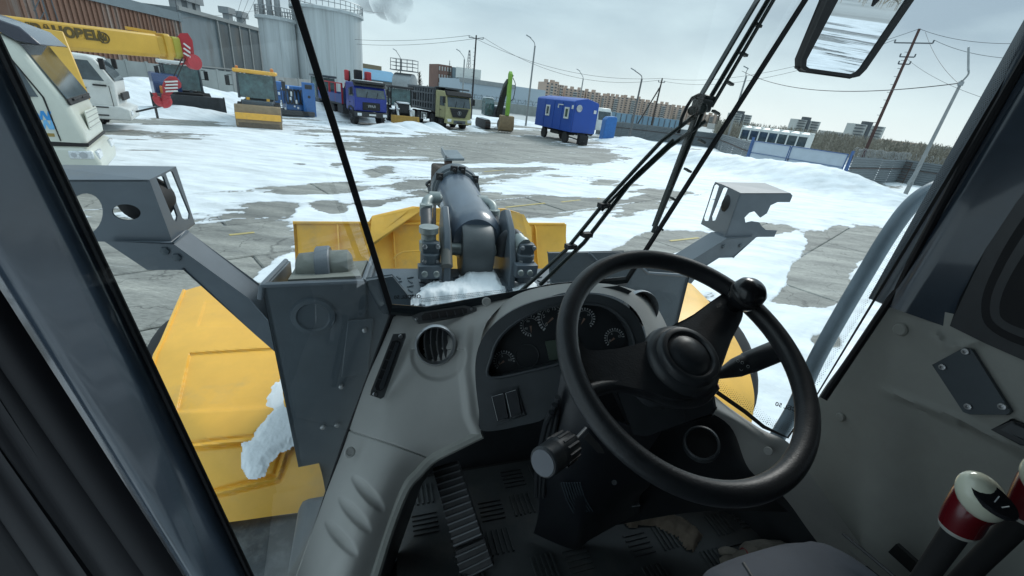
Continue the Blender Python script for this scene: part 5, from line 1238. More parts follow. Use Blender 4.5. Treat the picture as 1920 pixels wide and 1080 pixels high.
def snow_patch(poly, fn, h, step, name='snow_patch', label='', up=UPV, seed=1):
    xs = [p[0] for p in poly]; ys = [p[1] for p in poly]; x0, y0 = min(xs), min(ys); nx = int((max(xs) - x0) / step) + 2; ny = int((max(ys) - y0) / step) + 2
    V = []; ok = {}; F_ = []
    for j in range(ny):
        for i in range(nx):
            x, y = x0 + i * step, y0 + j * step
            w_ = noise.noise(Vector((x * .06, y * .06, seed))) * 9 + noise.noise(Vector((x * .2, y * .2, seed))) * 4
            d = pdist(x, y, poly) * (1 if in_poly(x, y, poly) else -1) + w_ * .7
            if d > -step:
                k = sstep(-step * .5, step * 7, d); p = fn(x, y)
                p = p + up * (h * k + .25 * h * noise.noise(Vector((x * .05, y * .05, seed + 5))) * k + .10 * h * noise.noise(Vector((x * .25, y * .25, 2))) - .002)
                ok[(i, j)] = len(V); V.append(p)
    for (i, j) in ok:
        q = [(i, j), (i + 1, j), (i + 1, j + 1), (i, j + 1)]
        if all(t in ok for t in q): F_.append([ok[t] for t in q][::-1])
    b = MB(); b.add(V, F_); o = b.build(name, snow_m, None, 80); return tag(o, label, 'snow', kind='stuff')

# ---- front frame, bucket, lift gear (outside)
def zc(x, y, z): return Z(x, y, z)
fpan = [[(371, 611), (385, 566), (420, 561), (486, 611)], [(332, 772), (356, 663), (530, 652), (530, 762)]]
def fem(x, y):
    e = 0
    for P_ in fpan:
        d = pdist(x, y, P_); s_ = d if in_poly(x, y, P_) else -d
        e = max(e, .026 * sstep(-3, 3, s_))
    for ln_ in ([(350, 838), (480, 824), (505, 800)], [(395, 928), (520, 896), (535, 850), (545, 838)]):
        d = pdist(x, y, ln_, False); e += -.018 * (1 - sstep(0, 5, d)) + .010 * (1 - sstep(0, 5, abs(d - 7)))
    return e
frows = [[(345, 545, 1.58), (395, 533, 1.6), (450, 540, 1.6), (520, 560, 1.6)],
         [(328, 585, 1.68), (385, 575, 1.69), (450, 580, 1.69), (530, 590, 1.69)],
         [(305, 640, 1.70), (375, 635, 1.72), (450, 640, 1.72), (545, 640, 1.72)],
         [(288, 680, 1.68), (365, 700, 1.72), (450, 705, 1.72), (560, 705, 1.72)],
         [(290, 760, 1.66), (370, 775, 1.71), (460, 775, 1.71), (575, 770, 1.71)],
         [(330, 850, 1.62), (400, 850, 1.66), (490, 845, 1.66), (590, 840, 1.66)],
         [(375, 925, 1.55), (440, 915, 1.58), (520, 905, 1.58), (605, 895, 1.58)],
         [(405, 982, 1.44), (460, 975, 1.45), (530, 965, 1.45), (615, 955, 1.45)]]
o = surf(frows, 26, 40, 'front_fender', ypaint, th=.02, emboss=fem, conv=zc); o['label'] = 'left front fender with pressed panels'
# side lip of the fender
b = MB(); top = [zc(x, y, q) for x, y, q in [r_[0] for r_ in resample(frows, 3, 1)]]
b.grid([[p, p + Vector((-.02, -.0, -.16))] for p in top]); b.tube(top, .012, 6); o = P5(b, 'fender_lip', ypaint)
rf = [[(1258, 520, 1.62), (1290, 528, 1.62), (1310, 545, 1.60)],
      [(1235, 560, 1.70), (1310, 570, 1.70), (1350, 590, 1.67)],
      [(1222, 640, 1.72), (1320, 650, 1.72), (1392, 660, 1.66)],
      [(1215, 720, 1.70), (1330, 730, 1.70), (1414, 738, 1.62)],
      [(1215, 800, 1.62), (1330, 810, 1.62), (1408, 800, 1.50)]]
def rem(x, y): return .012 * sstep(-3, 3, (lambda d, i: d if i else -d)(pdist(x, y, [(1275, 590), (1330, 600), (1350, 700), (1270, 700)]), in_poly(x, y, [(1275, 590), (1330, 600), (1350, 700), (1270, 700)])))
o = surf(rf, 9, 9, 'front_fender', ypaint, th=.02, emboss=rem, conv=zc); o['label'] = 'right front fender seen under the steering wheel'
for (px, py) in ((430, 760), (1320, 690)):
    c = Z(px, py, .8) - RTV * (.34 if px > 1000 else 0); b = MB(); a = RTV; b.lathe([(.35, -.28), (.68, -.3), (.75, -.2), (.75, .2), (.68, .3), (.35, .28)], c, a, 40); t_ = P5(b, 'front_tyre', tyre_m)
# rear frame side plate seen at the bottom through the corner glass
b = MB(); b.add([Z(415, 975, 1.40), Z(620, 950, 1.40), Z(640, 1180, 1.40), Z(480, 1220, 1.40)], [[0, 1, 2, 3]]); b.v = b.v + [(x, y, z - .4) for x, y, z in b.v]; b.f += [[7, 6, 5, 4], [0, 4, 5, 1], [1, 5, 6, 2], [2, 6, 7, 3], [3, 7, 4, 0]]
P5(b, 'step_housing', mat('scuffed_grey', (.06, .07, .078), .55, ns=9, na=.35, dirt=(.28, .3, .31), da=.18), bevel=.02)

# left arm tower
TF = 1.42
o = pplate([(490, 535), (682, 527), (735, 520), (770, 560), (770, 720), (680, 1000), (580, 968)], fF(TF), .02, 'pivot_tower', gpaint2, LR, bevel=.004)
o['label'] = 'left dark grey pivot tower with a round stamped boss'
b = MB(); 
rimp = [FW(488, 545, TF), FW(492, 534, TF), FW(682, 527, TF), FW(690, 515, TF + .1), FW(700, 478, TF + .35)]; 
far_l = FW(536, 489, TF + .38)
b.prism([FW(490, 535, TF), FW(578, 968, TF), FW(578, 968, TF) + FWV * .4 - UPV * .0, far_l + UPV * -.9, far_l], RTV * .018); P5(b, 'tower_side_plate', gpaint2, bevel=.004)
b = MB(); b.prism([FW(683, 527, TF), FW(683, 700, TF), FW(683, 700, TF) + FWV * .5, FW(700, 477, TF + .40)], RTV * .02); P5(b, 'tower_side_plate', gpaint2, bevel=.004)
b = MB(); b.tube([FW(488, 560, TF), FW(491, 537, TF), FW(500, 527, TF + .05), far_l], .010, 8); b.tube([FW(491, 536, TF), FW(682, 528, TF)], .008, 8); b.tube([FW(682, 528, TF), FW(700, 477, TF + .4)], .01, 8); P5(b, 'tower_rim', gpaint)
cA, cB = FW(560, 512, TF + .2), FW(662, 503, TF + .2); b = MB(); ax = (cB - cA).normalized(); L_ = (cB - cA).length
b.lathe([(.055, 0), (.075, .012), (.078, L_ * .5), (.075, L_ - .012), (.055, L_)], cA, ax, 24); pin = P5(b, 'pivot_pin', mat('greasy_pin', (.14, .15, .13), .5, .3, ns=8, na=.25))
b = MB(); b.lathe([(.092, L_ * .36), (.096, L_ * .38), (.096, L_ * .60), (.092, L_ * .62)], cA, ax, 24); b.build('pin_collar', gpaint, pin)
b = MB(); b.prism([FW(540, 524, TF + .03), FW(676, 517, TF + .03), FW(690, 488, TF + .36), FW(556, 498, TF + .36)], UPV * -.04); P5(b, 'tower_tray', mat('dusty_tray', (.15, .16, .14), .7, ns=6, na=.3))
b = MB(); c = FW(588, 592, TF - .0); b.lathe([(.075, 0), (.07, .012), (.055, .014), (.05, .006), (.02, .004)], c, -FWV, 28); P5(b, 'stamped_boss', gpaint2)
b = MB(); b.prism([FW(652, 600, TF - .003), FW(700, 596, TF - .003), FW(690, 700, TF - .003), FW(640, 706, TF - .003)], FWV * -.008); cp_ = P5(b, 'cover_plate', gpaint2, bevel=.003)
for x, y in ((684, 618), (640, 724), (605, 800), (632, 796)): b = MB(); b.lathe([(.011, 0), (.010, .008), (.004, .010)], FW(x, y, TF - .012), -FWV, 6); b.build('bolt', steel, cp_, smooth=0)

# right tower
o = pplate([(1030, 476), (1172, 474), (1215, 512), (1292, 517), (1262, 640), (1180, 680), (1040, 600)], fF(1.62), .02, 'pivot_tower', gpaint2, LR, bevel=.004); o['label'] = 'right dark grey pivot tower behind the steering wheel'
b = MB(); b.tube([FW(1172, 474, 1.62), FW(1215, 512, 1.62), FW(1292, 517, 1.62)], .008, 6); b.tube([FW(1105, 474, 1.6), FW(1130, 500, 1.6)], .006, 6); P5(b, 'tower_rim', gpaint)
b = MB(); b.prism([FW(1292, 517, 1.62), FW(1262, 640, 1.62), FW(1262, 640, 1.62) + FWV * .4, FW(1292, 517, 1.62) + FWV * .4], RTV * -.02); P5(b, 'tower_side_plate', gpaint2)

# left light bracket
def light(side):
    if side < 0:
        zt = 2.75; C_ = Z(280, 337, zt); f0 = (C_ - EYE).dot(FWV); fn = fF(f0)
        rear = [(60, 337), (280, 337), (323, 453), (120, 453)]; holes = [ell(237, 398, 27, 15, 5), ell(158, 402, 34, 40, 20)]
        topp = [(60, 337), (280, 337), (330, 312), (60, 308)]; guard = [(280, 337), (330, 312), (366, 420), (323, 453)]
        slots = [[(311, 326), (318, 320), (324, 322), (356, 400), (355, 410), (349, 413), (342, 409)], [(293, 334), (301, 329), (307, 331), (333, 405), (331, 415), (326, 413)]]
        arm = [(205, 455), (325, 455), (470, 560), (505, 600), (520, 660), (480, 625), (345, 505), (330, 503), (277, 503)]
        lampc, lab = (246, 388), 'left headlamp guard box with an open round hole and slotted side'
        bot = [(323, 453), (366, 420), (345, 425), (300, 440)]
    else:
        zt = 2.75; C_ = Z(1389, 362, zt); f0 = (C_ - EYE).dot(FWV); fn = fF(f0)
        rear = [(1389, 362), (1482, 362), (1486, 367), (1481, 379), (1458, 379), (1445, 385), (1438, 400), (1426, 408), (1415, 396), (1405, 399), (1396, 408), (1398, 418), (1410, 415), (1424, 417), (1428, 424), (1436, 431), (1457, 432), (1452, 444), (1360, 445)]; holes = []
        topp = [(1389, 362), (1482, 362), (1434, 343), (1341, 341)]; guard = [(1389, 362), (1341, 341), (1314, 420), (1360, 445)]
        slots = [[(1337, 349), (1343, 345), (1348, 349), (1328, 414), (1321, 414), (1319, 408)], [(1355, 353), (1361, 349), (1365, 352), (1341, 413), (1335, 414), (1334, 406)]]
        arm = [(1361, 447), (1416, 445), (1375, 482), (1347, 483), (1320, 500), (1296, 530), (1262, 520), (1275, 500)]
        lampc, lab = (1402, 392), 'right headlamp guard box with a torn open corner'
        bot = []
    o = pplate(rear, fn, .006, 'lamp_guard', gpaint, LR, holes); o['label'] = lab
    b = MB(); n_ = len(topp); P_ = [fn(x, y) if i < 2 else Z(x, y, zt) for i, (x, y) in enumerate(topp)]; b.prism(P_, (0, 0, -.006)); b.build('guard_top', gpaint, o)
    A_, B_, D_ = fn(*guard[0]), Z(*guard[1], zt), fn(*guard[3]); nn = (B_ - A_).cross(D_ - A_).normalized(); g_ = pplate(guard, onp(A_, nn), .005, 'slotted_side', gpaint, o, slots)
    lc = fn(*lampc) + FWV * .09; b = MB(); b.lathe([(.03, -.05), (.065, -.03), (.075, .02), (.07, .05), (.02, .055)], lc, FWV, 28); b.build('headlamp', blk, o)
    b = MB(); b.lathe([(.065, 0), (.04, .01), (.01, .014)], lc + FWV * .052, FWV, 24); b.build('lamp_lens', headl, o)
    b = MB(); q = [onp(A_, nn)(*guard[2]), onp(A_, nn)(*guard[3])]; b.prism([q[0], q[1], fn(rear[-1][0] - (0 if side < 0 else -60), rear[-1][1]) if side > 0 else fn(200, 453), q[0] + RTV * side * .25], (0, 0, .005)); b.build('guard_floor', gpaint, o)
    a_ = pplate(arm, fF(f0 - .02), .12, 'lamp_arm', gpaint, LR, bevel=.006)
    for x, y in (((332, 482), (310, 470)) if side < 0 else ((1356, 462), (1388, 460))): b = MB(); b.lathe([(.014, 0), (.013, .008), (.004, .01)], fF(f0 - .02)(x, y), -FWV, 6); b.build('bolt', gpaint2, a_, smooth=0)
light(-1); light(1)

# bucket
HB = math.radians(23.7); be = Vector((math.cos(HB), math.sin(HB), 0)); bfwd = Vector((-math.sin(HB), math.cos(HB), 0))
TL, TR = Z(549, 419, 1.75), Z(1058, 420, 1.75); wB = (TR - TL).dot(be)
def bk(u, f, z): p = TL + be * u + bfwd * f; p.z = z; return p
prof = [(0.02, 1.75), (-.02, 1.6), (-.12, 1.42), (-.30, 1.20), (-.42, .95), (-.46, .65), (-.38, .35), (-.1, .12)]
b = MB(); rows_ = [[bk(wB * i / 24, f, z) for i in range(25)] for f, z in prof]; b.slab_grid(rows_, bfwd * .03); bucket = P5(b, 'bucket', ypaint_b, smooth=25); bucket['label'] = 'wide yellow bucket seen from behind'
b = MB(); b.tube([bk(0, .02, 1.75), bk(wB, .02, 1.75)], .018, 8); b.build('bucket_lip', ypaint_b, bucket)
for u in (0, wB): b = MB(); b.prism([bk(u, f, z) for f, z in prof] + [bk(u, .9, .1), bk(u, 1.0, .3), bk(u, .25, 1.6)], be * .03); b.build('end_plate', ypaint_b, bucket)
b = MB(); b.prism([bk(0, -.1, .12), bk(wB, -.1, .12), bk(wB, .95, .1), bk(0, .95, .1)], (0, 0, .03)); b.build('bucket_floor', ypaint_b, bucket)
for u in (.40, wB - .42, .95, wB - 1.0): b = MB(); b.prism([bk(u, f - .0, z) for f, z in prof[:4]] + [bk(u, -.36, 1.19), bk(u, -.20, 1.4), bk(u, -.05, 1.7)], be * .014); b.build('rib', ypaint_b, bucket)
def bpl(pts, off, th, name='gusset'):
    P0 = bk(0, off, 1.6); return pplate(pts, onp(P0, bfwd), th, name, ypaint_b, bucket, bevel=.004)
bpl([(690, 420), (698, 406), (775, 388), (812, 391), (905, 391), (948, 392), (975, 400), (990, 428), (990, 470), (690, 470)], .03, .03, 'spill_guard')
P0 = bk(0, -.02, 1.7)
b = MB(); q = [ONP(697, 406, bk(0, .02, 1.7), bfwd), ONP(774, 388, bk(0, .03, 1.7), bfwd), ONP(783, 392, bk(0, .03, 1.7), bfwd), ONP(682, 466, bk(0, -.28, 1.2), bfwd), ONP(693, 452, bk(0, -.28, 1.2), bfwd)]
b.add(q + [p + be * .04 - bfwd * .03 for p in q], [[0, 1, 2, 3, 4], [9, 8, 7, 6, 5], [0, 5, 6, 1], [1, 6, 7, 2], [2, 7, 8, 3], [3, 8, 9, 4], [4, 9, 5, 0]]); b.build('gusset', ypaint_b, bucket)
b = MB(); q = [ONP(958, 398, bk(0, .02, 1.7), bfwd), ONP(978, 402, bk(0, .02, 1.7), bfwd), ONP(992, 428, bk(0, -.05, 1.5), bfwd), ONP(994, 470, bk(0, -.28, 1.2), bfwd), ONP(960, 440, bk(0, -.1, 1.4), bfwd)]
b.prism(q, be * .03); b.build('gusset', ypaint_b, bucket)
b = MB(); b.tube([ONP(745, 419, bk(0, -.02, 1.7), bfwd), ONP(812, 419, bk(0, -.02, 1.7), bfwd)], .01, 6); b.tube([ONP(738, 485, bk(0, -.3, 1.3), bfwd), ONP(744, 478, bk(0, -.3, 1.3), bfwd), ONP(756, 472, bk(0, -.3, 1.3), bfwd), ONP(800, 470, bk(0, -.3, 1.3), bfwd)], .009, 6); b.build('weld_ridge', ypaint_b, bucket)

# deck between the towers
dz = 2.18
b = MB(); q = [Z(690, 503, dz), Z(1190, 503, dz), Z(1200, 575, dz), Z(690, 580, dz)]; b.prism(q, (0, 0, -.35)); P5(b, 'frame_deck', gpaint, bevel=.006)
b = MB(); rn = random.Random(5)
for i in range(26):
    for j in range(7):
        p = Z(735 + i * 9, 540, dz); p = q[3].lerp(q[2], (i + .5) / 26).lerp(q[0].lerp(q[1], (i + .5) / 26), (j + .5) / 9); a = math.radians(45 if (i + j) % 2 else -45)
        b.box((p.x, p.y, dz + .003), (.035, .008, .005), a)
P5(b, 'tread_pattern', gpaint2, smooth=0)['kind'] = 'stuff'
# lugs
def lug(cx_top, pts, d, th, name='cylinder_lug'):
    P0 = PD(cx_top[0], cx_top[1], d); o = pplate(pts, onp(P0, FWV), th, name, gpaint, LR, bevel=.006); return o
axd = (PD(852, 350, 3.35) - PD(893, 452, 2.3)).normalized(); sidev = axd.cross(UPV).normalized()
nearc = PD(893, 452, 2.3); farc = PD(852, 352, 3.35); LB = (farc - nearc).length
b = MB(); b.lathe([(.125, .0), (.15, .04), (.155, .1), (.15, LB * .86)], nearc, axd, 40); P5(b, 'tilt_cylinder', barrel_m)
b = MB(); b.lathe([(.158, LB * .84), (.17, LB * .845), (.172, LB * .86), (.162, LB * .865)], nearc, axd, 40); b.lathe([(.15, LB * .86), (.185, LB * .88), (.192, LB * .97), (.18, LB * 1.0), (.1, LB * 1.02)], nearc, axd, 40); P5(b, 'cylinder_gland', gpaint2)
for a in (-50, -10, 10, 50):
    c = nearc + axd * LB * .85 + (UPV * math.cos(math.radians(a)) + sidev * math.sin(math.radians(a))) * .175; b = MB(); b.box(c, (.05, .03, .05), 0); b.cyl(c - axd * .05, c + axd * .02, .014, 8); P5(b, 'gland_bolt', blk, smooth=30)
b = MB(); b.lathe([(.05, -.085), (.145, -.085), (.155, -.07), (.155, .07), (.145, .085), (.05, .085)], nearc - UPV * .06 + axd * .02, sidev, 36); P5(b, 'cylinder_eye', mat('greasy_grey', (.07, .08, .085), .45, ns=7, na=.2, dirt=(.15, .15, .13), da=.15))
for s, pts in ((-1, 0), (1, 0)):
    c0 = nearc + sidev * s * .135
    prof2 = [(-.34, -.36), (-.30, -.05), (-.2, .10), (-.04, .17), (.06, .13), (.10, 0), (.09, -.36)]
    b = MB(); b.prism([c0 + axd * (x + .10) + UPV * z + sidev * (s * .02) for x, z in prof2], sidev * s * .035); P5(b, 'cylinder_lug', gpaint, bevel=.006)
b = MB(); b.cyl(nearc - UPV * .05 - sidev * .26, nearc - UPV * .05 + sidev * .26, .035, 16); P5(b, 'hinge_pin', fitting)
# bellcrank behind, level indicator post and plate
b = MB(); b.box(PD(842, 345, 3.55), (.27, .26, .30), HB); b.cyl(PD(816, 362, 3.5), PD(820, 340, 3.5), .06, 12); P5(b, 'bellcrank', rust, bevel=.02)
b = MB(); b.bar(PD(841, 320, 3.55), PD(840, 296, 3.55), .06, .05); P5(b, 'indicator_post', postm, bevel=.004)
pq = [PD(828, 281, 3.75), PD(857, 281, 3.75), PD(871, 297, 3.5), PD(836, 297, 3.5)]
b = MB(); b.prism(pq, (0, 0, -.02)); b.bar(pq[0], pq[3], .012, .05); P5(b, 'indicator_plate', mat('worn_zinc', (.2, .23, .25), .45, .2, ns=6, na=.3), bevel=.002)
b = MB(); b.tube([PD(859, 372, 3.2), PD(860, 330, 3.25), PD(860, 312, 3.26)], .008, 6); P5(b, 'indicator_rod', fitting)
b = MB(); b.tube(smooth_path([PD(808, 372, 3.3), PD(804, 352, 3.4), PD(800, 345, 3.4), PD(806, 340, 3.5)]), .012, 6); P5(b, 'thin_hose', hose)
# hydraulic lines, left
b = MB(); b.tube(smooth_path([PD(822, 372, 2.6), PD(810, 372, 2.5), PD(802, 376, 2.45), PD(799, 386, 2.42), PD(799, 394, 2.4)], 5), .031, 12); b.lathe([(.042, -.03), (.042, .03)], PD(815, 372, 2.5), RTV, 12); b.lathe([(.038, -.04), (.038, .03)], PD(799, 392, 2.4), UPV, 12); P5(b, 'pipe_elbow', fitting)
b = MB(); b.tube([PD(799, 392, 2.4), PD(801, 430, 2.28), PD(802, 442, 2.24)], .034, 12); P5(b, 'hose', hose)
b = MB(); b.lathe([(.045, 0), (.048, .05), (.038, .055), (.038, .09), (.05, .1), (.05, .13)], PD(803, 470, 2.16), UPV, 16); P5(b, 'hose_fitting', fitting)
def flange(x, y, d):
    c = PD(x, y, d); o = root_less = None; b = MB(); b.box(c, (.085, .05, .11), math.radians(20)); b.lathe([(.05, -.16), (.05, 0)], c, UPV, 18); fl = P5(b, 'pipe_flange', gpaint2, bevel=.008)
    for dx in (-.032, .032):
        for dz_ in (-.04, .04): b = MB(); b.lathe([(.012, 0), (.012, .012), (.006, .014)], c + RTV * dx + UPV * dz_ - FWV * .03, -FWV, 6); b.build('bolt', steel, fl, smooth=0)
flange(807, 472, 2.12); flange(985, 474, 2.22)
b = MB(); b.tube([PD(815, 385, 2.7), PD(814, 440, 2.4), PD(817, 495, 2.25)], .010, 6); P5(b, 'thin_pipe', blk)
b = MB(); b.cyl(PD(838, 500, 2.1), PD(835, 430, 2.2), .03, 14); P5(b, 'grease_tube', mat('grease_brown', (.10, .10, .09), .5))
# right
b = MB(); b.tube(smooth_path([PD(901, 379, 2.7), PD(912, 380, 2.62), PD(922, 386, 2.6), PD(925, 396, 2.58), PD(925, 408, 2.56)], 5), .031, 12); b.lathe([(.04, -.05), (.04, .03)], PD(925, 402, 2.57), UPV, 12); b.lathe([(.044, -.03), (.044, .03)], PD(904, 379, 2.66), RTV, 12); P5(b, 'pipe_elbow', fitting)
b = MB(); b.tube([PD(925, 404, 2.57), PD(927, 440, 2.5)], .034, 12); P5(b, 'hose', hose)
b = MB(); b.tube(smooth_path([PD(940, 478, 2.35), PD(942, 458, 2.32), PD(950, 444, 2.3), PD(962, 440, 2.27), PD(972, 447, 2.25)], 6), .036, 12); P5(b, 'hose', hose)
b = MB(); b.lathe([(.034, 0), (.034, .06), (.04, .065), (.04, .09)], PD(968, 443, 2.26), (PD(984, 462, 2.2) - PD(968, 443, 2.26)), 16); P5(b, 'hose_fitting', fitting)
for x, y in ((796, 513), (818, 513), (976, 511), (993, 511)):
    d = 2.05; b = MB(); b.lathe([(.015, 0), (.015, .014), (.008, .018)], PD(x, y, d), -FWV, 12); P5(b, 'deck_bolt', fitting)
b = MB(); b.box(PD(806, 508, 2.12), (.12, .05, .07), math.radians(20)); b.box(PD(985, 506, 2.2), (.12, .05, .07), math.radians(20)); P5(b, 'bolt_block', gpaint, bevel=.004)
snow_patch([(760, 575), (790, 545), (818, 522), (835, 530), (858, 528), (868, 505), (885, 492), (905, 493), (925, 505), (935, 520), (948, 552), (958, 575)], fZ(dz), .05, 2.2, label='heap of snow lying on the deck below the tilt cylinder', seed=2)
snow_patch([(960, 556), (965, 528), (978, 518), (1000, 522), (1010, 540), (1005, 570)], fZ(dz), .03, 2.2, label='small snow remnant beside the wiper arms on the deck', seed=4)
snow_patch([(520, 700), (560, 700), (590, 834), (549, 834), (522, 851), (503, 868), (498, 892), (462, 897), (452, 873), (452, 834), (474, 822), (498, 772), (496, 752)], fZ(1.70), .015, 2.2, label='crusty snow patch on the left yellow fender', seed=7)

# ---- cab: glass and joints
J0, J1, P3 = FW(553, 0, .95), FW(735, 585, .95), PD(560, 1080, .84)
nL = (J0 - J1).cross(P3 - J1).normalized(); K0, K1, P4 = FW(1510, 0, .95), FW(1210, 470, .95), PD(1478, 820, 1.0); nR = (K0 - K1).cross(P4 - K1).normalized()
lG, rG = onp(J1, nL), onp(K1, nR)
glass_m = glass_mat('windshield_glass', (.925, .96, .965), .035); glass_l = glass_mat('corner_glass', (.925, .955, .96), .06)
def pane(pts, fn, m, label):
    P_ = [fn(x, y) for x, y in pts]; b = MB(); b.add(P_, [list(range(len(P_)))]); o = b.build('glass_pane', m, LR, smooth=0); o['label'] = label; return o
pane([(466, -280), (1688, -280), (1510, 0), (1172, 530), (735, 586), (553, 0)], fF(.95), glass_m, 'front windshield glass')
pane([(553, 0), (735, 585), (560, 1080), (540, 1150), (420, 1150), (-60, 60), (-60, -280), (466, -280)], lG, glass_l, 'left corner glass')
pane([(1510, 0), (1172, 530), (1250, 605), (1330, 728), (1420, 795), (1478, 820), (1530, 745), (1775, 345), (1960, 30), (2100, -215), (1960, -280), (1688, -280)], rG, glass_m, 'right corner glass')
b = MB(); b.bar(FW(466, -280, .945), FW(737, 592, .945), .013, .012, up=FWV); P5(b, 'glass_joint', rubber)
b = MB(); b.bar(FW(1688, -280, .945), FW(1172, 530, .945), .009, .010, up=FWV); P5(b, 'glass_joint', rubber)
b = MB(); pth = [(737, 583), (650, 820), (612, 930), (560, 1085), (540, 1150)]; b.tube([lG(x, y) for x, y in pth], .006, 8); P5(b, 'glass_seal', rubber)
b = MB(); pth = [(733, 580), (800, 585), (880, 570), (960, 556), (1040, 540), (1172, 527)]; b.tube([FW(x, y, .94) for x, y in pth], .014, 8); P5(b, 'lower_glass_seal', mat('glossy_rubber', (.02, .026, .03), .25))
b = MB(); q = [(738, 578), (760, 572), (850, 572), (955, 554), (955, 545), (850, 562), (762, 563), (735, 560)]
# ceramic frit: solid edge and dots on the right pane
frl = [(1960, 32), (1775, 345), (1530, 745), (1478, 822), (1430, 803), (1395, 775), (1330, 730)]
def edge_off(path, off):
    o = []
    for i in range(len(path)):
        a = path[max(i - 1, 0)]; c = path[min(i + 1, len(path) - 1)]; dx, dy = c[0] - a[0], c[1] - a[1]; l_ = math.hypot(dx, dy); o.append((path[i][0] + dy / l_ * off, path[i][1] - dx / l_ * off))
    return o
inn = [(x + (nx_ - x) * k_, y + (ny_ - y) * k_) for (x, y), (nx_, ny_), k_ in zip(frl, edge_off(frl, -8), (1, .9, .35, .5, .9, 1, 1))]; b = MB()
A_ = [rG(x, y) - nR * (0) for x, y in frl]; B_ = [rG(x, y) for x, y in inn]; nsg = nR if nR.dot(EYE - K1) > 0 else -nR
b.grid([[p + nsg * .002 for p in A_], [p + nsg * .002 for p in B_]]); P5(b, 'glass_edge_band', blk, smooth=0)
b = MB(); dots = 0
acc = []
for i in range(len(frl) - 1):
    a, c = frl[i], frl[i + 1]; ln_ = math.hypot(c[0] - a[0], c[1] - a[1]); n_ = int(ln_ / 3.6)
    for j in range(n_):
        t = j / n_; x, y = a[0] + (c[0] - a[0]) * t, a[1] + (c[1] - a[1]) * t; nx, ny = (c[1] - a[1]) / ln_, -(c[0] - a[0]) / ln_
        for k in range(5 if i < 2 else 4):
            off = -(11 + k * 4.0 + (j % 2) * 2.0); s_ = (1.05 - k * .15); X_, Y_ = x + nx * off, y + ny * off
            if i < 3 and Y_ > 806: continue
            P_ = [rG(X_ + s_ * math.cos(u), Y_ + s_ * math.sin(u)) + nsg * .002 for u in (0, 1.57, 3.14, 4.71)]; b.add(P_, [[0, 1, 2, 3]])
P5(b, 'glass_frit_dots', blk, smooth=0)['kind'] = 'stuff'
b = MB()
for i in range(50):
    x = 790 + i * 3.3; y = 568 - (i * 3.3) * .105
    for k in range(3): P_ = [FW(x + (k % 2) * 1.6 + 1.1 * math.cos(u), y - 2 - k * 3 + 1.1 * math.sin(u), .948) for u in (0, 1.57, 3.14, 4.71)]; b.add(P_, [[0, 1, 2, 3]])
P5(b, 'glass_frit_dots', blk, smooth=0)['kind'] = 'stuff'
text_mesh('ОМСБL 50', .0135, 'glass_mark', blk, LR, FW(764, 557, .947), FW(780, 556, .947) - FW(750, 557, .947), UPV, .0003, mirror=True, bold=.0003)
text_mesh('ОМСБL 50', .014, 'glass_mark', blk, LR, rG(1484, 766) + nsg * .002, rG(1500, 771) - rG(1470, 762), rG(1484, 750) - rG(1484, 780), .0003, mirror=True, bold=.0003)

# wiper gear, outside the windshield
wf_ = 1.00
def wl(pts, r_, m=blk, name='wiper_arm', par=None, f=wf_, n=8): b = MB(); b.tube([FW(x, y, f) for x, y in pts], r_, n); return b.build(name, m, par or LR)
wmat = mat('wiper_olive_black', (.022, .030, .026), .4)
bl = wl([(1582, -240), (1322, 200), (1224, 436)], .0062, wmat, 'wiper_blade', f=wf_); bl['label'] = 'long wiper blade hanging across the windshield'
b = MB(); b.bar(FW(1562, -240, wf_), FW(1308, 190, wf_), .006, .014, up=FWV); b.bar(FW(1305, 215, wf_), FW(1226, 425, wf_), .006, .014, up=FWV); b.bar(FW(1590, -240, wf_ - .01), FW(1334, 200, wf_ - .01), .008, .005, up=FWV)
for t in np.linspace(0, 1, 9):
    x0, y0 = 1438 + (1228 - 1438) * t, -10 + 435 * t; b.bar(FW(x0 + 4, y0, wf_), FW(x0 + 14, y0 + 6, wf_), .006, .012, up=FWV)
b.build('blade_spine', wmat, bl)
wl([(1318, 205), (1240, 265), (1135, 378), (1060, 470), (972, 550)], .0058, wmat)
wl([(1322, 228), (1255, 275), (1180, 345), (1095, 455), (1012, 535)], .0062, wmat)
wl([(1262, 262), (1195, 325), (1128, 395)], .004, wmat, 'washer_hose')
wl([(1272, 250), (1278, 222), (1288, 200), (1298, 184), (1310, 178), (1330, 182)], .0045, blk, 'washer_hose')
for x, y, nx in ((1132, 385, 12), (1100, 440, 12), (1070, 462, 12)): b = MB(); b.box(FW(x, y, wf_ - .006), (.03, .02, .012), math.radians(30)); P5(b, 'hose_clip', blk)
b = MB(); b.box(FW(1316, 197, wf_), (.05, .025, .032), math.radians(20)); b.cyl(FW(1316, 203, wf_ - .02), FW(1316, 203, wf_ + .03), .014, 16); b.box(FW(1330, 184, wf_), (.04, .02, .012), math.radians(20)); b.cyl(FW(1298, 207, wf_ - .01), FW(1298, 207, wf_ + .03), .012, 12); P5(b, 'wiper_pivot', wmat, bevel=.005)

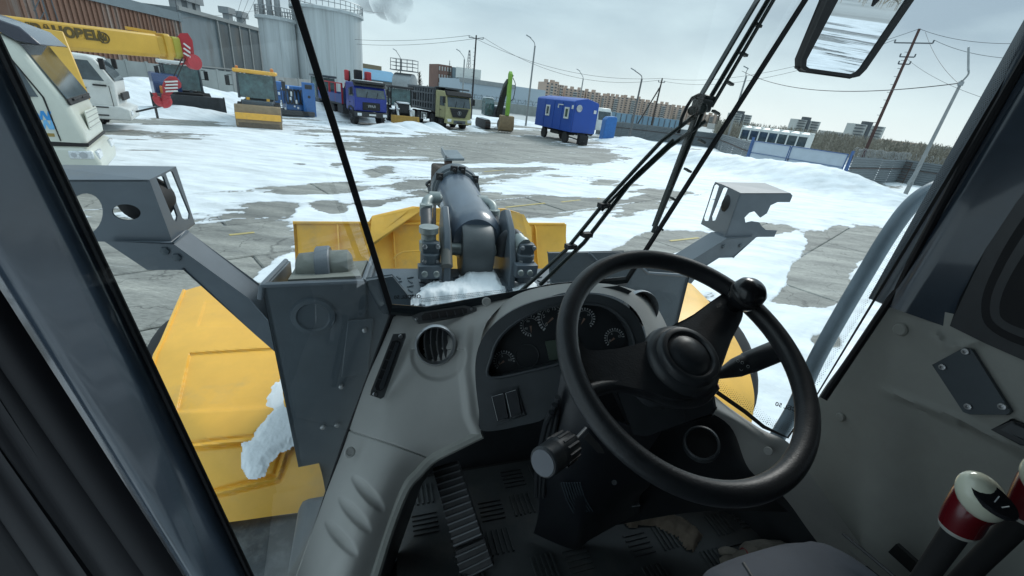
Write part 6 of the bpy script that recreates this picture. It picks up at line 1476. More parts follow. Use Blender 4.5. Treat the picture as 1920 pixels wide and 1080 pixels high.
# mirror outside, upper right
mc = PD(1605, 60, 1.55); vd = (mc - EYE).normalized(); tgt = Vector((.5, -1, -.07)).normalized(); mn = (tgt - vd).normalized()
mfn = onp(mc, mn)
glass_mirror = mat('mirror_glass', (.86, .88, .9), .01, 1.0)
mo = [(1560, -45), (1552, 0), (1503, 112), (1503, 128), (1512, 134), (1600, 146), (1612, 143), (1625, 130), (1720, -8), (1735, -45)]
mi = [(1580, -45), (1572, 0), (1513, 112), (1512, 124), (1518, 128), (1598, 139), (1606, 136), (1614, 128), (1705, -8), (1718, -45)]
b = MB(); b.plate([mfn(x, y) for x, y in mo], [[mfn(x, y) for x, y in mi]], -mn * .025); mh = P5(b, 'side_mirror', blk, bevel=.003); mh['label'] = 'square side mirror reflecting the snowy yard behind'
b = MB(); b.plate([mfn(x, y) - mn * .006 for x, y in mi], [], -mn * .006); b.build('mirror_glass', glass_mirror, mh, smooth=0)
b = MB(); b.plate([mfn(x, y) - mn * .022 for x, y in mo], [], -mn * .03); b.build('mirror_shell', blk, mh, bevel=.01)
b = MB(); b.tube([mc - mn * .05, mc - mn * .05 + UPV * .5 - FWV * .3], .012, 8); P5(b, 'mirror_stay', blk)
# handrail
hp_ = [(1850, 322, 1.10), (1800, 340, 1.11), (1762, 350, 1.12), (1730, 366, 1.13), (1698, 396, 1.14), (1660, 450, 1.15), (1618, 520, 1.17), (1578, 588, 1.18), (1530, 675, 1.2), (1492, 760, 1.22), (1462, 812, 1.23), (1420, 880, 1.25)]
b = MB(); b.tube(smooth_path([PD(*q_) for q_ in hp_], 4), .0205, 16); P5(b, 'handrail', mat('handrail_grey', (.20, .25, .29), .42, .2, ns=7, na=.25, dirt=(.22, .25, .27), da=.12))

# ---- cab shell
# left pillar: rounded section swept down
RE0, RE1, LE0, LE1 = PD(-152, -235, .40), PD(541, 1230, .80), PD(-475, -200, .37), PD(440, 1230, .74)
rd_ = []; G_ = []
for i in range(25):
    t = i / 24; A_, B_ = RE0.lerp(RE1, t), LE0.lerp(LE1, t); vv = (EYE - A_).normalized()
    G_.append([A_.lerp(B_, k / 12) + vv * (.020 * min(1, math.sin(math.pi * k / 12) * 1.9) if 0 < k < 12 else 0) for k in range(13)])
re_ = [proj(RE0.lerp(RE1, t / 7)) for t in range(8)]; le_ = [proj(LE0.lerp(LE1, t / 7)) for t in range(8)]
rd_ = [(RE0.lerp(RE1, t / 7) - EYE).dot(CF) for t in range(8)]; ld_ = [(LE0.lerp(LE1, t / 7) - EYE).dot(CF) for t in range(8)]
b = MB(); b.slab_grid(G_, FWV * .02 - RTV * .05); o = P5(b, 'cab_pillar', navy, smooth=60); o['label'] = 'glossy navy left front pillar'
b = MB(); b.tube([PD(x, y, d - .004) for (x, y), d in zip(re_, rd_)], .0045, 8); P5(b, 'pillar_seal', rubber)
rows_ = []
l2 = [(x_ - 330 + 7 * k_, y_ + 10) for k_, (x_, y_) in enumerate(le_)]
for (rx, ry), (lx, ly), d in zip(le_, l2, [q_ + .05 for q_ in ld_]):
    row = []
    for k in range(15):
        t = k / 14; rid = .012 * abs(math.sin(t * math.pi * 2.5)) + (.010 if .42 < t < .5 else 0)
        row.append((rx + (lx - rx) * t, ry + (ly - ry) * t, d - .055 - .05 * t - rid))
    rows_.append(row)
G_ = resample(rows_, 3, 2); b = MB(); b.slab_grid([[PD(*q_) for q_ in r_] for r_ in G_], RTV * -.03); o = P5(b, 'door_seal', mat('door_rubber', (.009, .009, .012), .62, spec=.3, ns=4, na=.3), smooth=60); o['label'] = 'thick ribbed black door seal left of the pillar'

# right pillar
A0_, A1_, B0_, B1_ = PD(2117, -220, .74), PD(1662, 574, .94), PD(2290, -95, .64), PD(1800, 622, .87); G_ = []
for i in range(13):
    A_, B_ = A0_.lerp(A1_, i / 12), B0_.lerp(B1_, i / 12); vv = (EYE - A_).normalized(); G_.append([A_.lerp(B_, k / 10) + vv * (.018 * min(1, math.sin(math.pi * k / 10) * 2.2) if 0 < k < 10 else 0) for k in range(11)])
b = MB(); b.slab_grid(G_, FWV * .04); o = P5(b, 'cab_pillar', navy, smooth=60); o['label'] = 'glossy navy right front pillar'
b = MB(); b.tube([PD(1995, -40, .79), PD(1937, 84, .80), PD(1787, 343, .865), PD(1680, 545, .935), PD(1544, 748, .965)], .0075, 8); P5(b, 'pillar_seal', rubber)
# right window frame and seals
sealp = [(1925, 352), (1893, 420), (1855, 498), (1838, 545), (1840, 585), (1862, 618), (1925, 648)]
b = MB(); b.prism([cab(.42, 1.17, 2.86), cab(.42, 1.17, 3.6), cab(-.95, 1.17, 3.6), cab(-.95, 1.17, 2.86)], RTV * .004); pn = P5(b, 'side_window', mat('dark_tint', (.02, .025, .03), .12), smooth=0)
o = pplate([(1785, 610), (1800, 560), (1850, 470), (1910, 380), (1990, 280), (2100, 280), (2100, 720), (1960, 690), (1850, 642)], fL(1.118), .02, 'window_frame', blackp, LR, bevel=.003)
for k_, (ox_, dl_) in enumerate(((0, 1.108), (16, 1.098), (34, 1.09))):
    wr_ = spl([(1840 + ox_, 575 + ox_ * .1), (1862 + ox_, 505 + ox_ * .3), (1925 + ox_, 400 + ox_ * .5), (2060, 240), (2090, 665 - ox_ * .7), (1960 + ox_, 660 - ox_ * .7), (1862 + ox_, 622 - ox_ * .4)])
    pplate(wr_, fL(dl_), .006, 'window_rubber', (rubber, blackp, rubber)[k_], LR, bevel=.003)

# right side panel with mouldings
RL = 1.13
def sem(x, y):
    e = 0
    rl = [(1640, 728), (1700, 748), (1790, 782), (1880, 828), (1990, 885)]
    d = pdist(x, y, rl, False)
    below = y > 728 + (x - 1640) * .42
    if x > 1640: e += (.03 * sstep(1640, 1760, x)) * (sstep(0, 9, d) if below else 0) - (0 if below else 0)
    e -= .008 * (1 - sstep(0, 10, d)) * sstep(1640, 1680, x)
    d2 = pdist(x, y, [(1755, 628), (1768, 645), (1800, 652), (1860, 628)], False)
    e -= .012 * (1 - sstep(0, 12, d2))
    return e
rowsS = [[(1672, 546), (1755, 580), (1810, 596), (1900, 640), (2050, 700)],
         [(1628, 610), (1720, 660), (1800, 690), (1900, 740), (2050, 800)],
         [(1580, 680), (1680, 740), (1790, 790), (1900, 850), (2050, 930)],
         [(1532, 750), (1650, 830), (1780, 900), (1900, 970), (2050, 1060)],
         [(1500, 840), (1600, 930), (1740, 1000), (1880, 1080), (2050, 1180)],
         [(1500, 950), (1580, 1020), (1680, 1100), (1850, 1180), (2050, 1300)]]
conv = lambda x, y, q_: LT(x, y, RL)
o = surf([[(x, y, 0) for x, y in r_] for r_ in rowsS], 14, 14, 'side_panel', panel_m, th=.01, emboss=sem, conv=conv, smooth=60); o['label'] = 'moulded dark grey-green right side panel'
pn_ = o
for x, y, rr_ in ((1689, 618, .014), (1577, 782, .011)):
    b = MB(); b.lathe([(rr_, 0), (rr_, .003), (rr_ * .8, .006), (.002, .006)], LT(x, y, RL - .003), -RTV, 24); b.build('plug_cap', panel_m, pn_)
o = pplate([(1748, 684), (1808, 652), (1822, 656), (1895, 772), (1888, 778), (1818, 777), (1806, 772)], fL(RL - .012), .008, 'bracket_plate', gpaint2, pn_, bevel=.003)
for x, y in ((1768, 688), (1811, 659), (1816, 762), (1880, 762)): b = MB(); b.lathe([(.0065, 0), (.006, .004), (.003, .0045), (.002, .002)], LT(x, y, RL - .012), -RTV, 14); b.build('screw', steel, o)
o = pplate([(1862, 806), (1895, 787), (1960, 815), (1940, 838), (1915, 835)], fL(RL - .012), .01, 'switch_bezel', blackp, pn_, bevel=.002)
pplate([(1880, 806), (1898, 796), (1935, 812), (1922, 826)], fL(RL - .018), .006, 'rocker_switch', bezel_m, o, bevel=.002)
# right-hand shell below and behind, roof, rear wall, floor
b = MB(); b.prism([cab(.40, 1.2, 1.93), cab(.40, 1.2, 2.3), cab(.40, 1.2, 2.78), cab(-1.0, 1.2, 2.86), cab(-1.0, 1.2, 1.93)], RTV * .03); P5(b, 'side_wall', gpaint2)
b = MB(); b.prism([cab(-1.0, -.35, 1.93), cab(-1.0, -.35, 3.6), cab(-1.0, 1.2, 3.6), cab(-1.0, 1.2, 1.93)], FWV * -.04); P5(b, 'rear_wall', blackp)
b = MB(); b.prism([cab(1.15, -.40, 3.62), cab(1.15, 1.25, 3.62), cab(-1.05, 1.25, 3.62), cab(-1.05, -.40, 3.62)], UPV * .12); P5(b, 'cab_roof', mat('headliner', (.05, .055, .06), .8), bevel=.02)
b = MB(); b.prism([cab(1.0, .06, 1.94), cab(1.0, .7, 1.94), cab(.64, 1.16, 1.94), cab(-1.0, 1.18, 1.94), cab(-1.0, -.2, 1.94), cab(.5, -.10, 1.94)], UPV * -.04); P5(b, 'cab_floor', blk)
b = MB(); b.prism([cab(1.0, .06, 1.94), cab(1.0, .7, 1.94), cab(.76, .95, 1.94), cab(.76, .95, 2.3), cab(.88, .78, 2.45), cab(1.0, .6, 2.52), cab(1.0, 0.10, 2.52)], FWV * .02); P5(b, 'firewall', blackp)
b = MB(); b.prism([cab(-.95, -.36, 1.94), cab(-.2, -.36, 1.94), cab(-.2, -.36, 3.6), cab(-.95, -.36, 3.6)], RTV * -.03); P5(b, 'left_wall', gpaint2)
b = MB(); b.prism([cab(1.05, -.25, .6), cab(1.05, 1.15, .6), cab(-3.2, 1.15, .6), cab(-3.2, -.25, .6)], UPV * 1.28); P5(b, 'rear_chassis', gpaint2, bevel=.03)

b = MB(); cw_ = [(1.0, .55, 2.50), (.88, .78, 2.40), (.76, .96, 2.30), (.62, 1.10, 2.18), (.40, 1.165, 2.18), (.0, 1.175, 2.3)]
b.slab_grid([[cab(f_, l_, 1.93) for f_, l_, z_ in cw_], [cab(f_, l_, z_) for f_, l_, z_ in cw_]], RTV * .012 + FWV * .012); P5(b, 'corner_wall', blackp)
# ---- dashboard
gr_l = [[(742, 620), (762, 632), (745, 700), (722, 745), (700, 742)]]
def dem(x, y):
    e = 0
    # dish under the round vent
    r_ = math.hypot((x - 822) / 52, (y - 668) / 46)
    if y > 655: e += .007 * (1 - sstep(.85, 1.05, r_))
    # finger scoops
    for cx, cy in ((690, 925), (665, 965), (640, 1010)):
        c, s_ = math.cos(math.radians(48)), math.sin(math.radians(48)); u = (x - cx) * c + (y - cy) * s_; v = -(x - cx) * s_ + (y - cy) * c
        q_ = (u / 46) ** 2 + (v / 13) ** 2; e += .012 * max(0, 1 - q_)
    # seam between the upper and lower mouldings
    d = pdist(x, y, [(640, 800), (668, 812), (740, 835), (800, 857)], False); e += .005 * (1 - sstep(0, 2.2, d))
    # raised shoulder beside the cluster
    d = pdist(x, y, [(876, 600), (870, 690), (882, 780), (898, 815)], False); e -= .006 * (1 - sstep(0, 16, d))
    return e
dr = [[(738, 588, 1.03), (800, 580, 1.05), (870, 572, 1.08), (962, 556, 1.10)],
      [(716, 642, .985), (780, 632, .99), (850, 622, .985), (912, 606, .98)],
      [(692, 702, .945), (760, 702, .945), (830, 700, .93), (896, 690, .92)],
      [(665, 776, .905), (730, 786, .895), (805, 796, .89), (900, 812, .90)],
      [(640, 848, .875), (700, 850, .865), (752, 852, .86), (812, 858, .90)],
      [(606, 942, .855), (660, 940, .83), (706, 935, .825), (760, 915, .87)],
      [(556, 1085, .835), (606, 1085, .815), (652, 1085, .81), (700, 1085, .86)],
      [(520, 1190, .82), (570, 1190, .80), (620, 1190, .80), (665, 1190, .85)]]
for r_ in dr:
    x_, y_, _d = r_[0]; r_[0] = (x_ - 1, y_, (lG(x_, y_) - EYE).dot(CF) - .003)
dash = surf(dr, 44, 36, 'dashboard', dash_m, th=.012, emboss=dem, smooth=60); dash['label'] = 'grey moulded dashboard wrapping round the instrument cluster'
# rounded lower edge of the moulding, dark inside the footwell
b = MB(); b.tube(smooth_path([PD(903, 812, .905), PD(850, 838, .90), PD(812, 858, .90), PD(785, 885, .885), PD(760, 915, .87), PD(730, 990, .865), PD(700, 1085, .86), PD(665, 1190, .85)], 6), .012, 8); P5(b, 'dash_edge_trim', panel_m)
b = MB(); b.grid([[PD(903, 812, .90), PD(905, 812, 1.2)], [PD(812, 858, .90), PD(830, 850, 1.2)], [PD(760, 915, .87), PD(790, 910, 1.2)], [PD(700, 1085, .86), PD(730, 1085, 1.1)]]); P5(b, 'kick_panel', blackp)
# hood over the cluster
ho = [(905, 612), (962, 556), (1040, 534), (1120, 531), (1178, 540), (1218, 560), (1246, 602), (1262, 650), (1285, 720)]
hi = [(893, 690), (932, 606), (1040, 553), (1115, 549), (1165, 562), (1198, 592), (1214, 640), (1216, 690), (1240, 745)]
G_ = [[(*p, 1.06 if k else 1.02) for k, p in enumerate(ho)], [((p[0] + q_[0]) / 2, (p[1] + q_[1]) / 2 - 3, .995) for p, q_ in zip(ho, hi)], [(*p, .94) for p in hi]]
surf(G_, 6, 8, 'cluster_hood', dash_m, th=.01, smooth=60)
bz_o = [(906, 808), (898, 770), (891, 700), (897, 652), (922, 612), (972, 577), (1040, 556), (1112, 552), (1160, 565), (1194, 594), (1212, 640), (1215, 690), (1190, 700), (1090, 716), (1062, 735), (1048, 762), (1020, 785), (985, 796)]
bz_i = [(920, 708), (922, 668), (938, 632), (978, 598), (1040, 573), (1112, 570), (1150, 584), (1178, 612), (1190, 650), (1180, 664), (1080, 676), (1010, 692)]
bz = pplate(spl(bz_o), fD(.885), .05, 'cluster_bezel', bezel_m, LR, [spl(bz_i)], bevel=.004); bz['label'] = 'dark bezel round the instruments'
b = MB(); b.tube([fD(.885)(x, y) for x, y in spl(bz_i)], .0035, 6, closed=True); b.build('bezel_lip', bezel_m, bz)
pplate([(905, 715), (915, 650), (945, 612), (1000, 575), (1060, 560), (1130, 562), (1180, 600), (1200, 660), (1090, 690), (1010, 702)], fD(.932), .006, 'gauge_panel', face_m, bz)
fp = fD(.929)
def gauge(cx, cy, r_, a0, a1, big, numbers=(), needle=None):
    b = MB(); n_ = 48; ring = [fp(cx + r_ * 1.12 * math.cos(2 * math.pi * i / n_), cy + r_ * 1.12 * math.sin(2 * math.pi * i / n_)) for i in range(n_)]
    b.add(ring, [list(range(n_))]); g_ = b.build('gauge', face_m, bz); b = MB()
    k = int(abs(a1 - a0) / (11 if big else 15))
    for i in range(k + 1):
        a = math.radians(a0 + (a1 - a0) * i / k); c, s_ = math.cos(a), math.sin(a); L1 = r_ * (.84 if i % 2 else .80); w_ = .055
        P_ = [fD(.9275)(cx + rr_ * math.cos(a + dw), cy + rr_ * math.sin(a + dw)) for rr_, dw in ((L1, -w_), (r_, -w_), (r_, w_), (L1, w_))]; b.add(P_, [[0, 1, 2, 3]])
    b.build('gauge_tick', ink, g_, smooth=0)
    b = MB(); P_ = []
    arc = [fD(.9275)(cx + r_ * .72 * math.cos(math.radians(a0 + (a1 - a0) * i / 24)), cy + r_ * .72 * math.sin(math.radians(a0 + (a1 - a0) * i / 24))) for i in range(25)]; b.tube(arc, .0005, 4); b.build('gauge_arc', ink, g_)
    for txt, a, q_ in numbers:
        a = math.radians(a); text_mesh(txt, r_ * .30 * .93 / FOC, 'gauge_number', ink, g_, fD(.9275)(cx + r_ * q_ * math.cos(a), cy + r_ * q_ * math.sin(a)), CR, CU, .0002)
    a = math.radians(needle); b = MB(); b.add([fD(.926)(cx + 2 * math.cos(a + 1.57), cy + 2 * math.sin(a + 1.57)), fD(.926)(cx + r_ * .72 * math.cos(a), cy + r_ * .72 * math.sin(a)), fD(.926)(cx - 2 * math.cos(a + 1.57), cy - 2 * math.sin(a + 1.57))], [[0, 1, 2]]); b.build('needle', amber, g_, smooth=0)
gauge(945, 677, 20, 135, 360, False, (('0', 160, .5), ('5', 250, .5), ('10', 350, .5)), 142)
gauge(995, 611, 20, 90, 320, False, (('40', 150, .5), ('80', 240, .5)), 85)
gauge(1037, 596, 30, 128, 330, True, (('0', 135, .58), ('5', 190, .58), ('10', 230, .58), ('15', 275, .58), ('20', 320, .55)), 137)
gauge(1096, 597, 20, 180, 410, False, (('C', 180, .5), ('H', 320, .5)), 120)
gauge(1152, 634, 19, 135, 350, False, (('0', 150, .5), ('6', 240, .5), ('12', 340, .5)), 140)
pplate([(1022, 640), (1085, 632), (1092, 668), (1030, 676)], fD(.927), .003, 'lcd_screen', lcd, bz)
b = MB(); n_ = 36; b.tube([fD(.929)(988 + 22 * math.cos(2 * math.pi * i / n_), 667 + 22 * math.sin(2 * math.pi * i / n_)) for i in range(n_)], .0008, 5, closed=True); b.build('lamp_ring', bezel_m, bz)
o = pplate([(917, 741), (969, 727), (985, 778), (930, 795)], fD(.882), .006, 'switch_frame', bezel_m, bz, bevel=.002)
for q_ in ([(922, 744), (943, 738), (953, 784), (933, 789)], [(948, 737), (967, 731), (978, 776), (958, 782)]):
    s_ = pplate(q_, fD(.877), .006, 'rocker_switch', blackp, bz, bevel=.002)
    b = MB(); b.tube([fD(.8765)(x, y) for x, y in (q_[3], q_[0], q_[1])], .0006, 4); b.build('switch_edge', ink, s_)

# vents
def round_vent(cx, cy, d, R_, nrm, rot):
    c = PD(cx, cy, d); b = MB(); b.lathe([(R_ * .84, .012), (R_ * .84, .004), (R_ * .86, -.004), (R_ * .93, -.010), (R_ * 1.0, -.004), (R_ * 1.04, .004), (R_ * 1.04, .012)], c, nrm, 48, caps=False); ring = P5(b, 'air_vent', silver, smooth=60)
    b = MB(); b.lathe([(R_ * .85, .004), (R_ * .84, .02), (R_ * .80, .03), (.001, .03)], c, nrm, 36, caps=False); b.build('vent_cup', blk, ring)
    x = nrm.cross(UPV).normalized(); y = x.cross(nrm); x, y = x * math.cos(rot) + y * math.sin(rot), -x * math.sin(rot) + y * math.cos(rot)
    for k in (-1.15, -.4, .35, 1.0):
        b = MB(); rows_ = []
        for i in range(11):
            t = -1 + i / 5; hw = math.sqrt(max(0, 1 - (k * .42) ** 2)) * R_ * .82
            p = c + y * (t * hw) + x * (k * .42 * R_ - .10 * R_ * (1 - t * t)) + nrm * .004; rows_.append([p, p + nrm * .012 + x * .011])
        b.slab_grid(rows_, x * .0022); b.build('vent_louvre', mat('louvre', (.10, .105, .11), .4), ring)
    return ring
n1 = (PD(816, 647, .955) - EYE).normalized() * .85 + FWV * .2; n1.normalize()
o = round_vent(817, 647, .945, .0455, n1, .12); o['label'] = 'left round air vent with a silver ring'
n2 = (PD(1200, 577, 1.05) - EYE).normalized() * .5 + Vector((-.55, .5, -.35)) * .6; n2.normalize()
o = round_vent(1204, 577, 1.03, .043, n2, .5); o['label'] = 'right round air vent behind the steering wheel'
def slot_vent(poly, holes_n, d0, name='slot_vent', ff=None, louv='v'):
    o = pplate(poly, ff, .006, name, mat('vent_frame', (.085, .092, .095), .45), LR, bevel=.002); return o
P0 = PD(835, 590, 1.018); nn = Vector((0, 0, 1)) * .85 - FWV * .5; nn.normalize(); ffa = onp(P0, nn)
o = slot_vent([(772, 592), (790, 585), (870, 573), (894, 577), (893, 586), (810, 602), (784, 605)], 5, 1, ff=ffa); o['label'] = 'long top air vent near the windshield'
ffb = onp(P0 + nn * .002, nn); pplate([(790, 592), (796, 587), (868, 577), (876, 579), (876, 586), (868, 589), (800, 600), (792, 600)], ffb, .001, 'vent_opening', blk, o)
for k in range(5): x = 806 + k * 15; ffc = onp(P0 + nn * .004, nn); pplate([(x, 588 - k * 2), (x + 2, 588 - k * 2), (x + 4.5, 598 - k * 2.3), (x + 2.5, 598 - k * 2.3)], ffc, .001, 'vent_louvre', bezel_m, o)
for x, y in ((781, 598), (884, 580)): b = MB(); b.lathe([(.004, 0), (.003, .002), (.001, .002)], onp(P0 + nn * .003, nn)(x, y), nn, 10); b.build('screw', steel, o)
P0 = PD(728, 684, .928); nn = (EYE - P0).normalized() * .8 - FWV * .3 + RTV * .25; nn.normalize(); ffa = onp(P0, nn)
o = slot_vent([(738, 627), (760, 626), (761, 632), (720, 744), (714, 747), (695, 741), (696, 734)], 5, 1, ff=ffa); o['label'] = 'slanted side air vent beside the corner glass'
ffb = onp(P0 + nn * .003, nn); pplate([(735, 640), (745, 638), (750, 642), (720, 728), (714, 733), (705, 731), (703, 724)], ffb, .001, 'vent_opening', blk, o)
ffc = onp(P0 + nn * .007, nn); pplate([(743, 642), (749, 643), (719, 728), (713, 731), (712, 724)], ffc, .002, 'vent_flap', bezel_m, o, bevel=.001)
for k in range(4): x, y = 733 - k * 8, 657 + k * 18; pplate([(x - 2, y - 2), (x + 8, y + 1), (x + 7, y + 3), (x - 3, y)], onp(P0 + nn * .005, nn), .001, 'vent_louvre', bezel_m, o)
for x, y in ((751, 631), (703, 739)): b = MB(); b.lathe([(.005, 0), (.004, .002), (.001, .002)], onp(P0 + nn * .004, nn)(x, y), nn, 10); b.build('screw', steel, o)
o = pplate([(1115, 540), (1160, 536), (1185, 546), (1178, 552), (1135, 550)], fD(.99), .004, 'slot_vent', bezel_m, LR, bevel=.002); o['label'] = 'small right top air vent'
for x, y, d in ((656, 848, .862), (912, 566, 1.0)): b = MB(); c = PD(x, y, d); b.lathe([(.011, 0), (.010, .003), (.007, .004), (.006, .002), (.001, .002)], c, (EYE - c), 20); P5(b, 'plug_cap', dash_m)

# right shoulder of the dash, under the glass corner
sr_ = [[(1262, 650, 1.10), (1240, 690, 1.04)], [(1332, 735, 1.08), (1290, 750, 1.03)], [(1420, 800, 1.04), (1368, 798, 1.02)], [(1478, 830, 1.0), (1405, 880, 1.05)], [(1512, 880, .99), (1468, 930, 1.10)], [(1580, 975, 1.02), (1520, 1000, 1.14)], [(1650, 1075, 1.04), (1590, 1090, 1.16)]]
surf([[p, ((p[0] + q_[0]) / 2, (p[1] + q_[1]) / 2 - 2, (p[2] + q_[2]) / 2 - .015), q_] for p, q_ in sr_], 7, 6, 'dash_shoulder', dash_m, th=.01, smooth=60)
b = MB(); c = PD(1440, 846, .995); b.lathe([(.010, 0), (.009, .004), (.001, .005)], c, EYE - c, 20); P5(b, 'plug_cap', dash_m)
surf([[(1060, 690, 1.0), (1200, 690, 1.05), (1300, 745, 1.04)], [(1060, 800, 1.08), (1200, 800, 1.10), (1375, 800, 1.04)], [(1060, 900, 1.16), (1240, 900, 1.16), (1420, 905, 1.10)], [(1080, 1000, 1.20), (1300, 960, 1.2), (1480, 960, 1.16)]], 5, 5, 'lower_dash_cover', blackp, th=.01)
b = MB(); c = PD(1316, 830, .99); nv = (EYE - c).normalized(); b.lathe([(.042, -.03), (.040, .0), (.036, .004), (.034, .0), (.033, -.03)], c, (nv + UPV * .3), 32); ch = P5(b, 'cup_ring', bezel_m)
b = MB(); b.lathe([(.034, -.002), (.001, -.002)], c, (nv + UPV * .3), 24); b.build('cup_hole', blk, ch)

# ---- steering column and wheel
SC = Vector((.2974, .5869, 2.7524)); SN = Vector((.13577, -.46466, .87502)).normalized()
def sw(x, y, off=0): return ONP(x, y, SC + SN * off, SN)
xa = (sw(1400, 560) - SC).normalized(); ya = SN.cross(xa)
b = MB(); n_ = 96; b.tube([SC + (xa * math.cos(2 * math.pi * i / n_) + ya * math.sin(2 * math.pi * i / n_)) * .205 for i in range(n_)], .0172, 20, closed=True)
rim = P5(b, 'steering_wheel', leather); rim['label'] = 'black two-spoke steering wheel with a spinner knob'
o = pplate(spl([(1248, 628), (1300, 590), (1366, 545), (1384, 560), (1392, 592), (1370, 640), (1340, 712), (1310, 690)], 4), lambda x, y: sw(x, y, -.004), .022, 'spoke', leather, rim, bevel=.008)
o = pplate(spl([(1084, 640), (1105, 656), (1165, 652), (1240, 634), (1290, 640), (1340, 700), (1332, 728), (1300, 745), (1262, 748), (1210, 732), (1160, 722), (1130, 724), (1108, 732), (1095, 700)], 4), lambda x, y: sw(x, y, -.006), .022, 'spoke', leather, rim, bevel=.009)
b = MB(); b.tube(smooth_path([sw(1100, 735, -.01), sw(1122, 728, -.014), sw(1160, 722, -.018), sw(1205, 733, -.022), sw(1262, 752, -.022), sw(1310, 748, -.018), sw(1336, 722, -.01)], 6), .0115, 10); b.build('spoke_flange', leather, rim)
HC = sw(1284, 672, 0)
b = MB(); b.lathe([(.062, -.03), (.066, -.012), (.060, .002), (.052, .006), (.050, .016), (.047, .019), (.040, .019), (.037, .015), (.033, .016), (.028, .021), (.015, .025), (.001, .026)], HC, SN, 48); b.build('horn_pad', blackp, rim, smooth=50)
kc = sw(1396, 556, .03); b = MB(); b.lathe([(.012, -.035), (.014, -.02), (.024, -.014), (.029, -.002), (.0295, .01), (.027, .022), (.019, .031), (.008, .035), (.001, .0355)], kc, SN, 32); kb = b.build('spinner_knob', mat('knob_gloss', (.012, .013, .015), .22, ns=20, na=.2), rim, smooth=60)
b = MB(); b.lathe([(.0297, .004), (.0302, .007), (.0297, .010)], kc, SN, 32); b.build('knob_seam', blk, kb)
# column head, shroud, bellows
b = MB(); b.lathe([(.045, -.11), (.05, -.06), (.05, -.03)], HC, SN, 24); P5(b, 'column_neck', blackp)
o = pplate([(1140, 700), (1200, 690), (1330, 690), (1342, 765), (1335, 778), (1210, 815), (1190, 812)], fD(.80), .06, 'column_head', blackp, LR, bevel=.01)
b = MB(); b.tube([fD(.797)(x, y) for x, y in ((1268, 700), (1286, 790))], .0008, 4); b.build('shell_seam', blk, o)
col_p = [[(1052, 700, .80), (1100, 745, .79), (1160, 790, .80), (1240, 810, .86)], [(1036, 790, .86), (1075, 810, .83), (1130, 840, .83), (1210, 860, .90)], [(1015, 880, .95), (1060, 890, .90), (1120, 900, .90), (1220, 905, .98)], [(1010, 960, 1.08), (1075, 985, 1.0), (1110, 975, 1.0), (1200, 930, 1.06)], [(1000, 1000, 1.18), (1075, 1030, 1.14), (1110, 1010, 1.12), (1200, 960, 1.18)]]
surf(col_p, 6, 6, 'column_shroud', mat('shroud_plastic', (.012, .014, .018), .33, bs=400, bst=.1), th=.02)
b = MB()
for k in range(8): x = 1052 + k * 5; b.tube([PD(x, 905 - k * 0, .90), PD(x + 10, 935, .935), PD(x + 24, 962 - k * .5, .965)], .0016, 6)
P5(b, 'bellows_rib', gpaint2)
for k in range(3): wl_ = MB(); wl_.tube(smooth_path([PD(1046 - k * 6, 745 + k * 14, .80), PD(1040 - k * 9, 800, .85), PD(1024 - k * 8, 870, .93), PD(1018 - k * 6, 930, 1.0)], 4), .006, 8); P5(wl_, 'column_cable', blackp)
o = pplate([(1095, 822), (1104, 812), (1128, 838), (1134, 850), (1122, 850)], fD(.80), .004, 'lever_slot', blk, LR)
b = MB(); c = PD(1152, 905, .895); b.lathe([(.006, 0), (.005, .003), (.001, .003)], c, EYE - c, 12); P5(b, 'screw', blackp)
# left stalk
a, c = PD(1098, 803, .74), PD(1066, 838, .69); b = MB(); b.tube([a, c], .0032, 8); P5(b, 'stalk_rod', steel)
a, c = PD(1070, 832, .70), PD(1018, 868, .63); ax = (c - a).normalized(); L_ = (c - a).length; b = MB(); b.lathe([(.012, -.004), (.022, .004), (.025, .014), (.025, L_ * .55), (.0235, L_ * .6), (.0245, L_ * .65), (.0245, L_ * .97), (.022, L_)], a, ax, 32)
kn = P5(b, 'stalk_knob', blackp); b = MB()
for k in range(14): th_ = 2 * math.pi * k / 14; u = ax.cross(UPV).normalized(); v = ax.cross(u); d_ = u * math.cos(th_) + v * math.sin(th_); b.bar(a + ax * .012 + d_ * .0248, a + ax * L_ * .52 + d_ * .0248, .004, .003)
b.build('grip_rib', blackp, kn, smooth=0); b = MB(); b.lathe([(.0205, 0), (.020, .0015), (.001, .002)], c, ax, 28); b.build('knob_cap', mat('cap_grey', (.11, .12, .14), .4), kn)
# right stalk
a, c = PD(1340, 706, .80), PD(1452, 660, .80); ax = (c - a).normalized(); L_ = (c - a).length; b = MB(); b.lathe([(.006, 0), (.010, L_ * .12), (.0185, L_ * .36), (.0195, L_ * .5), (.0195, L_ * .53), (.021, L_ * .55), (.021, L_ * 1.1)], a, ax, 28); st = P5(b, 'indicator_stalk', blackp)
b = MB()
for k, (t, o_) in enumerate(((.30, .0), (.36, .006), (.42, -.004), (.38, -.010), (.46, .006))):
    p = a + ax * L_ * t; v = (EYE - p).normalized(); side_ = ax.cross(v).normalized(); v = side_.cross(ax).normalized() * (1 if side_.cross(ax).dot(EYE - p) > 0 else -1); q_ = p + v * (.006 + .033 * t) * .95 + side_ * o_; b.tube([q_ + (ax * math.cos(u) + side_ * math.sin(u)) * .0026 for u in np.linspace(0, 6.28, 9)[:-1]], .0005, 4, closed=True)
b.build('stalk_icon', ink, st)
b = MB(); c = PD(1336, 726, .84); b.lathe([(.012, -.02), (.014, 0), (.008, .010), (.001, .012)], c, Vector((.5, -.4, .7)), 20); P5(b, 'red_button', mat('button_red', (.32, .02, .05), .35))

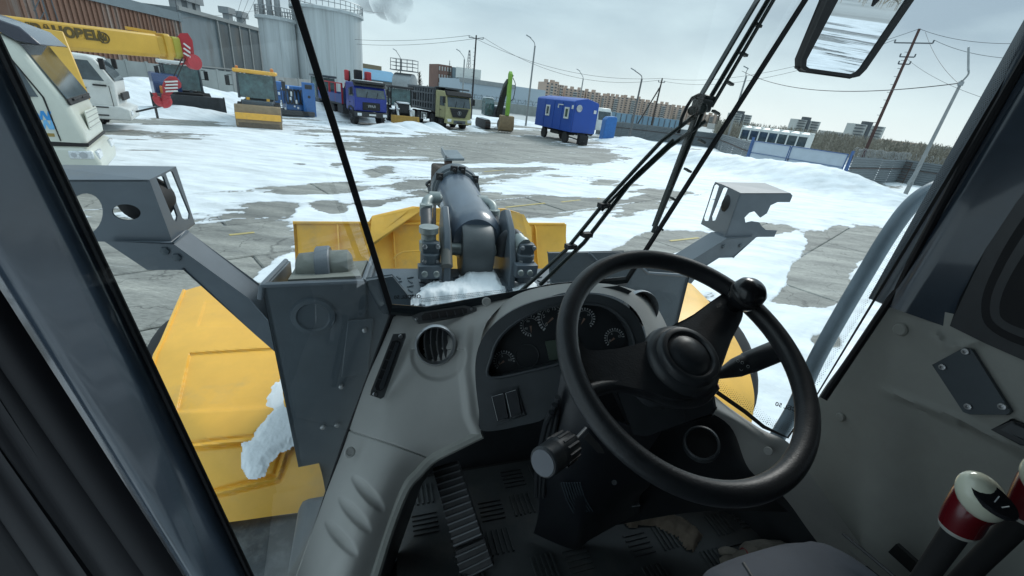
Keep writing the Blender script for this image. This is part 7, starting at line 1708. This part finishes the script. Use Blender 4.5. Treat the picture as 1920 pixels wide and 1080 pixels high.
# ---- joystick levers on the right
ox_m = mat('lever_oxblood', (.11, .006, .010), .25, coat=.4); ivory = mat('lever_ivory', (.62, .64, .52), .22, coat=.4)
def lever(bx, by, tx, ty, d, rodx, rody, rd, lab):
    a, c = PD(bx, by, d + .012), PD(tx, ty, d - .012); ax = (c - a).normalized(); L_ = (c - a).length
    b = MB(); b.tube([PD(rodx, rody, rd), PD((rodx + bx) / 2, (rody + by) / 2, (rd + d) / 2 + .01), a], .0125, 14); kr = P5(b, 'control_lever', blk); kr['label'] = lab
    rgt = CR; tilt = (ax * .75 + rgt * .5 - CF * .45).normalized()
    def sect(t, ra, rb_, shift, tl):
        n_ = 28; w_ = ax.lerp(tilt, tl).normalized(); u = w_.cross(CF).normalized(); v = w_.cross(u); return [a + ax * (L_ * t) + shift + u * (math.cos(2 * math.pi * i / n_) * ra) + v * (math.sin(2 * math.pi * i / n_) * rb_) for i in range(n_)]
    def loft(S, name, m, par):
        b = MB(); n_ = 28; V = [p for s_ in S for p in s_]; b.add(V, [[i * n_ + j, i * n_ + (j + 1) % n_, (i + 1) * n_ + (j + 1) % n_, (i + 1) * n_ + j] for i in range(len(S) - 1) for j in range(n_)] + [list(range(n_))[::-1], [(len(S) - 1) * n_ + j for j in range(n_)]]); return b.build(name, m, par, smooth=60)
    z_ = Vector()
    loft([sect(-.1, .017, .017, z_, 0), sect(-.02, .018, .018, z_, 0), sect(.0, .017, .017, z_, 0)], 'lever_collar', panel_m, kr)
    loft([sect(.0, .0185, .0185, z_, 0), sect(.18, .0195, .019, z_, .1), sect(.4, .0200, .019, z_, .3), sect(.60, .0235, .021, rgt * .004, .5), sect(.76, .0270, .021, rgt * .008, .65), sect(.88, .0270, .019, rgt * .011, .8), sect(.96, .02, .014, rgt * .012, .9)], 'lever_grip', ox_m, kr)
    ec = PD(tx + 2, ty + 16, d - .020); ua = (CR * .5 - CU * .82 + CF * .1).normalized(); va = (CR * .75 + CU * .5 - CF * .35); va = (va - ua * va.dot(ua)).normalized(); wa = ua.cross(va)
    b = MB(); V = []; n1_, n2_ = 14, 28
    for i_ in range(n1_ + 1):
        th_ = math.pi * i_ / n1_
        for j_ in range(n2_):
            ph_ = 2 * math.pi * j_ / n2_; V.append(ec + ua * math.cos(th_) * .031 + (va * math.cos(ph_) * .0195 + wa * math.sin(ph_) * .018) * math.sin(th_))
    b.add(V, [[i_ * n2_ + j_, i_ * n2_ + (j_ + 1) % n2_, (i_ + 1) * n2_ + (j_ + 1) % n2_, (i_ + 1) * n2_ + j_] for i_ in range(n1_) for j_ in range(n2_)]); b.build('lever_top', ivory, kr, smooth=60)
    ev_ = (EYE - ec).normalized(); fa = (ev_ + va * .45).normalized(); cc = ec + ev_ * .0205 + va * .0075 + ua * .003; u = (ua - fa * ua.dot(fa)).normalized(); v = fa.cross(u); n_ = 28
    b = MB(); rings = []
    for q_, h_ in ((1.0, -.006), (1.0, .0), (.93, .003), (.5, .004)): rings.append([cc + fa * h_ + u * math.cos(2 * math.pi * i / n_) * .024 * q_ + v * math.sin(2 * math.pi * i / n_) * .0115 * q_ for i in range(n_)])
    V = [p for s_ in rings for p in s_]; b.add(V, [[i * n_ + j, i * n_ + (j + 1) % n_, (i + 1) * n_ + (j + 1) % n_, (i + 1) * n_ + j] for i in range(3) for j in range(n_)] + [[3 * n_ + j for j in range(n_)]]); pad = b.build('lever_pad', mat('pad_black', (.01, .01, .012), .12), kr, smooth=40)
    b = MB()
    for (p0, p1) in (((-.012, -.004), (-.012, .005)), ((-.006, -.001), (-.0085, .005)), ((.004, -.004), (.002, .004)), ((.010, -.003), (.012, .003))): b.bar(cc + fa * .0045 + u * p0[0] + v * p0[1], cc + fa * .0045 + u * p1[0] + v * p1[1], .0009, .0006)
    b.build('pad_marking', ink, pad, smooth=0)
lever(1800, 985, 1838, 915, .47, 1700, 1130, .62, 'nearer ivory and oxblood control lever')
lever(1928, 960, 1962, 885, .47, 1760, 1130, .66, 'second ivory and oxblood control lever at the picture edge')
b = MB(); b.prism([LT(1665, 1035, 1.02), LT(1680, 1020, 1.02), LT(1730, 1065, 1.02), LT(1720, 1085, 1.02)], RTV * .01); P5(b, 'lever_slot_trim', blk)
b = MB(); b.box(cab(-.12, .98, 2.1), (.2, .5, .3), math.radians(20)); P5(b, 'lever_console', blackp, bevel=.03)

# ---- pedals
def pedal(q4, n_, name, lab, d_off=.012):
    A_, B_, C_, D_ = [PD(*q_) for q_ in q4]; nn = (B_ - A_).cross(D_ - A_).normalized()
    if nn.dot(EYE - A_) < 0: nn = -nn
    b = MB(); b.prism([A_, B_, C_, D_], -nn * .02); o = P5(b, name, mat('pedal_rubber', (.05, .052, .055), .5, ns=14, na=.4, dirt=(.11, .10, .09), da=.25), bevel=.003); o['label'] = lab
    for i in range(n_):
        t = (i + .6) / n_; p, q_ = A_.lerp(D_, t), B_.lerp(C_, t); b = MB(); b.bar(p + nn * .003, q_ + nn * .003, .0035, .005, up=nn); b.build('pedal_rib', mat('pedal_rib', (.17, .18, .19), .4, .3), o, smooth=0)
    return o
pedal([(810, 878, 1.16), (858, 864, 1.16), (905, 1005, 1.10), (852, 1028, 1.10)], 12, 'foot_pedal', 'long ribbed treadle pedal at the left of the footwell')
pedal([(853, 1034, 1.10), (908, 1010, 1.10), (926, 1062, 1.09), (866, 1092, 1.09)], 4, 'pedal_heel', 'worn heel plate of the treadle pedal')
pedal([(1152, 900, 1.10), (1192, 898, 1.10), (1200, 950, 1.10), (1158, 955, 1.10)], 5, 'foot_pedal', 'small ribbed pedal right of the steering column')
# floor mat
b = MB(); b.prism([cab(.98, .05, 1.945), cab(.98, 1.12, 1.945), cab(-.2, 1.12, 1.945), cab(-.2, -.02, 1.945)], UPV * .008); o = b.build('floor_mat', mat('mat_rubber', (.045, .05, .052), .55, ns=5, na=.35, dirt=(.11, .10, .085), da=.22), None, smooth=0, off=(0, 0, 0))
tag(o, 'dusty black rubber floor mat with a basket-weave tread under the pedals', 'floor mat')
b = MB(); cs = .105
for i in range(9):
    for j in range(11):
        f0, l0 = .12 + i * cs * .95, .12 + j * cs * .95
        if (i + 2 * j) % 3 == 0: continue
        for k in range(5):
            t = (k - 2) * .015
            if (i + j) % 2: b.bar(cab(f0 + t, l0 - .036, 1.956), cab(f0 + t, l0 + .036, 1.956), .0055, .006)
            else: b.bar(cab(f0 - .036, l0 + t, 1.956), cab(f0 + .036, l0 + t, 1.956), .0055, .006)
t_ = b.build('tread_bar', MATS['mat_rubber'], o, smooth=0, off=(0, 0, 0)); t_['kind'] = 'stuff'
# seat cushion
sc_ = Z(1655, 1335, 2.34); fab = mat('seat_fabric', (.085, .095, .115), .9, ns=40, na=.1, bs=800, bst=.35)
b = MB(); rows_ = []
for i in range(41):
    v = -1 + i / 20; row = []
    for j in range(49):
        u = -1 + j / 24; rr_ = (abs(u) ** 3.2 + abs(v) ** 3.2) ** (1 / 3.2); hgt_ = .10 * math.sqrt(max(0, 1 - min(1, rr_) ** 2.4)) + .012 * math.exp(-((abs(u) - .62) / .12) ** 2)
        q_ = max(1, rr_); row.append(sc_ + RTV * (u / q_ * .215) + FWV * (v / q_ * .25) + UPV * (hgt_ - .02))
    rows_.append(row)
b.grid(rows_); b.box(sc_ - UPV * .1, (.38, .46, .16), math.radians(20)); seat = P5(b, 'seat', fab, smooth=60); seat['label'] = 'rounded front edge of the grey-blue fabric driver seat'
b = MB(); b.tube([sc_ + RTV * (u * .133) + FWV * v + UPV * .095 for u, v in ((-1, -.2), (-1.02, .0), (-.98, .12), (-.9, .19))], .003, 6); b.tube([sc_ + RTV * (u * .133) + FWV * v + UPV * .095 for u, v in ((1, -.2), (1.02, .0), (.98, .12), (.9, .19))], .003, 6); b.build('seat_piping', blackp, seat)
# rag and gloves on the floor
cloth = mat('dirty_cotton', (.15, .12, .09), .95, ns=16, na=.35, bs=300, bst=.4, dirt=(.09, .075, .06), da=.25)
def cloth_patch(name, poly, z0, h, label, cat, m, seed):
    xs = [p[0] for p in poly]; ys = [p[1] for p in poly]; st = 3.5; V = []; ok = {}; F_ = []
    for j in range(int((max(ys) - min(ys)) / st) + 2):
        for i in range(int((max(xs) - min(xs)) / st) + 2):
            x, y = min(xs) + i * st, min(ys) + j * st; d = pdist(x, y, poly) * (1 if in_poly(x, y, poly) else -1)
            if d > -2: ok[(i, j)] = len(V); V.append(Z(x, y, z0) + UPV * (h * sstep(-2, 9, d) * (.55 + .8 * abs(noise.noise(Vector((x * .045, y * .03, seed)))) + .35 * abs(noise.noise(Vector((x * .1, y * .09, seed + 3)))))))
    for (i, j) in ok:
        q_ = [(i, j), (i + 1, j), (i + 1, j + 1), (i, j + 1)]
        if all(t in ok for t in q_): F_.append([ok[t] for t in q_][::-1])
    b = MB(); b.add(V, F_); o = b.build(name, m, None, 70, off=(0, 0, 0)); return tag(o, label, cat)
cloth_patch('floor_rag', [(1150, 960), (1190, 955), (1200, 948), (1240, 955), (1290, 978), (1318, 1005), (1300, 1035), (1285, 1030), (1270, 1008), (1225, 985), (1180, 990)], 1.957, .028, 'crumpled brown rag lying flat on the floor mat beside the small pedal', 'rag', cloth, 3)
gl = root('work_glove', Z(1410, 1060, 1.97), 0, 'pair-worn cotton work glove with a red cuff edge in front of the seat', 'glove', world=True)
gm = mat('glove_cotton', (.21, .19, .16), .95, ns=25, na=.25, bs=260, bst=.6, dirt=(.15, .12, .1), da=.2)
b = MB(); 
def gp(x, y, h): return Z(x, y, 1.96) + UPV * h
b.tube(smooth_path([gp(1372, 1062, .015), gp(1395, 1058, .03), gp(1425, 1052, .034), gp(1455, 1050, .03), gp(1480, 1052, .026)], 5), [.016] + [.022] * 5 + [.036] * 6 + [.034] * 5 + [.03] * 4, 16); b.build('palm', gm, gl, smooth=70)
for (x0, y0, x1, y1, x2, y2) in ((1385, 1052, 1362, 1044, 1345, 1038), (1383, 1062, 1362, 1060, 1348, 1056), (1386, 1072, 1366, 1078, 1352, 1084), (1395, 1080, 1380, 1092, 1372, 1100), (1415, 1040, 1400, 1034, 1385, 1036)):
    b = MB(); b.tube(smooth_path([gp(x0, y0, .02), gp(x1, y1, .022), gp(x2, y2, .010)], 4), [.014] * 6 + [.012, .010, .006], 10); b.build('finger', gm, gl, smooth=70)
b = MB(); c = gp(1392, 1062, .02); b.tube([c + Vector((math.cos(u) * .004, 0, 0)) + UPV * math.sin(u) * .03 + Vector((.0, math.cos(u) * .035, 0)) for u in np.linspace(0, 6.28, 17)[:-1]], .003, 6, closed=True); b.build('red_trim', mat('glove_red', (.25, .03, .04), .8), gl)
